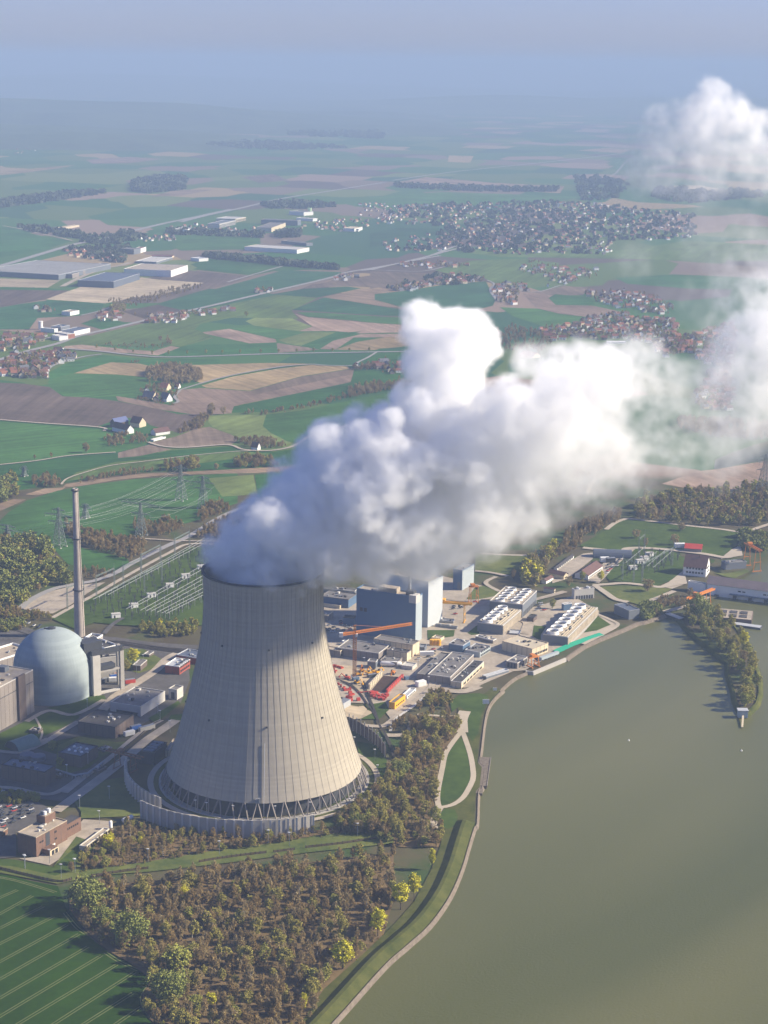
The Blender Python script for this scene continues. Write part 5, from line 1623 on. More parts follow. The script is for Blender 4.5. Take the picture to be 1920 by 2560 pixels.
r = thing('quay_wall', 'dark quay wall between the shore and the island', 'quay', (a.x, a.y, -2), math.atan2(v.y, v.x))
LQ = math.hypot(v.x, v.y)
box_part(r, 'wall', 'dark steel', 0, 0, -.5, LQ, 6, 3.2)
box_part(r, 'coping', 'pale concrete', -.2, -.2, 3.2, LQ + .2, 6.2, 3.7)
# island tip hut and jetty, buoys, shore signs
g = at('is', 1305, 1590)
r = thing('gauge_hut', 'tiny pale gauge hut on the island tip', 'hut', (g.x, g.y, -1.5))
box_part(r, 'wall', 'pale cladding', -4, -3, 0, 4, 3, 6)
box_part(r, 'roof', 'aluminium roof', -4.5, -3.5, 6, 4.5, 3.5, 6.6)
mb = MB()
mb.bar((0, -3, 2), (-5, -26, .6), 1.6, h=.4)
mb.bar((-2, -12, -1), (-2, -12, 1.2), .5)
mb.bar((-4.5, -24, -1), (-4.5, -24, .6), .5)
mb.build('jetty', 'cream', r)
for lab, t, p in (('small white buoy floating in mid lake', 'D', (1058, 978)), ('small white buoy floating out from the island tip', 'D', (1545, 1022))):
    g = at(t, *p)
    o = thing('buoy', lab, 'buoy', (g.x, g.y, -2))
    mb = MB()
    mb.lathe([(.1, -.4), (.8, 0), (.8, .3), (.4, .8), (.05, 1.6)], 12)
    mb.build('float', 'white', o, smooth=True)
for lab, t, p in (('white board on the shore road', 'D', (440, 838)), ('smaller white board farther along the shore road', 'D', (479, 778))):
    g = at(t, *p)
    s = 1 if 'smaller' not in lab else .6
    o = thing('shore_sign', lab, 'sign', (g.x, g.y, .8))
    box_part(o, 'board', 'white', -2.8 * s, -.15, 1.2 * s, 2.8 * s, .15, 5.2 * s)
    for x in (-2, 2):
        box_part(o, 'post', 'steel', x * s - .1, .16, 0, x * s + .1, .4, 4.5 * s)
g = at('pk', 1418, 1020)
r = thing('intake_platform', 'brown stone landing stage on the lake shore below the path loop', 'landing stage', (g.x, g.y, -1.5), math.radians(84))
box_part(r, 'slab', 'riprap', 0, -4.5, -.5, 58, 4.5, 2.0)
box_part(r, 'edge', 'taupe wall', 0, -4.9, 1.6, 58, -4.52, 2.4)
box_part(r, 'steps', 'riprap', -14, -2, 0, -.05, 3, 1.8)

# ================================================================== CRANES, PYLONS, SWITCHYARDS
def lattice(mb, a, b, w, n, m=0, t=.2):
    """square lattice boom from a to b"""
    a, b = Vector(a), Vector(b)
    d = (b - a).normalized()
    up = Vector((0, 0, 1)) if abs(d.z) < .9 else Vector((1, 0, 0))
    x = d.cross(up).normalized() * (w / 2)
    y = x.cross(d).normalized() * (w / 2)
    cs = [x + y, x - y, -x - y, -x + y]
    for c in cs:
        mb.bar(a + c, b + c, t * 1.5, m)
    for i in range(n):
        p, q = a + (b - a) * (i / n), a + (b - a) * ((i + 1) / n)
        for k in range(4):
            mb.bar(p + cs[k], q + cs[(k + 1) % 4], t, m)

g = at('rx', 440, 1225)
jz = top_z('rx', 443, 760, g)
jt = at_depth(*sp('rx', 1035, 712), g.y + 22)
r = thing('tower_crane', 'orange tower crane with a long jib over the construction site', 'crane', (g.x, g.y, 0))
mb = MB()
lattice(mb, (0, 0, 0), (0, 0, jz), 2.6, 22, t=.42)
mb.build('mast', 'orange paint', r)
jd = Vector((jt.x - g.x, 26, 0))
mb = MB()
lattice(mb, (0, 0, jz + .8), (jd.x, jd.y, jz + 1.2), 1.7, 26, t=.36)
mb.build('jib', 'orange paint', r)
mb = MB()
lattice(mb, (0, 0, jz + .8), (-jd.x * .24, -jd.y * .24, jz + .8), 1.7, 6, t=.36)
mb.build('counter_jib', 'orange paint', r)
mb = MB()
cx, cy = -jd.x * .23, -jd.y * .23
mb.box(cx - 2, cy - 1.2, jz - 1.6, cx + 1.4, cy + 1.2, jz + 2.4)
mb.build('counterweight', 'white', r)
mb = MB()
lattice(mb, (0, 0, jz), (0, 0, jz + 7.5), 1.5, 3, t=.4)
mb.bar((0, 0, jz + 7.5), (jd.x * .5, jd.y * .5, jz + 2), .18)
mb.bar((0, 0, jz + 7.5), (-jd.x * .2, -jd.y * .2, jz + 2), .18)
mb.build('tower_head', 'orange paint', r)
box_part(r, 'cab', 'white', .8, -2.4, jz - 2.6, 2.6, -.6, jz)
box_part(r, 'base', 'concrete', -3, -3, -.3, 3, 3, 1.0)

# construction site
sheet('excavation', pts('rx', [(740, 1210), (940, 1225), (790, 1385), (610, 1370)]), 'pit soil', 'lawn')
for t, p, m in [('rx', [(210, 1090), (430, 1110), (620, 1160), (720, 1180), (600, 1350), (560, 1400), (240, 1250)], 'field sand'), ('rx', [(300, 1500), (480, 1530), (640, 1590), (500, 1659), (340, 1659)], 'field sand'), ('pk', [(-20, 230), (200, 195), (240, 230), (170, 320), (20, 350)], 'field sand')]:
    sheet('yard', pts(t, p), m, 'lawn')
def wall_bar(name, label, t, p, q, w_, h_, m, cat='formwork', ribs=8):
    a, b = at(t, *p), at(t, *q)
    v = b - a
    L_ = math.hypot(v.x, v.y)
    r = thing(name, label, cat, (a.x, a.y, .8), math.atan2(v.y, v.x))
    box_part(r, 'panel', m, 0, 0, -.2, L_, w_, h_)
    mb = MB()
    for i in range(ribs):
        x = L_ * (i + .5) / ribs
        mb.bar((x, -.5, 0), (x, -.05, h_ + .6), .35)
    mb.build('prop', 'steel', r)
    return r
wall_bar('formwork', 'long red formwork wall on the right of the excavation', 'rx', (785, 1388), (950, 1225), 1.6, 3.0, 'red paint')
wall_bar('formwork', 'tan timber formwork wall on the tower side of excavation', 'rx', (600, 1350), (735, 1205), 1.6, 4.5, 'cream')
wall_bar('formwork', 'thin red beam lying across the rails at the excavation', 'rx', (470, 1388), (610, 1380), .8, .9, 'red paint', ribs=3)
rr = random.Random(21)
STK = [(215, 1115), (250, 1120), (285, 1125), (310, 1135), (225, 1145), (240, 1165), (215, 1180), (275, 1300), (300, 1325), (330, 1345), (360, 1360), (395, 1350), (395, 1390), (410, 1410), (385, 1440), (400, 1470), (480, 1465), (620, 1395), (640, 1410), (660, 1395), (690, 1430), (650, 1440), (700, 1450), (740, 1460), (720, 1440), (760, 1440), (690, 1410), (740, 1420), (775, 1420), (620, 1425)]
sm = None
for i, p in enumerate(STK):
    g = at('rx', *p)
    if i in (0, 15):
        mb = MB()
        if i == 0:
            for k in range(4):
                mb.box(-3.6, -1.5 + k * .8, 0, 3.6, -.95 + k * .8, 1.2 + .25 * (k % 2))
            for x in (-2.5, 0, 2.5):
                mb.box(x - .2, -1.7, 1.46, x + .2, 1.6, 1.6)
        else:
            for k in range(3):
                mb.box(-2.2, -1.9 + k * 1.3, 0, 2.4, -1.0 + k * 1.3, 1.5)
            mb.box(-2.4, -2, 1.5, 2.6, 2, 1.75)
        sm = mb.build('formwork_stack', 'red paint')
        o = sm
        tag(o, 'stack of red formwork panels on the site between tower and excavation' if i == 0 else 'stack of short red formwork frames beside the orange yellow hut', 'formwork stack', 'red formwork stacks by the crane' if i == 0 else 'red formwork stacks in front of the pit')
    else:
        o = sm.copy()
        COL.objects.link(o)
    o.location = (g.x, g.y, .85)
    o.rotation_euler = (0, 0, rr.uniform(0, 3.1))
    s = rr.uniform(.45, .85)
    o.scale = (s, s, rr.uniform(.7, 1.4))

def machine(label, t, p, rz, m, kind='excavator'):
    g = at(t, *p)
    r = thing(kind, label, 'site machine', (g.x, g.y, .85), math.radians(rz))
    for y in (-1.6, 1.6):
        box_part(r, 'track', 'dark steel', -2.4, y - .45, 0, 2.4, y + .45, 1.1)
    box_part(r, 'body', m, -2.2, -1.5, 1.1, 1.8, 1.5, 2.6)
    box_part(r, 'cab', 'window', .2, -1.4, 2.6, 1.9, .1, 4.0)
    mb = MB()
    mb.bar((1.5, .8, 2.4), (5.0, .8, 5.0), .6)
    mb.bar((5.0, .8, 5.0), (7.2, .8, 2.2), .45)
    mb.box(6.6, .2, .9, 7.8, 1.4, 2.2)
    mb.build('boom', m, r)
    return r
for k, (p, rz, m) in enumerate([((480, 1205), 20, 'yellow paint'), ((515, 1165), 80, 'orange paint'), ((600, 1200), 200, 'yellow paint'), ((640, 1180), 130, 'yellow paint'), ((680, 1185), 40, 'yellow paint'), ((365, 1245), 160, 'red paint'), ((840, 1190), 250, 'orange paint'), ((465, 1290), 310, 'yellow paint')]):
    machine(['yellow excavator right beside the foot of the tower crane', 'orange excavator just behind the foot of the tower crane', 'yellow excavator, lowest of three at the tan formwork wall', 'yellow excavator, middle one of three at the tan formwork wall', 'yellow excavator, farthest of three at the tan formwork wall', 'red excavator between tower and crane foot', 'orange excavator at the far corner of the excavation', 'yellow excavator beside the curved rails'][k], 'rx', p, rz, m)
for k, (p, m, L_) in enumerate([((968, 1255), 'blue cladding', 4), ((430, 1265), 'blue cladding', 6), ((590, 1235), 'dark steel', 8)]):
    container(['small teal container at the end of the red formwork wall', 'blue container at the foot of the tower crane', 'dark container under the row of yellow excavators'][k], 'rx', p, L_, 3, 3, 30, m)

def pylon(label, t, p, top, arms, face, name='pylon', wid=.15):
    g = at(t, *p)
    h = top_z(t, *top, g)
    r = thing(name, label, 'pylon', (g.x, g.y, 0), face)
    b = h * wid / 2 + 2
    mb = MB()
    lv = [0, .13, .26, .38, .49, .59, .68, .76, .84, .92, 1.0]
    def ring_(k):
        s = b * (1 - k) ** 1.25 * .93 + .7
        z = h * k
        return [Vector((s, s, z)), Vector((-s, s, z)), Vector((-s, -s, z)), Vector((s, -s, z))]
    for k0, k1 in zip(lv, lv[1:]):
        A, B_ = ring_(k0), ring_(k1)
        for i in range(4):
            j = (i + 1) % 4
            mb.bar(A[i], B_[i], .55 if k0 < .5 else .42)
            mb.bar(A[i], B_[j], .26)
            mb.bar(A[j], B_[i], .26)
            mb.bar(B_[i], B_[j], .22)
    mb.build('lattice_mast', 'pylon steel', r)
    for k, half in arms:
        mb = MB()
        z = h * k
        for s in (-1, 1):
            tip = Vector((s * half, 0, z + .4))
            for y in (-1.1, 1.1):
                mb.bar((s * .8, y, z), tip, .34)
                mb.bar((s * .8, y, z + 2.2), tip, .30)
            for q in (.25, .5, .75):
                mb.bar((s * half * q, 0, z + .2), (s * half * q, 0, z + 2.2 * (1 - q) + .3), .22)
            for q in (.5, .97):
                mb.bar((s * half * q, 0, z + .2), (s * half * q, 0, z - 3.2), .26)
        mb.build('cross_arm', 'pylon steel', r)
    mb = MB()
    for x in (-b, b):
        for y in (-b, b):
            mb.box(x - .9, y - .9, -.2, x + .9, y + .9, .9)
    mb.build('footing', 'pale concrete', r)
    return g, h, arms, face

PY = {}
PY['a'] = pylon('lattice pylon on the meadow close behind the chimney', 'sw', (442, 615), (428, 322), [(.62, 15), (.80, 20), (.93, 9)], -.5)
PY['b'] = pylon('lattice pylon standing among brown bushes on the meadow', 'sw', (1045, 532), (1032, 288), [(.66, 13), (.96, 26)], -.45)
PY['c'] = pylon('tall lattice pylon on a bare patch at the meadow edge', 'sw', (1340, 268), (1332, 5), [(.55, 14), (.72, 19), (.90, 11)], -.4)
PY['d'] = pylon('lattice pylon next to the steam at the edge of the meadow', 'sw', (1505, 326), (1498, 88), [(.60, 12), (.78, 16), (.93, 9)], -.4)
PY['e'] = pylon('small lattice pylon in the middle of the meadow', 'sw', (634, 400), (626, 300), [(.75, 9), (.95, 6)], -.5)
PY['f'] = pylon('small lattice pylon on the meadow near the photo edge wood', 'sw', (58, 575), (52, 452), [(.70, 10), (.92, 14)], -.6)
PY['g'] = pylon('tall dark pylon at the brown field beside the far river', 'B', (1640, 1035), (1632, 852), [(.62, 13), (.80, 17), (.94, 9)], .3, wid=.24)
PY['h'] = pylon('lattice pylon half hidden by the pylon in the tower field', 'sw', (180, 90), (178, 20), [(.7, 8), (.95, 6)], -.6)

def wires(label, a, b, pairs, sag=9.0):
    (g0, h0, ar0, f0), (g1, h1, ar1, f1) = a, b
    mb = MB()
    for (k0, x0), (k1, x1) in pairs:
        p = Vector((g0.x + x0 * math.cos(f0), g0.y + x0 * math.sin(f0), h0 * k0 - 3))
        q = Vector((g1.x + x1 * math.cos(f1), g1.y + x1 * math.sin(f1), h1 * k1 - 3))
        L = []
        for i in range(13):
            t = i / 12
            c = p.lerp(q, t)
            c.z -= sag * 4 * t * (1 - t)
            L.append(c)
        mb.tube(L, .07, 4)
    tag(mb.build('power_line', 'wire'), label, 'power line', 'power lines over the meadow')
wires('power line strung between the chimney side pylon and the tall meadow edge pylon', PY['a'], PY['c'], [((.62, s * 14), (.55, s * 13)) for s in (-1, -.5, .5, 1)] + [((.80, s * 19), (.72, s * 18)) for s in (-1, -.5, .5, 1)])
wires('power line strung between the bush pylon and the steam side pylon', PY['b'], PY['d'], [((.96, s * 25), (.60, s * 12)) for s in (-1, -.6, .6, 1)] + [((.66, s * 12), (.78, s * 15)) for s in (-1, 1)])
wires('power line strung from the edge wood pylon to the chimney side pylon', PY['f'], PY['a'], [((.92, s * 13), (.80, s * 19)) for s in (-1, -.4, .4, 1)] + [((.70, s * 10), (.62, s * 14)) for s in (-1, 1)])
wires('power line strung between the small meadow pylon and the bush pylon', PY['e'], PY['c'], [((.75, s * 8), (.90, s * 10)) for s in (-1, 1)] + [((.95, 0), (.98, 0))], 6)

# switchyard: busbars on posts, kiosks, breakers, portals
bus_tmpl_post = MB()
bus_tmpl_post.bar((0, 0, 0), (0, 0, 5.2), .3)
bus_tmpl_post.lathe([(.34, 5.2), (.42, 5.6), (.30, 6.0), (.42, 6.4), (.28, 7.0)], 8)
POST = bus_tmpl_post.build('insulator_post', 'steel')
COL.objects.unlink(POST)

def busbar(label, t, p, q, group, z=7.2, n=9, rad=.2, name='busbar'):
    a, b = at(t, *p), at(t, *q)
    v = b - a
    L = math.hypot(v.x, v.y)
    r = thing(name, label, 'busbar', (a.x, a.y, .8), math.atan2(v.y, v.x), group)
    mb = MB()
    mb.tube([(0, 0, z), (L, 0, z)], rad * .85, 6)
    mb.build('tube', 'wire', r)
    for i in range(n):
        o = POST.copy()
        link(o, r)
        o.location = ((i + .5) * L / n, 0, 0)
g1 = 'three parallel busbars at the back of the big switchyard'
for k, (p, q) in enumerate([((690, 1060), (1515, 598)), ((735, 1040), (1545, 600)), ((800, 1025), (1580, 602))]):
    busbar('long white busbar along the gravel track side of the switchyard', 'sw', p, q, g1, n=10)
g2 = 'parallel busbars in front of the kiosk row'
for k, (p, q) in enumerate([((938, 1130), (1540, 780)), ((972, 1132), (1560, 800)), ((1042, 1142), (1580, 838)), ((1085, 1146), (1590, 860)), ((1118, 1150), (1590, 895)), ((1162, 1158), (1600, 925)), ((1198, 1163), (1600, 955)), ((1232, 1166), (1600, 978))]):
    busbar('white busbar running towards the cooling tower in the switchyard', 'sw', p, q, g2, n=8)
g3 = 'busbars of the small switchyard by the weir'
for p, q in [((425, 500), (600, 355)), ((610, 530), (780, 380)), ((665, 540), (830, 395)), ((560, 520), (700, 400))]:
    busbar('short pale busbar in the small switchyard by the weir', 'da', p, q, g3, n=5, rad=.18)

KIOSK = None
def kiosk(label, t, p, group):
    global KIOSK
    g = at(t, *p)
    if KIOSK is None:
        r = thing('relay_kiosk', label, 'kiosk', (g.x, g.y, .8), .35, group)
        box_part(r, 'wall', 'white', 0, 0, -.2, 8.5, 4.5, 3.9)
        box_part(r, 'roof', 'pale concrete', -.3, -.3, 3.9, 8.8, 4.8, 4.3)
        box_part(r, 'door', 'dark steel', 2.0, -.1, .2, 3.4, -.01, 2.8)
        KIOSK = r
    else:
        copy_thing(KIOSK, (g.x, g.y, .8), .35, 1.0, label, group)
for k, p in enumerate([(830, 1150), (962, 1075), (1095, 998), (1228, 925), (1350, 855), (1468, 788)]):
    kiosk(['white relay kiosk nearest the chimney in the switchyard row', 'white relay kiosk, second from the chimney in the switchyard row', 'white relay kiosk, third from the chimney in the row', 'white relay kiosk, fourth from the chimney in the row', 'white relay kiosk, fifth from the chimney in the row', 'white relay kiosk at the cooling tower rim end of row'][k], 'sw', p, 'white relay kiosks in the switchyard')
for k, p in enumerate([(612, 392), (566, 428), (530, 455), (468, 510)]):
    kiosk(['white kiosk farthest back in the small switchyard by weir', 'white kiosk, second from the back in the small switchyard', 'white kiosk, third from the back in the small switchyard', 'white kiosk nearest the lawn road in the small switchyard'][k], 'da', p, 'white kiosks in the small switchyard')

# switch poles
mb = MB()
mb.bar((0, 0, 0), (0, 0, 4.0), .6)
mb.bar((-1.4, 0, 4.0), (1.4, 0, 4.0), .4)
for x in (-1.3, 0, 1.3):
    mb.lathe([(.24, 4.0), (.36, 4.5), (.22, 5.0), (.34, 5.5), (.15, 6.2)], 7, (x, 0))
SWP = mb.build('switch_pole', 'dark steel')
tag(SWP, 'dark switch pole standing on the grass of the big switchyard', 'switch pole', 'dark switch poles of the big switchyard')
first = True
rr = random.Random(4)
def place_sw(lst, label, group):
    global first
    for x, y in lst:
        if first:
            o = SWP
            first = False
        else:
            o = SWP.copy()
            COL.objects.link(o)
        o['label'], o['group'] = label, group
        o.location = (x, y, .8)
        o.rotation_euler = (0, 0, .35 + rr.choice([0, 1.57]))
area1 = pts('sw', [(640, 1080), (1400, 660), (1540, 640), (1560, 780), (900, 1120), (700, 1140)])
area2 = pts('sw', [(900, 1120), (1540, 790), (1540, 1000), (1250, 1190), (960, 1160)])
place_sw(scatter(area1, 95, rr, 9), 'dark switch pole standing on the grass of the big switchyard', 'dark switch poles of the big switchyard')
place_sw(scatter(area2, 60, rr, 9), 'dark switch pole standing on the grass of the big switchyard', 'dark switch poles of the big switchyard')
place_sw(scatter(pts('da', [(380, 520), (560, 340), (860, 370), (900, 420), (700, 540), (480, 590)]), 45, rr, 9), 'dark switch pole standing in the small switchyard by the weir', 'dark switch poles of the small switchyard')

def portal(label, t, p, q, h, group):
    a, b = at(t, *p), at(t, *q)
    v = b - a
    L = math.hypot(v.x, v.y)
    r = thing('line_portal', label, 'portal', (a.x, a.y, .8), math.atan2(v.y, v.x), group)
    for x in (0, L):
        mb = MB()
        lattice(mb, (x, 0, 0), (x, 0, h), 1.2, 9, t=.11)
        mb.bar((x, 0, h), (x, 0, h + 6), .25)
        mb.build('mast', 'pylon steel', r)
    mb = MB()
    lattice(mb, (0, 0, h), (L, 0, h), 1.0, 8, t=.11)
    mb.build('beam', 'pylon steel', r)
g4 = 'lattice line portals along the switchyard track'
for k, (p, q) in enumerate([((715, 985), (848, 925)), ((915, 915), (1045, 850)), ((1048, 820), (1190, 745)), ((1295, 700), (1405, 640)), ((1070, 960), (1200, 890)), ((500, 1080), (620, 1020))]):
    portal('grey lattice line portal beside the gravel track of the switchyard', 'sw', p, q, 21, g4)
portal('tall lattice portal row at the back of the small switchyard', 'da', (540, 390), (588, 350), 20, 'portals of the small switchyard')
portal('tall lattice portal at the front of the small switchyard', 'da', (400, 590), (495, 610), 22, 'front portals of the small switchyard')
portal('tall lattice portal at the weir side of the small switchyard', 'da', (570, 615), (830, 470), 20, 'side portals of the small switchyard')

# lamp posts
LAMP = None
def lamp(t, p, label, group, h=10):
    global LAMP
    g = at(t, *p)
    if LAMP is None:
        r = thing('street_lamp', label, 'street lamp', (g.x, g.y, .5), 0, group)
        mb = MB()
        mb.bar((0, 0, 0), (0, 0, 10), .26)
        mb.build('pole', 'wire', r)
        mb = MB()
        mb.box(-.75, -.4, 9.9, .75, .4, 10.35)
        mb.bar((-.2, 0, 10), (-1.4, 0, 10.3), .2)
        mb.build('lamp_head', 'white', r)
        LAMP = r
    else:
        copy_thing(LAMP, (g.x, g.y, .5), 0, (1, 1, h / 10), label, group)
for p in [(110, 442), (325, 455), (640, 412), (948, 378), (1250, 340), (1545, 300), (1160, 330), (265, 480)]:
    lamp('E', p, 'slim pale lamp post along the brown fence by the wood', 'lamp posts along the brown fence')
for p in [(320, 770), (348, 935), (108, 640), (60, 1290)]:
    lamp('pk', p, 'slim lamp post on the grass ring beside the cooling tower', 'lamp posts round the cooling tower')
for p in [(475, 1652), (712, 1688), (975, 1690), (545, 1668), (1195, 1665)]:
    lamp('tw', (p[0], p[1] + 35), 'lamp post in the gap between noise wall and tower columns', 'lamp posts behind the noise wall', 9)
for p in [(430, 1245), (215, 1290), (650, 1330), (860, 905), (760, 390), (690, 770), (945, 690), (120, 520), (400, 560), (580, 500)]:
    lamp('lw', p, 'lamp post in the left yard of the plant', 'lamp posts in the left yard')
for p in [(1470, 1150), (755, 960), (560, 900), (1385, 1060), (1365, 1000), (1240, 570), (1180, 640)]:
    lamp('dm', p, 'lamp post on the lawns around the reactor dome', 'lamp posts around the dome')
for p in [(820, 560), (860, 690), (1350, 1020), (1100, 1160), (1210, 1330), (540, 1130)]:
    lamp('rx', p, 'lamp post in the middle yard beside the tall blocks', 'lamp posts in the middle yard')

# brown fences along the wood
def fence(label, t, lst, h=2.6):
    ln = pts(t, lst, 4, False)
    o = thing('wooden_fence', label, 'fence', ln[0])
    mb = MB()
    for a, b in zip(ln, ln[1:]):
        for z in (.55, 1.3, 2.1):
            mb.bar(a - ln[0] + Vector((0, 0, z)), b - ln[0] + Vector((0, 0, z)), .16, h=.6)
    mb.build('rail', 'fence wood', o)
    tot, posts = 0.0, [ln[0]]
    for a, b in zip(ln, ln[1:]):
        d = (b - a).length
        n = max(1, round(d / 3.6))
        posts += [a.lerp(b, (i + 1) / n) for i in range(n)]
    mb = MB()
    mb.bar((0, 0, -.2), (0, 0, h + .3), .34)
    me = mb.build('post', 'dark steel', o)
    for p in posts[1:98]:
        c = me.copy()
        link(c, o)
        c.location = p - ln[0]
fence('brown slatted fence between the wheat field and the brick building', 'E', [(-60, 418), (0, 440), (120, 470), (250, 498), (310, 488)])
fence('brown slatted fence on the grass strip above the wood, nearest wheat', 'E', [(395, 474), (520, 455), (640, 440)])
fence('brown slatted fence on the grass strip in the middle of the wood', 'E', [(860, 412), (1000, 390), (1150, 372)])
fence('short brown slatted fence on the grass strip below the noise wall end', 'E', [(1182, 370), (1272, 358)])
fence('brown slatted fence on the grass strip toward the lake', 'E', [(1320, 350), (1480, 332), (1659, 305), (1740, 300)])

# cars
CAR = {}
def car_mesh(m):
    mb = MB()
    mb.box(-2.2, -.9, .35, 2.2, .9, .95, 0, taper=.05)
    mb.box(-1.5, -.8, .95, 1.1, .8, 1.5, 1, taper=.22)
    for x in (-1.4, 1.4):
        for y in (-.92, .92):
            mb.lathe([(.05, -.1), (.34, -.1), (.34, .1), (.05, .1)], 8, (0, 0), 2)
            k = len(mb.v) - 32
            for i in range(k, len(mb.v)):
                vx, vy, vz = mb.v[i]
                mb.v[i] = (x + vx, y + vz, .34 + vy)
    o = mb.build('parked_car', [m, 'window', 'dark steel'])
    return o
def cars(poly, n, rng, label_, group, rz):
    for i, (x, y) in enumerate(scatter(poly, n, rng, 5.2)):
        m = rng.choice(['car dark', 'car silver', 'white', 'car red', 'car dark', 'car silver'])
        if m not in CAR:
            o = CAR[m] = car_mesh(m)
        else:
            o = CAR[m].copy()
            COL.objects.link(o)
        col = {'car dark': 'dark', 'car silver': 'silver', 'white': 'white', 'car red': 'red'}[m]
        tag(o, f'{col} car parked {label_}', 'car', f'{col} cars {group}')
        o.location = (x, y, 1.1)
        o.rotation_euler = (0, 0, rz + rng.choice([0, math.pi]))
rr = random.Random(9)
cars(pts('rx', [(1100, 1000), (1290, 920), (1380, 960), (1230, 1040), (1100, 1110)]), 7, rr, 'on the yard between service buildings and blue office', 'on the yard by the blue office', .5)
cars(pts('cc', [(100, 520), (330, 480), (330, 560), (160, 640)]), 6, rr, 'on the concrete yard beside the shorter cooling block', 'on the yard by the shorter cooling block', .3)
cars(pts('dm', [(40, 190), (240, 205), (360, 230), (330, 250), (120, 235)]), 16, rr, 'in the tree lined car park beyond the dome', 'in the tree lined car park', 1.2)
cars(pts('lw', [(-20, 760), (280, 750), (290, 820), (150, 900), (-20, 960)]), 42, rr, 'in the shaded car park beside the brick building', 'in the shaded car park', .8)
cars(pts('da', [(260, 460), (400, 400), (410, 420), (330, 500), (270, 540)]), 14, rr, 'along the small switchyard by the weir', 'along the small switchyard', .8)
cars(pts('rx', [(480, 640), (300, 640), (160, 680), (130, 760), (300, 800), (420, 740)]), 16, rr, 'in the shade between tower and reactor block', 'in the shade by the reactor block', .2)
cars(pts('cc', [(900, 480), (980, 500), (1000, 560), (900, 560)]), 6, rr, 'in the courtyard of the cooling blocks', 'in the cooling block courtyard', .4)

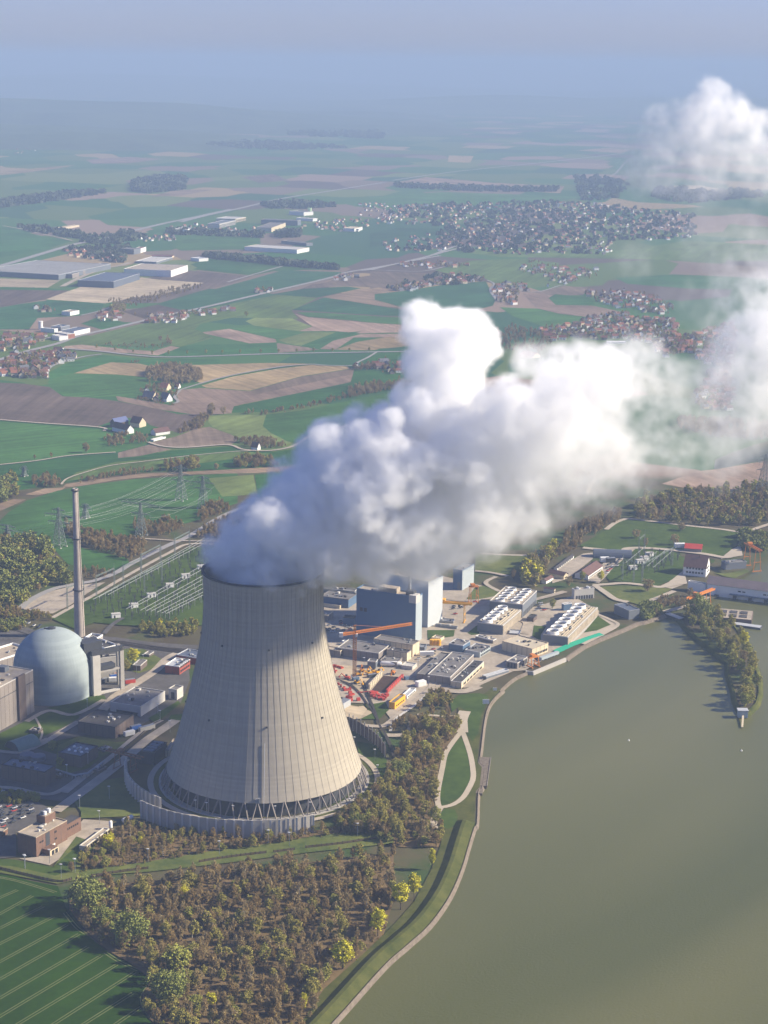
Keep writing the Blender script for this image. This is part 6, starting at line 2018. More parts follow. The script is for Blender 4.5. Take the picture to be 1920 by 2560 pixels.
# ================================================================== WAREHOUSES, FARMS, VILLAGES
for args in [
    ('warehouse', 'huge low warehouse with ridged grey roof at the photo edge', 'ind', (405, 497), (405, 461), (-140, 432), (765, 388), 'blue grey wall', mat('light roof', (.40, .385, .35), .9, .1, .02), 'aluminium roof', 0),
    ('loading_block', 'loading block nearest the sand yard on the huge warehouse flank', 'ind', (500, 488), (500, 458), (440, 450), (546, 446), 'taupe wall', 'grey roof', 'pale concrete', 0),
    ('loading_block', 'second loading block from the sand yard on the warehouse flank', 'ind', (575, 462), (575, 434), (518, 428), (620, 424), 'taupe wall', 'grey roof', 'pale concrete', 0),
    ('loading_block', 'third loading block from the sand yard on the warehouse flank', 'ind', (652, 437), (652, 411), (597, 405), (697, 402), 'taupe wall', 'grey roof', 'pale concrete', 0),
    ('loading_block', 'farthest loading block on the huge warehouse flank', 'ind', (725, 415), (725, 391), (672, 385), (765, 382), 'taupe wall', 'grey roof', 'pale concrete', 0),
    ('warehouse', 'dark blue roofed warehouse standing on the bare sand yard', 'ind', (786, 554), (786, 508), (530, 500), (965, 452), 'slate blue roof', 'slate blue roof', 'aluminium roof', 0),
    ('warehouse', 'tan roofed warehouse with bright white sunlit wall', 'ind', (1182, 478), (1181, 432), (862, 418), (1298, 394), 'white', 'tan roof', 'white', 0),
    ('warehouse', 'pale flat roofed store behind the white walled warehouse', 'ind', (1082, 388), (1081, 372), (936, 366), (1192, 340), 'blue grey wall', 'pale concrete', 'white', 3),
    ('warehouse', 'long red roofed store behind the pale flat store', 'ind', (1190, 345), (1190, 333), (1045, 330), (1215, 326), 'cream', 'red tile', 'red tile', 0),
    ('warehouse', 'small white hall at the hedgerow end near white walled warehouse', 'ind', (1376, 372), (1376, 350), (1318, 342), (1434, 344), 'white', 'aluminium roof', 'white', 0),
    ('apartment_block', 'white apartment block with red roof among trees behind warehouses', 'ind', (972, 312), (972, 280), (940, 275), (1010, 268), 'white', 'red tile', 'white', 0),
    ('apartment_block', 'grey shaded apartment block beside the white one', 'ind', (925, 322), (925, 285), (835, 280), (945, 275), 'blue grey wall', 'grey roof', 'grey roof', 0),
    ('tan_shed', 'long pale farm shed on a bare patch far in the fields', 'ind', (402, 154), (402, 140), (384, 136), (548, 116), 'cream', 'tan roof', 'cream', 0),
    ('factory_hall', 'white walled hall at the start of the distant business park', 'ind', (1296, 172), (1296, 148), (1214, 140), (1326, 136), 'white', 'pale concrete', 'white', 0),
    ('factory_hall', 'long grey hall with columned front in the distant business park', 'ind', (1516, 142), (1516, 110), (1448, 104), (1628, 84), 'pale concrete', 'blue grey wall', 'pale concrete', 0),
    ('factory_hall', 'large tan roofed hall behind the columned grey hall', 'ind', (1628, 102), (1628, 76), (1486, 72), (1700, 62), 'cream', 'pale concrete', 'white', 0),
    ('factory_hall', 'cream hall with stacked stories in the middle of business park', 'mid', (924, 334), (922, 296), (805, 290), (1042, 254), 'cream', 'grey roof', 'tan roof', 0),
    ('factory_hall', 'dark long hall behind the cream hall of the business park', 'mid', (1142, 280), (1142, 238), (838, 226), (1174, 232), 'blue grey wall', 'grey roof', 'pale concrete', 0),
    ('factory_hall', 'low white L shaped hall alone in green fields', 'mid', (1136, 512), (1134, 478), (700, 452), (1258, 460), 'white', 'pale concrete', 'cream', 0),
    ('factory_hall', 'grey roofed shed behind the low white hall alone in fields', 'mid', (1215, 450), (1215, 425), (1005, 402), (1245, 418), 'blue grey wall', 'grey roof', 'tan roof', 0),
    ('factory_hall', 'white hall with a green tower at the back of business park', 'mid', (1192, 198), (1192, 168), (1068, 158), (1255, 160), 'white', 'grey roof', 'white', 0),
    ('factory_hall', 'long white hall before the green tower hall', 'mid', (1268, 245), (1268, 222), (1130, 214), (1292, 216), 'white', 'pale concrete', 'white', 0),
    ('factory_hall', 'white hall at the town edge of the business park', 'mid', (1612, 330), (1610, 303), (1522, 298), (1680, 288), 'white', 'cream', 'cream', 0),
    ('workshop_hall', 'white workshop beside the silo at the near village', 'ind', (376, 864), (376, 836), (280, 828), (390, 830), 'white', 'pale concrete', 'white', 1),
    ('workshop_hall', 'blue grey roofed workshop behind the white one at the silo', 'ind', (420, 848), (420, 822), (345, 818), (482, 808), 'blue grey wall', 'slate blue roof', 'aluminium roof', 2),
    ('workshop_hall', 'long hall with sunlit white flank at the village road', 'ind', (512, 884), (510, 852), (432, 842), (622, 828), 'white', 'slate blue roof', 'aluminium roof', 0),
    ('workshop_hall', 'white hall with an orange end wall at the village road', 'ind', (466, 908), (465, 872), (378, 858), (498, 862), 'orange tile', 'pale concrete', 'white', 0),
    ('workshop_hall', 'low white hall in front of the orange ended hall', 'ind', (410, 918), (410, 888), (358, 876), (462, 880), 'white', 'pale concrete', 'white', 0),
    ('farm_shed', 'white walled shed with pale roof on the field near the village', 'ind', (485, 746), (485, 718), (430, 712), (548, 706), 'white', 'tan roof', 'white', 0),
    ('white_hall', 'long white roofed hall inside the riverside village by the steam', 'p2', (925, 455), (925, 446), (828, 446), (942, 440), 'white', 'white', 'white', 0),
    ('sports_hall', 'white flat halls at the distant gravel pit edge', 'H', (890, 842), (890, 832), (870, 830), (945, 830), 'white', 'white', 'white', 0),
]:
    r, w, d, h = flat(args[0], args[1], args[2], *args[3:7], args[7], args[8], args[9], vents=args[10])
    if 'ridged' in args[1]:
        n = 26
        mb = MB()
        for i in range(n):
            mb.box(1 + (w - 2) * i / n, 1.5, h - .8, 1 + (w - 2) * (i + .5) / n, d - 1.5, h - .3)
        mb.build('roof_ridge', 'light roof', r)
    if 'columned' in args[1]:
        mb = MB()
        for i in range(14):
            mb.box(w * (i + .2) / 14, -.3, 0, w * (i + .7) / 14, -.02, h * .8)
        mb.build('bay', 'window', r)
    if 'dark blue roofed' in args[1]:
        mb = MB()
        for i in range(9):
            mb.box(1.5, d * (i + .3) / 9, h - .8, 3.5, d * (i + .7) / 9, h - .3)
        mb.build('skylight', 'white', r)
for lab, t, p, top, R, m in [('white silo tower at the near village workshops', 'ind', (282, 840), (278, 782), 4.5, 'white'), ('slim green tower on the far business park hall', 'mid', (1242, 180), (1242, 132), 7, mat('pale green paint', (.45, .62, .35), .7, .1, .1))]:
    g = at(t, *p)
    h = top_z(t, *top, g)
    r = thing('silo', lab, 'silo', (g.x, g.y, 0))
    mb = MB()
    mb.lathe([(R, -.5), (R, h * .9), (R * 1.15, h * .92), (R * 1.15, h), (.1, h * 1.03)], 16, cap=True)
    mb.build('shaft', m, r, smooth=False)

for args in [
    ('barn', 'big barn with a bluish solar roof on the lone farm', 'vil', (1000, 862), (1000, 822), (925, 818), (1110, 800), 'brown wall', 'solar', 'x', .5, 'barn'),
    ('barn', 'barn with dark roof and pale gable on the lone farm', 'vil', (1204, 862), (1204, 824), (1122, 812), (1278, 812), 'cream', 'brown tile', 'y', .5, 'barn'),
    ('farmhouse', 'long farmhouse with brown roof and white gable on the lone farm', 'vil', (1098, 918), (1098, 882), (968, 852), (1142, 868), 'white', 'brown tile', 'y', .5, 'farmhouse'),
    ('stable', 'white walled stable with brown roof on the lone farm', 'vil', (1346, 932), (1346, 905), (1300, 892), (1470, 888), 'white', 'brown tile', 'x', .35, 'stable'),
    ('farmhouse', 'tiny white gabled farmhouse among bushes on the winding track', 'A', (1112, 840), (1112, 826), (1085, 822), (1126, 822), 'white', 'brown tile', 'y', .8, 'farmhouse'),
    ('farmhouse', 'red roofed house at the wood edge of the little hamlet', 'vil', (1440, 545), (1438, 518), (1392, 508), (1478, 505), 'cream', 'orange tile', 'y', .45, 'house'),
    ('farmhouse', 'white house with steep dark roof in the little hamlet', 'vil', (1440, 640), (1440, 612), (1382, 600), (1462, 598), 'white', 'grey tile', 'y', .7, 'house'),
    ('farmhouse', 'house with dark blue roof and pale gable in the little hamlet', 'vil', (1318, 620), (1318, 600), (1228, 590), (1352, 585), 'cream', 'grey tile', 'y', .5, 'house'),
    ('farmhouse', 'small white house farthest along the lane of the little hamlet', 'vil', (1540, 525), (1540, 510), (1512, 505), (1562, 500), 'white', 'brown tile', 'y', .5, 'house'),
    ('barn', 'long orange roofed barn beside the gap in the steam', 'p2', (440, 532), (440, 522), (372, 512), (456, 512), 'cream', 'orange tile', None, .3, 'barn'),
]:
    gable(args[0], args[1], args[2], *args[3:7], args[7], args[8], rise=args[10], ridge=args[9], cat=args[11], chimney='house' in args[0])
flat('cart_shed', 'low white wall of an open shed below the lone farm stable', 'vil', (1328, 980), (1328, 965), (1312, 958), (1432, 938), 'white', 'pale concrete', 'white')

def house_mesh(wall, roof, w, d, h, rise):
    mb = MB()
    mb.box(-w / 2, -d / 2, -.5, w / 2, d / 2, h, 0, top=False, bottom=False)
    t = h + d / 2 * rise * 2
    for s in (-1, 1):
        x = s * w / 2
        p = [(x, -d / 2, h), (x, d / 2, h), (x, 0, t)]
        mb.poly(p if s > 0 else p[::-1], 0)
    o, k = .6, rise * 2
    for s in (-1, 1):
        p = [(-w / 2 - o, s * (d / 2 + o), h - o * k + .1), (w / 2 + o, s * (d / 2 + o), h - o * k + .1), (w / 2 + o, 0, t + .1), (-w / 2 - o, 0, t + .1)]
        mb.poly(p if s < 0 else p[::-1], 1)
    mb.box(w * .18, -.5, t - 1.2, w * .18 + .9, .4, t + 1.2, 1)
    for s in (-1, 1):
        mb.box(-w * .32, s * d / 2 - .06, 1.0, -w * .10, s * d / 2 + .06, 2.3, 2)
        mb.box(w * .10, s * d / 2 - .06, 1.0, w * .32, s * d / 2 + .06, 2.3, 2)
    for z in (1.0, 3.9):
        mb.box(w / 2 - .06, -d * .25, z, w / 2 + .06, -d * .08, z + 1.3, 2)
        mb.box(w / 2 - .06, d * .08, z, w / 2 + .06, d * .25, z + 1.3, 2)
    return mb, [wall, roof, 'window']

HOUSES = []
for wall in ('white', 'cream', 'taupe wall'):
    for roof in ('red tile', 'orange tile', 'brown tile', 'grey tile'):
        HOUSES.append((wall, roof))
HW = {'white': 5, 'cream': 3, 'taupe wall': 3}
RW = {'red tile': 4, 'orange tile': 3, 'brown tile': 4, 'grey tile': 2}
WT = [HW[a] * RW[b] for a, b in HOUSES]
VILLAGES = [   # tile, polygon, number, description
    ('A', [(0, 470), (60, 440), (110, 425), (250, 415), (330, 425), (310, 455), (210, 480), (195, 532), (100, 528), (0, 518)], 66, 'in the near village at the photo edge'),
    ('ind', [(0, 900), (90, 870), (180, 880), (260, 900), (330, 880), (250, 950), (120, 1000), (0, 1010)], 22, 'across the road from the near village'),
    ('ind', [(680, 735), (780, 730), (860, 750), (830, 790), (690, 785)], 9, 'at the road junction beyond the near village'),
    ('ind', [(880, 750), (1020, 735), (1050, 760), (1010, 800), (1220, 800), (1320, 745), (1310, 720), (1200, 740), (1050, 745)], 20, 'in the row along the country road'),
    ('ind', [(1320, 720), (1500, 710), (1600, 690), (1620, 715), (1480, 745), (1330, 745)], 10, 'at the far end of the row along the country road'),
    ('ind', [(240, 690), (330, 690), (400, 715), (360, 730), (250, 715)], 5, 'on the field by the white walled shed'),
    ('vil', [(1210, 575), (1390, 475), (1500, 480), (1500, 560), (1470, 640), (1330, 640)], 5, 'in the little hamlet below the bare wood'),
    ('mid', [(770, 830), (850, 810), (930, 815), (920, 835), (800, 845)], 5, 'in the lone clump on the country road'),
    ('mid', [(1420, 710), (1500, 700), (1659, 690), (1659, 725), (1500, 745), (1430, 735)], 8, 'at the country road junction'),
    ('p1', [(1060, 515), (1250, 480), (1420, 500), (1400, 560), (1250, 560), (1200, 530), (1080, 532)], 14, 'in the hedged hamlet beside the steam'),
    ('tv', [(200, 670), (300, 640), (420, 640), (560, 590), (640, 570), (860, 600), (840, 625), (640, 640), (480, 650), (380, 690), (240, 690)], 46, 'in the row above the dark green field'),
    ('tv', [(900, 690), (960, 640), (1060, 630), (1150, 650), (1160, 690), (1100, 700), (1080, 780), (950, 780), (960, 740)], 34, 'in the cluster beside the brown field'),
    ('tv', [(280, 500), (400, 490), (560, 490), (750, 500), (740, 520), (500, 530), (300, 520)], 22, 'in the strip along the road fork'),
    ('p2', [(480, 380), (640, 360), (740, 320), (900, 300), (1000, 330), (1180, 330), (1200, 440), (1060, 460), (860, 430), (760, 440), (640, 420), (540, 450), (490, 410)], 150, 'in the riverside village behind the steam'),
    ('p2', [(700, 190), (860, 190), (1000, 200), (1100, 220), (1180, 280), (1160, 310), (1000, 290), (880, 270), (740, 230)], 60, 'in the scattered village above the riverside village'),
    ('p2', [(1060, 480), (1200, 430), (1480, 350), (1500, 480), (1480, 580), (1340, 560), (1250, 500), (1120, 530)], 90, 'under the thin steam'),
    ('p2', [(1290, 720), (1360, 610), (1460, 560), (1480, 700), (1460, 800), (1300, 800)], 46, 'in the gap between the two steam clouds'),
    ('tv', [(1080, 540), (1200, 480), (1320, 520), (1420, 520), (1650, 540), (1640, 590), (1420, 640), (1310, 620), (1180, 570)], 40, 'in the scattered rows before the town'),
]
RV = random.Random(11)
cand = []
for t, poly, n, desc in VILLAGES:
    for x, y in scatter(pts(t, poly), n, RV, 13.5):
        cand.append((math.hypot(x, y), x, y, desc))
cand.sort()
tmpl = {}
rest = []
for i, (dist, x, y, desc) in enumerate(cand):
    k = RV.choices(range(len(HOUSES)), WT)[0]
    wall, roof = HOUSES[k]
    var = RV.randrange(2)
    key = (k, var)
    rz = RV.choice([.25, .25 + math.pi / 2, .5, -.1, 1.9, .3]) + RV.uniform(-.12, .12)
    s = RV.uniform(.75, 1.12)
    if i >= 270:
        rest.append((x, y, rz, s, k))
        continue
    if key not in tmpl:
        mb, ms = house_mesh(wall, roof, 11 + 4 * var, 8.5 + var, 4.6 + .8 * var, .42)
        o = tmpl[key] = mb.build('house', ms)
    else:
        o = tmpl[key].copy()
        COL.objects.link(o)
    cw = {'white': 'white', 'cream': 'cream', 'taupe wall': 'grey'}[wall]
    cr = roof.split()[0]
    tag(o, f'{cw} walled house with {cr} tiled roof {desc}', 'house', f'{cw} houses with {cr} roofs {desc}')
    o.location = (x, y, .3)
    o.rotation_euler = (0, 0, rz)
    o.scale = (s, s, s)

def merge_houses(name, lst):
    V, F3, F4, M3, M4, n = [], [], [], [], [], 0
    ms = ['white', 'cream', 'taupe wall', 'red tile', 'orange tile', 'brown tile', 'grey tile']
    for x, y, rz, s, k in lst:
        w, d, h, ri = 12 * s, 9 * s, 4.8 * s, 3.9 * s
        c, q = math.cos(rz), math.sin(rz)
        L = [(-w / 2, -d / 2, 0), (w / 2, -d / 2, 0), (w / 2, d / 2, 0), (-w / 2, d / 2, 0), (-w / 2, -d / 2, h), (w / 2, -d / 2, h), (w / 2, d / 2, h), (-w / 2, d / 2, h), (-w / 2, 0, h + ri), (w / 2, 0, h + ri)]
        V += [(x + a * c - b * q, y + a * q + b * c, z + .2) for a, b, z in L]
        wi, ro = ms.index(HOUSES[k][0]), ms.index(HOUSES[k][1])
        for f, m in (((0, 1, 5, 4), wi), ((2, 3, 7, 6), wi), ((4, 5, 9, 8), ro), ((6, 7, 8, 9), ro), ((1, 2, 6, 5), wi), ((3, 0, 4, 7), wi), ((5, 6, 9, 9), wi), ((7, 4, 8, 8), wi)):
            if f[2] == f[3]:
                F4.append((n + f[0], n + f[1], n + f[2], n + f[2]))
            else:
                F4.append(tuple(n + i for i in f))
            M4.append(m)
        n += 10
    mb = MB()
    mb.v, mb.f, mb.m = V, [f if f[2] != f[3] else f[:3] for f in F4], M4
    return tag(mb.build(name, ms), kind='stuff')

far = list(rest)
WF = [{'white': 1.6, 'cream': 2, 'taupe wall': 3}[a] * {'red tile': 5, 'orange tile': 6, 'brown tile': 2, 'grey tile': 1}[b] for a, b in HOUSES]
for t, poly, n in [
    ('H', [(-30, 920), (100, 890), (330, 880), (560, 885), (680, 868), (900, 880), (1000, 895), (1200, 910), (1340, 930), (1350, 1030), (1200, 1040), (1000, 1035), (990, 1100), (700, 1106), (480, 1098), (350, 1060), (240, 1085), (100, 1090), (0, 1085), (-10, 1040), (250, 1010), (330, 1000), (200, 960), (20, 985)], 900),
    ('mid', [(1050, 330), (1300, 250), (1450, 230), (1659, 230), (1659, 330), (1450, 330), (1280, 300)], 40),
    ('mid', [(60, 300), (250, 260), (420, 300), (800, 300), (860, 360), (640, 370), (400, 340), (100, 330)], 40),
    ('ind', [(450, 300), (560, 290), (720, 290), (860, 340), (820, 380), (600, 350), (480, 335)], 60),
    ('ind', [(900, 200), (1200, 190), (1220, 230), (1000, 235)], 25),
    ('G', [(450, 515), (700, 520), (1080, 540), (1090, 565), (900, 570), (640, 590), (620, 560)], 110),
    ('G', [(50, 635), (160, 635), (150, 662), (60, 665)], 16),
    ('G', [(140, 512), (250, 512), (260, 525), (150, 525)], 10),
    ('tv', [(0, 80), (250, 90), (420, 100), (400, 160), (0, 260)], 60),
]:
    for x, y in scatter(pts(t, poly), n, RV, 19):
        far.append((x, y, RV.uniform(0, 3.1), RV.uniform(.65, 1.05), RV.choices(range(len(HOUSES)), WF)[0]))
merge_houses('distant_houses', far)
# church towers
for lab, t, p, top in [('white church tower with pointed roof in the riverside village', 'p2', (905, 418), (905, 372)), ('tall pale church tower rising in the distant town', 'tv', (1370, 105), (1370, 60)), ('white spire beside the scattered village', 'p2', (912, 190), (910, 160)), ('white gable tower at the road fork beside the steam', 'p2', (518, 160), (518, 138))]:
    g = at(t, *p)
    h = top_z(t, *top, g)
    r = thing('church_tower', lab, 'church tower', (g.x, g.y, 0))
    s = max(2.4, h * .1)
    box_part(r, 'shaft', 'white', -s, -s, 0, s, s, h * .62)
    mb = MB()
    mb.lathe([(s * 1.45, h * .62), (s * .7, h * .8), (.1, h)], 4, a0=math.pi / 4)
    mb.build('spire', 'brown tile', r)

# ================================================================== TREES
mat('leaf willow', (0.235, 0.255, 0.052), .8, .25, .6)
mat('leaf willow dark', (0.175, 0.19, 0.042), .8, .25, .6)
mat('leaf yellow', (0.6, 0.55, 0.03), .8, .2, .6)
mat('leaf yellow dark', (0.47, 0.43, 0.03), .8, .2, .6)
mat('leaf olive', (0.34, 0.3, 0.062), .8, .25, .6)
mat('leaf olive dark', (0.26, 0.225, 0.05), .8, .25, .6)
mat('twig brown', (0.3, 0.21, 0.078), .9, .25, .6)
mat('twig dark', (0.21, 0.145, 0.056), .9, .25, .6)
mat('twig grey', (0.33, 0.26, 0.125), .9, .25, .6)
mat('leaf fresh', (0.34, 0.35, 0.06), .8, .25, .6)
mat('conifer', (.016, .034, .018), .9, .3, .6)

KIND = {  # height, radius, crown start (fraction), clumps, leaves per clump, size, elongation, materials, trunk
    'willow': (15, 7.6, .08, 95, 40, .70, 1.0, ('leaf willow', 'leaf willow dark'), 'bark'),
    'fresh': (11, 3.1, .15, 60, 44, .38, 1.2, ('leaf fresh', 'leaf olive dark'), 'bark'),
    'yellow': (13, 3.4, .28, 60, 34, .52, 1.0, ('leaf yellow', 'leaf yellow dark'), 'bark'),
    'olive': (12, 3.3, .16, 60, 40, .32, 1.8, ('leaf olive', 'leaf olive dark'), 'bark'),
    'birch': (14, 2.0, .22, 46, 30, .13, 9.0, ('twig brown', 'twig grey'), 'birch bark'),
    'alder': (12.5, 2.6, .16, 50, 32, .13, 9.0, ('twig brown', 'twig dark'), 'bark'),
    'grey': (11, 3.0, .12, 50, 32, .13, 9.0, ('twig grey', 'twig brown'), 'bark'),
}

def crown_arrays(kind, rng, k_cl=1.0, k_lf=1.0, k_sz=1.0):
    H, R, c0, ncl, nlf, sz, el, ms, tk = KIND[kind]
    ncl, nlf = max(6, int(ncl * k_cl)), max(4, int(nlf * k_lf))
    u = rng.normal(size=(ncl, 3))
    u /= np.linalg.norm(u, axis=1, keepdims=True)
    rad = rng.uniform(.35, 1.0, (ncl, 1)) ** .55
    hz = H * (1 - c0) / 2
    lean = rng.normal(0, .09, 2) * R
    C = u * rad * np.array([R, R, hz]) * rng.uniform(.82, 1.12, (ncl, 1))
    tz = (C[:, 2] / hz + 1) / 2
    # narrower near the bottom and at the very top
    prof = np.clip(.62 + .75 * np.sin(np.clip(tz, 0, 1) * math.pi * .92), .5, 1.25) / 1.2
    C[:, 0] = C[:, 0] * prof + lean[0] * tz
    C[:, 1] = C[:, 1] * prof + lean[1] * tz
    C[:, 2] += H * c0 + hz
    rc = R * rng.uniform(.16, .34, (ncl, 1, 1))
    P = C[:, None, :] + rng.normal(0, .55, (ncl, nlf, 3)) * rc * np.array([1, 1, .8])
    P[..., 2] = np.maximum(P[..., 2], .4)
    n = ncl * nlf
    P = P.reshape(n, 3)
    a = rng.normal(size=(n, 3))
    if el > 2:
        a = a * .55 + np.array([0, 0, .75]) + (P - np.array([0, 0, H * .4])) / H * .7
    a /= np.linalg.norm(a, axis=1, keepdims=True)
    b = rng.normal(size=(n, 3))
    b -= a * (a * b).sum(1, keepdims=True)
    b /= np.linalg.norm(b, axis=1, keepdims=True)
    s = sz * k_sz * rng.uniform(.7, 1.35, (n, 1))
    la, lb = a * s * el, b * s
    V = np.stack([P - la * .5 - lb * .6, P - la * .5 + lb * .6, P + la * .6], 1).reshape(-1, 3)
    Fi = np.arange(n * 3).reshape(n, 3)
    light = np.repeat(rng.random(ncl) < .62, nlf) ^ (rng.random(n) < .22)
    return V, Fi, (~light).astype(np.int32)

def trunk_mb(kind, rng):
    H, R, c0, *_r, ms, tk = KIND[kind]
    mb = MB()
    def limb(a, b, r0, r1, n=5):
        a, b = Vector(a), Vector(b)
        d = (b - a).normalized()
        up = Vector((0, 0, 1)) if abs(d.z) < .9 else Vector((1, 0, 0))
        x = d.cross(up).normalized()
        y = x.cross(d)
        k = len(mb.v)
        for p, r in ((a, r0), (b, r1)):
            for i in range(n):
                t = 2 * math.pi * i / n
                mb.v.append(tuple(p + (x * math.cos(t) + y * math.sin(t)) * r))
        for i in range(n):
            j = (i + 1) % n
            mb.f.append((k + i, k + j, k + n + j, k + n + i))
            mb.m.append(0)
    r0 = H * .021
    limb((0, 0, -.5), (.1, .1, H * .45), r0, r0 * .62, 6)
    limb((.1, .1, H * .45), (.2, 0, H * .88), r0 * .62, r0 * .15, 6)
    for i in range(7):
        z = H * rng.uniform(max(.14, c0), .7)
        t = rng.uniform(0, 6.28)
        L = R * rng.uniform(.5, .9)
        limb((.1, .1, z), (L * math.cos(t), L * math.sin(t), z + L * rng.uniform(.5, 1.1)), r0 * .42, r0 * .1)
    return mb, tk

TREE = {}
RT = np.random.default_rng(5)
for kind in KIND:
    for v in range(3):
        V, Fi, mi = crown_arrays(kind, RT)
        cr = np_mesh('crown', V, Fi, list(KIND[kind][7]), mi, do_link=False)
        mb, tk = trunk_mb(kind, RT)
        tr = mb.build('trunk', tk)
        COL.objects.unlink(tr)
        TREE[kind, v] = (tr, cr)

def tree(kind, x, y, s, label, group, rng, wide=1.0, z=.3):
    r = thing('tree', label, 'tree', (x, y, z), rng.uniform(0, 6.28), group)
    r.scale = (s * wide, s * wide, s)
    for p in TREE[kind, rng.randrange(3)]:
        c = p.copy()
        link(c, r)
    return r

RR = random.Random(31)
# marked single trees: tile, foot, height in metres, kind, width factor, label
for t, p, hgt, kind, wd, lab in [
    ('fw', (300, 455), 22, 'willow', 1.05, 'biggest round green willow at the wheat field corner by the fence'),
    ('fw', (400, 560), 14, 'willow', .9, 'grey green willow just below the biggest willow at field edge'),
    ('fw', (592, 675), 21, 'willow', 1.0, 'round green willow halfway along the wheat field edge'),
    ('fw', (500, 640), 10, 'grey', 1.3, 'grey bare bushy tree against the round willow at field edge'),
    ('fw', (830, 1050), 20, 'willow', 1.0, 'pale green willow at the lower bend of the wheat field'),
    ('fw', (900, 850), 15, 'fresh', 1.9, 'broad fresh green tree inside the wood above the lower willow'),
    ('fw', (720, 740), 10, 'olive', 1.3, 'low olive tree on the wheat field edge between two willows'),
    ('fw', (930, 400), 11, 'yellow', 1.1, 'single yellow green tree standing in the upper brown wood'),
    ('fw', (1010, 1130), 12, 'fresh', 1.2, 'fresh green tree near the lower photo edge in the wood'),
    ('fw', (1110, 1095), 10, 'yellow', 1.1, 'yellow green tree near the lower photo edge in the wood'),
    ('E', (1632, 730), 19, 'yellow', 1.0, 'bright yellow slender tree, uppermost of those on the lakeside wood edge'),
    ('E', (1480, 872), 19, 'yellow', 1.25, 'bright yellow broad tree at the lakeside wood edge'),
    ('F', (72, 612), 18, 'yellow', 1.15, 'yellow tree lowest of the pair near the lake bank'),
    ('F', (130, 570), 19, 'yellow', .85, 'slender yellow tree topping the pair near the lake bank'),
    ('F', (208, 440), 15, 'yellow', .6, 'thin yellow green tree alone at the top of the lake bank'),
    ('E', (1312, 1062), 13, 'yellow', .6, 'thin yellow tree near the lower end of the lake bank wood'),
    ('lb', (1400, 890), 13, 'yellow', 1.0, 'yellow green tree in front of the white garage window row'),
    ('lb', (1370, 1090), 8, 'fresh', 1.4, 'round light green bush tree below the garage near the fence'),
    ('lb', (930, 1150), 8, 'alder', 1.4, 'dark bare bush on the lawn below the concrete court'),
    ('dm', (1150, 560), 15, 'yellow', 1.5, 'large yellow green tree behind the portal frame of the dome'),
    ('dm', (1090, 620), 11, 'olive', 1.4, 'dark olive tree below the large yellow green tree'),
    ('lw', (455, 270), 9, 'fresh', 1.3, 'round green tree on the shaded lawn beside the skylight block'),
    ('lw', (520, 400), 7, 'fresh', 1.3, 'small green tree at the corner of the shaded long block'),
    ('pk', (250, 1480), 13, 'fresh', 1.5, 'pale green tree at the wood corner beneath the tower ring path'),
    ('pk', (140, 1480), 12, 'willow', .8, 'round grey green tree below the ring path of the tower'),
    ('pk', (870, 200), 12, 'olive', 1.2, 'olive tree at the yard road by the little pond'),
    ('pk', (780, 240), 10, 'alder', 1.3, 'dark bare tree beside the yard road junction'),
    ('pk', (830, 700), 12, 'fresh', 1.5, 'light green tree right of the rails in the wood'),
    ('da', (620, 690), 15, 'grey', 1.4, 'bare grey tree alone on the lawn before the weir'),
    ('da', (985, 730), 10, 'grey', 1.2, 'bare tree beside the white weir block'),
    ('da', (215, 610), 13, 'yellow', 1.0, 'yellow green tree at the corner of the small switchyard'),
    ('da', (55, 600), 11, 'fresh', 1.0, 'fresh green tree in front of the long red roofed house'),
    ('da', (850, 290), 14, 'grey', 1.3, 'bare tree on the meadow behind the small switchyard'),
    ('da', (520, 230), 11, 'grey', 1.6, 'bare round tree in the middle of the big meadow'),
    ('da', (910, 165), 10, 'grey', 1.7, 'bare round tree at the upper side of the big meadow'),
    ('da', (600, 300), 11, 'grey', .9, 'slim bare tree by the tall portal row'),
    ('A', (372, 850), 15, 'alder', 1.5, 'dark bare tree alone on the green field below the farm'),
    ('A', (150, 880), 7, 'alder', 1.2, 'small bare tree on the field track at the photo edge'),
    ('A', (222, 872), 8, 'alder', 1.2, 'small bare tree beside the lone dark tree on the track'),
    ('A', (912, 690), 22, 'grey', .9, 'tall bare tree at the hedge between brown and green fields'),
    ('A', (965, 685), 13, 'grey', 1.2, 'bare tree beside the tall one at the field hedge'),
    ('A', (1555, 600), 17, 'grey', 1.3, 'big bare tree standing in the hedge nearest the steam'),
    ('A', (1515, 612), 13, 'grey', 1.3, 'bare tree just left of the big one in the hedge'),
    ('A', (1355, 645), 9, 'alder', 1.2, 'small bare tree halfway along the sloping hedge'),
    ('A', (1210, 672), 9, 'alder', 1.1, 'small bare tree at the lower part of the sloping hedge'),
    ('A', (830, 930), 18, 'olive', 1.5, 'large olive tree behind the tall meadow edge pylon'),
    ('A', (935, 925), 10, 'grey', 1.0, 'small grey tree in the reed strip beside the big olive tree'),
    ('A', (1065, 262), 12, 'fresh', 1.3, 'pale green tree at the end of the country road row'),
    ('ind', (1180, 945), 10, 'grey', 1.2, 'round pale bush alone on the field above the tree lined road'),
    ('cc', (690, 260), 12, 'alder', 1.0, 'bare tree by the road behind the tall cooling block'),
    ('cc', (1215, 330), 13, 'grey', 1.0, 'bare tree beside the small isolated cooling block'),
    ('cc', (1060, 540), 11, 'fresh', 1.0, 'fresh green tree in the courtyard of the cooling blocks'),
]:
    g = at(t, *p)
    H0 = KIND[kind][0]
    tree(kind, g.x, g.y, hgt / H0, lab, None, RR, wd)
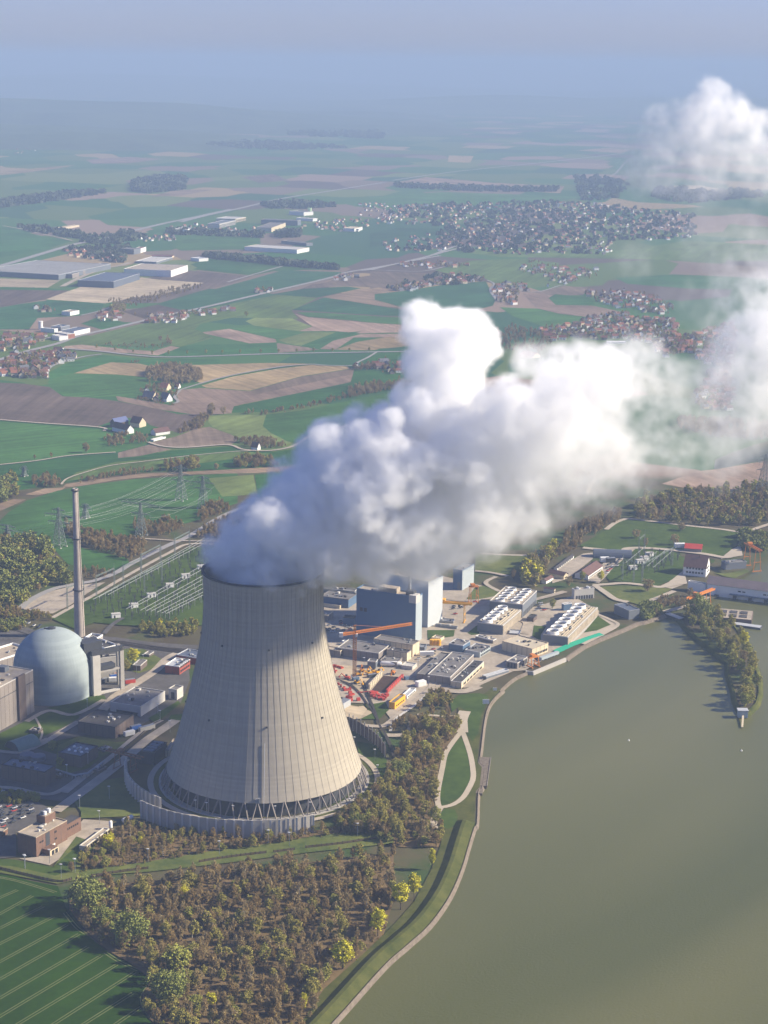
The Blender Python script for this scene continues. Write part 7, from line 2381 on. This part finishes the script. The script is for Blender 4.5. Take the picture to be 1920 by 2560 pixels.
# avenue on the country road
for i, x in enumerate(range(420, 1640, 78)):
    g = at('A', x + RR.uniform(-8, 8), 0 + (402 + (x - 420) * .11 if x < 620 else 428 - (x - 620) * .016))
    tree('fresh' if i % 3 else 'olive', g.x, g.y, .72, 'small round tree in the row along the pale country road', 'small avenue trees along the country road', RR, 1.0)

def near_trees(poly, n, mix, smin, smax, label_, group_, rng, mind, avoid=()):
    ks, ws = zip(*mix)
    names = {'willow': 'grey green', 'fresh': 'light green', 'yellow': 'yellow green', 'olive': 'olive', 'birch': 'slim bare birch like', 'alder': 'bare brown', 'grey': 'bare grey'}
    for x, y in scatter(poly, n, rng, mind):
        k = rng.choices(ks, ws)[0]
        tree(k, x, y, rng.uniform(smin, smax), f'{names[k]} tree {label_}', f'{names[k]} trees {group_}', rng, rng.uniform(.85, 1.15))
near_trees(WOOD, 104, [('birch', 6), ('alder', 5), ('olive', 4), ('fresh', 1.6), ('grey', 3), ('yellow', .2)], .7, 1.3, 'in the brown wood by the lake', 'in the brown wood by the lake', RR, 8)
near_trees(WOOD2, 36, [('birch', 4), ('alder', 3), ('olive', 4), ('fresh', 2), ('yellow', .4)], .45, .85, 'in the wood strip below the noise wall', 'in the wood strip below the noise wall', RR, 7)
near_trees(WOOD3, 46, [('alder', 5), ('olive', 5), ('grey', 4), ('fresh', 2), ('willow', .6)], .85, 1.3, 'in the wood between tower and path loop', 'between tower and path loop', RR, 8)
ISLE_IN = pts('is', [(440, 260), (560, 400), (760, 560), (960, 700), (1130, 850), (1150, 1000), (1220, 1200), (1250, 1400), (1320, 1530), (1460, 1440), (1520, 1300), (1500, 1100), (1430, 880), (1350, 680), (1240, 500), (1100, 340), (900, 260), (700, 200)])
near_trees(ISLE_IN, 44, [('olive', 6), ('willow', .8), ('fresh', 5), ('grey', 1.5), ('yellow', 1.0)], 1.05, 1.5, 'on the narrow island', 'on the narrow island', RR, 7.5)

# everything nobody could count: the rest of the woods, scrub, hedges
def np_inside(poly, X, Y):
    c = np.zeros(len(X), bool)
    j = len(poly) - 1
    for i in range(len(poly)):
        a, b = poly[i], poly[j]
        den = (b.y - a.y) if abs(b.y - a.y) > 1e-9 else 1e-9
        c ^= ((a.y > Y) != (b.y > Y)) & (X < (b.x - a.x) * (Y - a.y) / den + a.x)
        j = i
    return c

def np_scatter(poly, n, rng):
    x0, x1 = min(p.x for p in poly), max(p.x for p in poly)
    y0, y1 = min(p.y for p in poly), max(p.y for p in poly)
    out = np.zeros((0, 2))
    while len(out) < n:
        X, Y = rng.uniform(x0, x1, n * 3), rng.uniform(y0, y1, n * 3)
        out = np.concatenate([out, np.stack([X, Y], 1)[np_inside(poly, X, Y)]])
    return out[:n]

LOW = {}
def low(kind, lod):
    if (kind, lod) not in LOW:
        a = {0: (.8, .55, 1.5), 1: (.5, .32, 2.6), 2: (.3, .25, 4.2)}[lod]
        LOW[kind, lod] = [crown_arrays(kind, RT, *a) for _ in range(3)]
    return LOW[kind, lod]

def mass(name, groups, lod, seed, zoff=.2):
    """groups: (polygon, number, mix, smin, smax); ONE object"""
    rng = np.random.default_rng(seed)
    Vs, Fs, Ms, n = [], [], [], 0
    mats_ = []
    for poly, num, mix, smin, smax in groups:
        ks = [m[0] for m in mix]
        ws = np.array([m[1] for m in mix], float)
        pk = rng.choice(len(ks), num, p=ws / ws.sum())
        P = np_scatter(poly, num, rng)
        for (x, y), k in zip(P, pk):
            V, Fi, mi = low(ks[k], lod)[rng.integers(3)]
            s, a = rng.uniform(smin, smax), rng.uniform(0, 6.28)
            c, q = math.cos(a) * s * rng.uniform(.85, 1.2), math.sin(a) * s * rng.uniform(.85, 1.2)
            W = np.stack([V[:, 0] * c - V[:, 1] * q + x, V[:, 0] * q + V[:, 1] * c + y, V[:, 2] * s + zoff], 1)
            Vs.append(W)
            Fs.append(Fi + n)
            n += len(V)
            mm = KIND[ks[k]][7]
            ids = []
            for m in mm:
                if m not in mats_:
                    mats_.append(m)
                ids.append(mats_.index(m))
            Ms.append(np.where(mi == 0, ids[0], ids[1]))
    o = np_mesh(name, np.concatenate(Vs), np.concatenate(Fs), mats_, np.concatenate(Ms))
    return tag(o, kind='stuff')

BR = [('birch', 6), ('alder', 6), ('olive', 3.5), ('grey', 3), ('fresh', .8)]
mass('woodland', [(WOOD, 760, BR, .45, 1.0), (WOOD2, 220, BR, .3, .6), (WOOD3, 240, [('alder', 5), ('olive', 4), ('grey', 4), ('fresh', 1.5)], .5, .95)], 0, 1)
mass('undergrowth', [(WOOD, 800, [('alder', 5), ('grey', 3), ('olive', 2)], .12, .3), (WOOD2, 420, [('alder', 5), ('olive', 3)], .12, .28), (WOOD3, 380, [('alder', 5), ('olive', 3), ('grey', 2)], .12, .32)], 1, 2)
GRN = [('willow', 3), ('fresh', 4), ('olive', 4), ('alder', 1.5)]
BRN = [('alder', 5), ('grey', 3), ('birch', 1)]
P = lambda t, l: pts(t, l)
mass('woodland', [
    (P('sw', [(-60, 600), (120, 560), (330, 600), (420, 690), (440, 800), (540, 880), (420, 930), (300, 960), (150, 1060), (-60, 1040)]), 210, GRN, .7, 1.2),
    (P('p2', [(960, 1330), (1010, 1260), (1300, 1230), (1800, 1190), (1800, 1390), (1500, 1405), (1200, 1395), (950, 1365)]), 430, [('olive', 4), ('grey', 4), ('fresh', 2), ('alder', 3)], .8, 1.25),
    (P('p2', [(600, 1440), (760, 1380), (900, 1330), (880, 1390), (720, 1470), (600, 1520)]), 70, BRN, .7, 1.1),
    (P('cc', [(760, 220), (860, 90), (1000, 10), (1090, -20), (1070, 80), (960, 200), (930, 330), (790, 335)]), 75, [('olive', 4), ('grey', 3), ('fresh', 2), ('yellow', 1)], .8, 1.3),
    (P('da', [(1400, 230), (1500, 190), (1659, 250), (1800, 220), (1659, 330), (1560, 390), (1470, 330)]), 60, GRN, .6, 1.0),
    (P('A', [(-40, 985), (60, 960), (100, 1010), (70, 1055), (-40, 1085)]), 40, GRN, .7, 1.2),
], 1, 3)
mass('scrub', [
    (P('sw', [(470, 430), (560, 480), (760, 520), (900, 560), (1080, 600), (1060, 690), (960, 720), (760, 660), (600, 600), (500, 510)]), 230, BRN, .45, .8),
    (P('sw', [(1000, 450), (1250, 420), (1380, 470), (1200, 545), (1080, 540), (980, 500)]), 110, BRN, .4, .75),
    (P('sw', [(1440, 400), (1560, 290), (1659, 310), (1700, 350), (1640, 370), (1480, 440)]), 70, BRN, .45, .8),
    (P('sw', [(1430, 520), (1659, 420), (1900, 340), (1900, 540), (1480, 560)]), 160, BRN, .5, .9),
    (P('sw', [(600, 770), (760, 790), (880, 800), (760, 850), (600, 870)]), 45, BRN, .25, .5),
    (P('sw', [(1030, 1205), (1200, 1190), (1420, 1180), (1480, 1230), (1420, 1275), (1200, 1290), (1040, 1250)]), 80, [('fresh', 3), ('olive', 4), ('yellow', .6)], .35, .75),
    (P('sw', [(-60, 1070), (140, 1080), (360, 1125), (380, 1160), (200, 1160), (-60, 1150)]), 110, BRN + [('olive', 3)], .3, .6),
    (P('sw', [(-60, 1190), (150, 1190), (200, 1230), (60, 1250), (-60, 1250)]), 40, GRN, .35, .6),
    (P('lw', [(0, 640), (200, 640), (350, 680), (340, 735), (150, 740), (0, 720)]), 60, [('fresh', 3), ('olive', 3)], .3, .5),
    (P('da', [(565, 850), (640, 830), (750, 870), (738, 905), (590, 940)]), 45, [('willow', 3), ('grey', 2)], .35, .65),
    (P('da', [(650, 805), (760, 735), (930, 765), (1000, 800), (900, 830), (700, 840)]), 80, BRN, .3, .55),
    (P('da', [(0, 240), (60, 280), (0, 330), (-200, 420), (-230, 380)]), 60, BRN, .4, .8),
    (P('rx', [(1190, 1390), (1260, 1370), (1400, 1400), (1460, 1480), (1380, 1560), (1240, 1500)]), 40, [('olive', 4), ('alder', 3)], .35, .7),
    (P('pk', [(460, 420), (560, 360), (640, 300), (660, 340), (560, 420), (480, 470)]), 14, BRN, .3, .5),
], 1, 4)
mass('hedgerow', [
    (P('A', [(1005, 678), (1140, 678), (1300, 655), (1500, 602), (1800, 545), (1800, 562), (1500, 618), (1300, 668), (1140, 690)]), 150, BRN, .3, .75),
    (P('A', [(625, 505), (700, 482), (800, 490), (868, 510), (872, 545), (760, 560), (640, 540)]), 170, [('grey', 6), ('alder', 2)], .9, 1.3),
    (P('vil', [(1180, 590), (1330, 635), (1500, 665), (1500, 678), (1180, 620)]), 50, [('alder', 3)], .25, .4),
    (P('A', [(600, 585), (640, 560), (770, 560), (760, 620), (700, 600), (620, 600)]), 50, BRN, .4, .8),
    (P('A', [(880, 690), (935, 665), (900, 720), (860, 755), (770, 772), (800, 740)]), 60, BRN, .5, .9),
    (P('A', [(430, 795), (560, 772), (640, 780), (630, 808), (480, 832)]), 65, BRN, .4, .8),
    (P('A', [(1000, 805), (1080, 792), (1200, 800), (1235, 828), (1110, 836)]), 80, BRN, .4, .8),
    (P('A', [(700, 905), (850, 880), (870, 920), (720, 930)]), 70, [('olive', 2), ('alder', 3)], .5, .9),
    (P('A', [(1010, 895), (1090, 870), (1180, 895), (1200, 912), (1020, 920)]), 75, [('olive', 2), ('alder', 4)], .5, 1.0),
    (P('A', [(340, 970), (560, 925), (700, 928), (480, 960), (350, 985)]), 90, BRN, .25, .55),
    (P('A', [(140, 975), (250, 955), (260, 1000), (150, 1005)]), 40, BRN, .5, .9),
    (P('A', [(420, 385), (560, 375), (740, 385), (700, 402), (600, 408)]), 40, BRN, .3, .6),
    (P('A', [(680, 362), (740, 360), (740, 382), (690, 380)]), 14, BRN, .5, .8),
    (P('A', [(560, 460), (600, 455), (605, 462), (565, 464)]), 10, BRN, .3, .5),
    (P('ind', [(740, 640), (1000, 620), (1180, 560), (1400, 530), (1380, 560), (1200, 610), (1080, 650), (900, 690), (760, 670)]), 170, BRN, .35, .8),
    (P('ind', [(760, 690), (860, 665), (870, 720), (780, 730)]), 40, [('grey', 3), ('fresh', 1)], .8, 1.2),
    (P('p1', [(1010, 670), (1200, 630), (1440, 600), (1440, 640), (1200, 680), (1020, 710)]), 110, BRN + [('olive', 2)], .6, 1.1),
    (P('p1', [(1040, 520), (1240, 500), (1250, 530), (1060, 535)]), 50, [('alder', 3)], .5, .8),
    (P('p2', [(240, 400), (340, 370), (480, 400), (560, 470), (480, 510), (300, 490), (250, 450)]), 130, BRN, .6, 1.1),
    (P('p2', [(640, 1180), (800, 1060), (960, 980), (900, 1100), (780, 1160)]), 130, BRN, .7, 1.1),
    (P('p2', [(1180, 850), (1659, 880), (1700, 960), (1400, 940), (1200, 900)]), 260, BRN, .7, 1.1),
], 1, 5)
vt = []
for t, poly, n, desc in VILLAGES:
    vt.append((pts(t, poly), int(n * 2.3), BRN + [('olive', 1.5)], .45, .95))
mass('village_trees', vt, 2, 6)
KIND['far'] = (14, 8.5, .0, 30, 10, 3.2, 1.0, ('far leaf', 'far leaf dark'), 'bark')
mat('far leaf', (.085, .105, .055), .9, .2, .05)
mat('far leaf dark', (.060, .072, .042), .9, .2, .05)
FARB = [('far', 1)]
mass('distant_woods', [
    (P('mid', [(370, 525), (800, 562), (1060, 592), (1470, 632), (1470, 652), (1000, 610), (500, 560), (380, 545)]), 260, FARB, .55, .8),
    (P('ind', [(130, 135), (300, 142), (560, 180), (600, 215), (520, 215), (300, 180), (150, 150)]), 95, FARB, .5, .9),
    (P('ind', [(560, 200), (900, 165), (1000, 205), (820, 270), (560, 240)]), 75, FARB, .5, .9),
    (P('mid', [(830, 110), (1060, 95), (1300, 105), (1450, 125), (1200, 140), (950, 140)]), 200, FARB, .7, 1.1),
    (P('G', [(580, 792), (680, 772), (800, 775), (790, 820), (640, 835), (580, 825)]), 420, FARB, .9, 1.3),
    (P('G', [(-40, 545), (200, 532), (420, 545), (480, 580), (420, 610), (200, 618), (-40, 610)]), 900, FARB, 1.0, 1.5),
    (P('G', [(-40, 880), (290, 838), (480, 830), (300, 860), (-40, 905)]), 260, FARB, .7, 1.1),
    (P('G', [(1200, 545), (1420, 552), (1659, 570), (1659, 600), (1400, 592), (1240, 585)]), 420, FARB, 1.0, 1.4),
    (P('H', [(40, 800), (320, 808), (520, 815), (760, 815), (740, 830), (400, 828), (60, 812)]), 240, FARB, .6, 1.0),
    (P('H', [(-30, 920), (100, 890), (330, 880), (680, 868), (1000, 890), (1340, 930), (1350, 1030), (1000, 1040), (980, 1100), (480, 1098), (240, 1085), (20, 1085), (250, 1010), (200, 960)]), 750, FARB, .4, .75),
    (P('H', [(820, 760), (960, 770), (1060, 800), (1000, 860), (850, 870)]), 180, FARB, .6, 1.0),
    (P('H', [(1180, 815), (1600, 830), (1659, 850), (1300, 880), (1150, 860)]), 220, FARB, .7, 1.1),
    (P('ind', [(440, 290), (900, 270), (860, 380), (600, 355)]), 120, FARB, .4, .8),
    (P('mid', [(60, 320), (420, 330), (860, 350), (850, 380), (400, 370), (60, 350)]), 140, FARB, .45, .8),
    (P('mid', [(960, 350), (1160, 335), (1150, 375), (980, 385)]), 60, FARB, .7, 1.0),
    (P('tv', [(130, 650), (560, 570), (860, 600), (840, 640), (480, 660), (220, 680)]), 60, FARB, .35, .6),
    (P('G', [(800, 610), (1200, 615), (1500, 640), (1200, 650), (900, 636)]), 300, FARB, .8, 1.2),
], 2, 7)

# ================================================================== STEAM
PUFFS = [  # centre in the photograph, radius in its pixels, shift in depth, density
    (661,1425,135,0,0.12), (600,1400,60,0,0.12), (720,1410,80,0,0.12), (640,1350,75,0,0.12), (688,1237,36,0,0.12), (711,1222,42,0,0.12),
    (773,1150,32,0,0.12), (827,1090,46,0,0.12), (850,1075,34,0,0.12), (790,1130,40,0,0.12), (904,1080,45,0,0.12), (981,1040,50,0,0.12),
    (700,1300,85,0,0.12), (760,1230,85,0,0.12), (800,1330,120,0,0.1), (850,1180,90,0,0.12), (940,1120,95,0,0.12), (900,1230,130,0,0.1),
    (950,1340,110,0,0.08), (1066,828,62,20,0.12), (1060,900,50,20,0.12), (1140,850,85,20,0.12), (1195,870,75,30,0.12), (1120,950,105,20,0.12),
    (1040,1010,80,10,0.12), (1000,1150,130,0,0.1), (1080,1300,110,0,0.06), (1150,1100,140,0,0.1), (1200,1250,120,0,0.05), (1300,1040,115,0,0.09),
    (1300,1190,120,0,0.04), (1409,960,90,0,0.055), (1420,1040,115,0,0.04), (1430,1170,110,0,0.02), (1490,950,95,0,0.04), (1560,960,100,0,0.030),
    (1540,1100,120,0,0.02), (1640,980,100,0,0.025), (1650,1120,110,0,0.018), (1750,1120,90,0,0.012), (1320,900,60,20,0.02), (1905,830,125,100,0.055),
    (1870,950,130,100,0.028), (1840,1070,105,100,0.012), (1810,720,85,100,0.010), (1880,620,75,100,0.010), (1740,600,80,100,0.004), (1700,740,90,100,0.004),
    (1590,650,70,100,0.004), (1760,480,80,150,0.003), (1641,298,42,250,0.03), (1786,245,42,250,0.045), (1776,290,75,250,0.04), (1845,325,85,250,0.05),
    (1886,350,40,250,0.03), (1745,360,105,250,0.025), (1651,380,90,250,0.02), (1620,430,95,250,0.013), (1776,425,100,250,0.013), (1886,425,90,250,0.015),
    (760,1405,75,0,.09), (850,1395,85,0,.08), (940,1385,85,0,.07), (1030,1370,95,0,.05), (1110,1340,90,0,.04), (1200,1310,90,0,.03),
    (1300,1270,90,0,.022), (1400,1240,90,0,.016), (1500,1200,95,0,.013), (1600,1170,90,0,.010), (1230,1120,110,0,.07), (1360,1100,110,0,.05),
    (1700,1000,105,0,.015), (1750,1060,115,0,.011), (1660,1080,115,0,.016), (1800,1150,85,0,.005), (1560,1130,115,0,.020), (1320,1290,80,0,.012),
    (1600,910,85,0,.032), (1680,930,85,0,.016), (1760,960,90,0,.008), (1830,900,90,40,.012), (1780,820,80,60,.005), (1850,560,70,120,.003), (1800,640,75,110,.005),
    (1900,730,90,100,.018), (1900,1000,100,60,.016), (1860,1100,90,30,.008), (1700,1150,80,0,.008), (1500,1240,70,0,.010),
    (705,1452,42,-24,.07), (760,1448,50,-18,.07), (820,1440,55,-10,.06),
]
RS = 1.24

def build_plume(vox):
    ps = []
    rp = random.Random(3)
    deep = []
    for x, y, r, dy, den in PUFFS:                 # the plume is as deep as it is wide
        if den >= .02 and x < 1560 and y > 780 and r > 40 and not (y > 1330 and x < 850):
            for k in (-1, 1):
                deep.append((x + rp.uniform(-.3, .3) * r, y + rp.uniform(-.05, .3) * r, r * .85, dy + k * rp.uniform(30, 46), den))
    for x, y, r, dy, den in PUFFS + deep:
        X = (x - 960) / FPX * 1330
        Y = TC.y + max(0, 0.12 * (X + 88)) + dy
        c = at_depth(x, y, Y)
        q = CR3.transposed() @ (c - Vector((0, 0, CAM_H)))
        ps.append((c, r / FPX * -q.z, den if den < .04 else .04 + (den - .04) * .5))
    lo = [min(c[i] - r * 1.5 for c, r, d in ps) for i in range(3)]
    hi = [max(c[i] + r * 1.5 for c, r, d in ps) for i in range(3)]
    lo[2] = max(lo[2], 152)
    g = bpy.data.node_groups.new('steam_field', 'GeometryNodeTree')
    g.interface.new_socket('Geometry', in_out='OUTPUT', socket_type='NodeSocketGeometry')
    N, L = g.nodes, g.links
    out, vc, sm = N.new('NodeGroupOutput'), N.new('GeometryNodeVolumeCube'), N.new('GeometryNodeSetMaterial')
    pos = N.new('GeometryNodeInputPosition').outputs[0]
    def M_(op, a, b=None, c=None):
        m = N.new('ShaderNodeMath')
        m.operation = op
        for i, s in enumerate((a, b, c)):
            if s is None:
                continue
            if isinstance(s, (int, float)):
                m.inputs[i].default_value = s
            else:
                L.new(s, m.inputs[i])
        return m.outputs[0]
    def noise(scale, det, rough=.55):
        n = N.new('ShaderNodeTexNoise')
        n.inputs['Scale'].default_value = scale
        n.inputs['Detail'].default_value = det
        n.inputs['Roughness'].default_value = rough
        L.new(pos, n.inputs['Vector'])
        return n
    n1 = noise(1 / 60, 8, .64)
    wn_ = noise(1 / 30, 2)
    wv = N.new('ShaderNodeVectorMath')
    wv.operation = 'MULTIPLY_ADD'
    L.new(wn_.outputs['Color'], wv.inputs[0])
    wv.inputs[1].default_value = (18, 18, 18)
    L.new(pos, wv.inputs[2])
    vo = N.new('ShaderNodeTexVoronoi')
    vo.feature = 'SMOOTH_F1'
    vo.inputs['Scale'].default_value = 1 / 26
    vo.inputs['Detail'].default_value = 2
    vo.inputs['Smoothness'].default_value = .3
    L.new(wv.outputs[0], vo.inputs['Vector'])
    nz = M_('MULTIPLY_ADD', n1.outputs[0], 1.8, -.9)
    nz = M_('ADD', nz, M_('MULTIPLY_ADD', vo.outputs['Distance'], -.38, .17))
    Fm = sn = sd = None
    for c, r, den in ps:
        d = N.new('ShaderNodeVectorMath')
        d.operation = 'DISTANCE'
        L.new(pos, d.inputs[0])
        d.inputs[1].default_value = c
        f = M_('MULTIPLY_ADD', d.outputs['Value'], -1 / (r * RS), 1.0)
        w = M_('POWER', M_('MAXIMUM', M_('ADD', f, .6), .02), 4.0)
        sn = M_('MULTIPLY_ADD', w, den, sn if sn else 0.0)
        sd = M_('ADD', w, sd if sd else 0.0)
        Fm = f if Fm is None else M_('SMOOTH_MAX', Fm, f, .12)
    den = M_('DIVIDE', sn, sd)
    soft = N.new('ShaderNodeMapRange')
    L.new(den, soft.inputs[0])
    for i, v in enumerate((.005, .06, .62, .13)):
        soft.inputs[i + 1].default_value = v
    mr = N.new('ShaderNodeMapRange')
    mr.interpolation_type = 'SMOOTHSTEP'
    L.new(M_('ADD', Fm, nz), mr.inputs[0])
    mr.inputs[1].default_value = 0.0
    L.new(soft.outputs[0], mr.inputs[2])
    mr.inputs[3].default_value = 0
    L.new(den, mr.inputs[4])
    L.new(mr.outputs[0], vc.inputs['Density'])
    vc.inputs['Min'].default_value = lo
    vc.inputs['Max'].default_value = hi
    for i, k in enumerate(('Resolution X', 'Resolution Y', 'Resolution Z')):
        vc.inputs[k].default_value = int((hi[i] - lo[i]) / vox)
    m = bpy.data.materials.new('steam')
    m.use_nodes = True
    t = m.node_tree
    t.nodes.clear()
    o = t.nodes.new('ShaderNodeOutputMaterial')
    v = t.nodes.new('ShaderNodeVolumePrincipled')
    v.inputs['Color'].default_value = (1, 1, 1, 1)
    at_ = t.nodes.new('ShaderNodeAttribute')
    at_.attribute_name = 'density'
    nf = t.nodes.new('ShaderNodeTexNoise')
    nf.inputs['Scale'].default_value = 1 / 11
    nf.inputs['Detail'].default_value = 3
    t.links.new(t.nodes.new('ShaderNodeTexCoord').outputs['Object'], nf.inputs['Vector'])
    mr_ = t.nodes.new('ShaderNodeMapRange')
    for q, w_ in enumerate((.38, .63, .22, 1.8)):
        mr_.inputs[q + 1].default_value = w_
    t.links.new(nf.outputs[0], mr_.inputs[0])
    ml = t.nodes.new('ShaderNodeMath')
    ml.operation = 'MULTIPLY'
    t.links.new(at_.outputs['Fac'], ml.inputs[0])
    t.links.new(mr_.outputs[0], ml.inputs[1])
    v.inputs['Density Attribute'].default_value = ''
    t.links.new(ml.outputs[0], v.inputs['Density'])
    v.inputs['Anisotropy'].default_value = 0
    t.links.new(v.outputs[0], o.inputs['Volume'])
    sm.inputs['Material'].default_value = m
    L.new(vc.outputs[0], sm.inputs[0])
    L.new(sm.outputs[0], out.inputs[0])
    vol = bpy.data.volumes.new('steam_plume')
    vol.materials.append(m)
    ob = link(bpy.data.objects.new('steam_plume', vol))
    tag(ob, 'big white plume of steam drifting from the cooling tower across the sky', 'steam', kind='stuff')
    md = ob.modifiers.new('field', 'NODES')
    md.node_group = g

build_plume(2.4)

# ================================================================== HAZE
hm = bpy.data.materials.new('haze')
hm.use_nodes = True
hm.node_tree.nodes.clear()
o = hm.node_tree.nodes.new('ShaderNodeOutputMaterial')
v = hm.node_tree.nodes.new('ShaderNodeVolumePrincipled')
v.inputs['Color'].default_value = (.35, .46, .655, 1)
v.inputs['Density'].default_value = 1.12e-4
v.inputs['Anisotropy'].default_value = 0
hm.node_tree.links.new(v.outputs[0], o.inputs['Volume'])
mb = MB()
mb.box(-40000, -2500, -14, 40000, 62000, 610)
tag(mb.build('haze', hm), 'thin blue haze over the whole countryside', 'haze', kind='stuff')
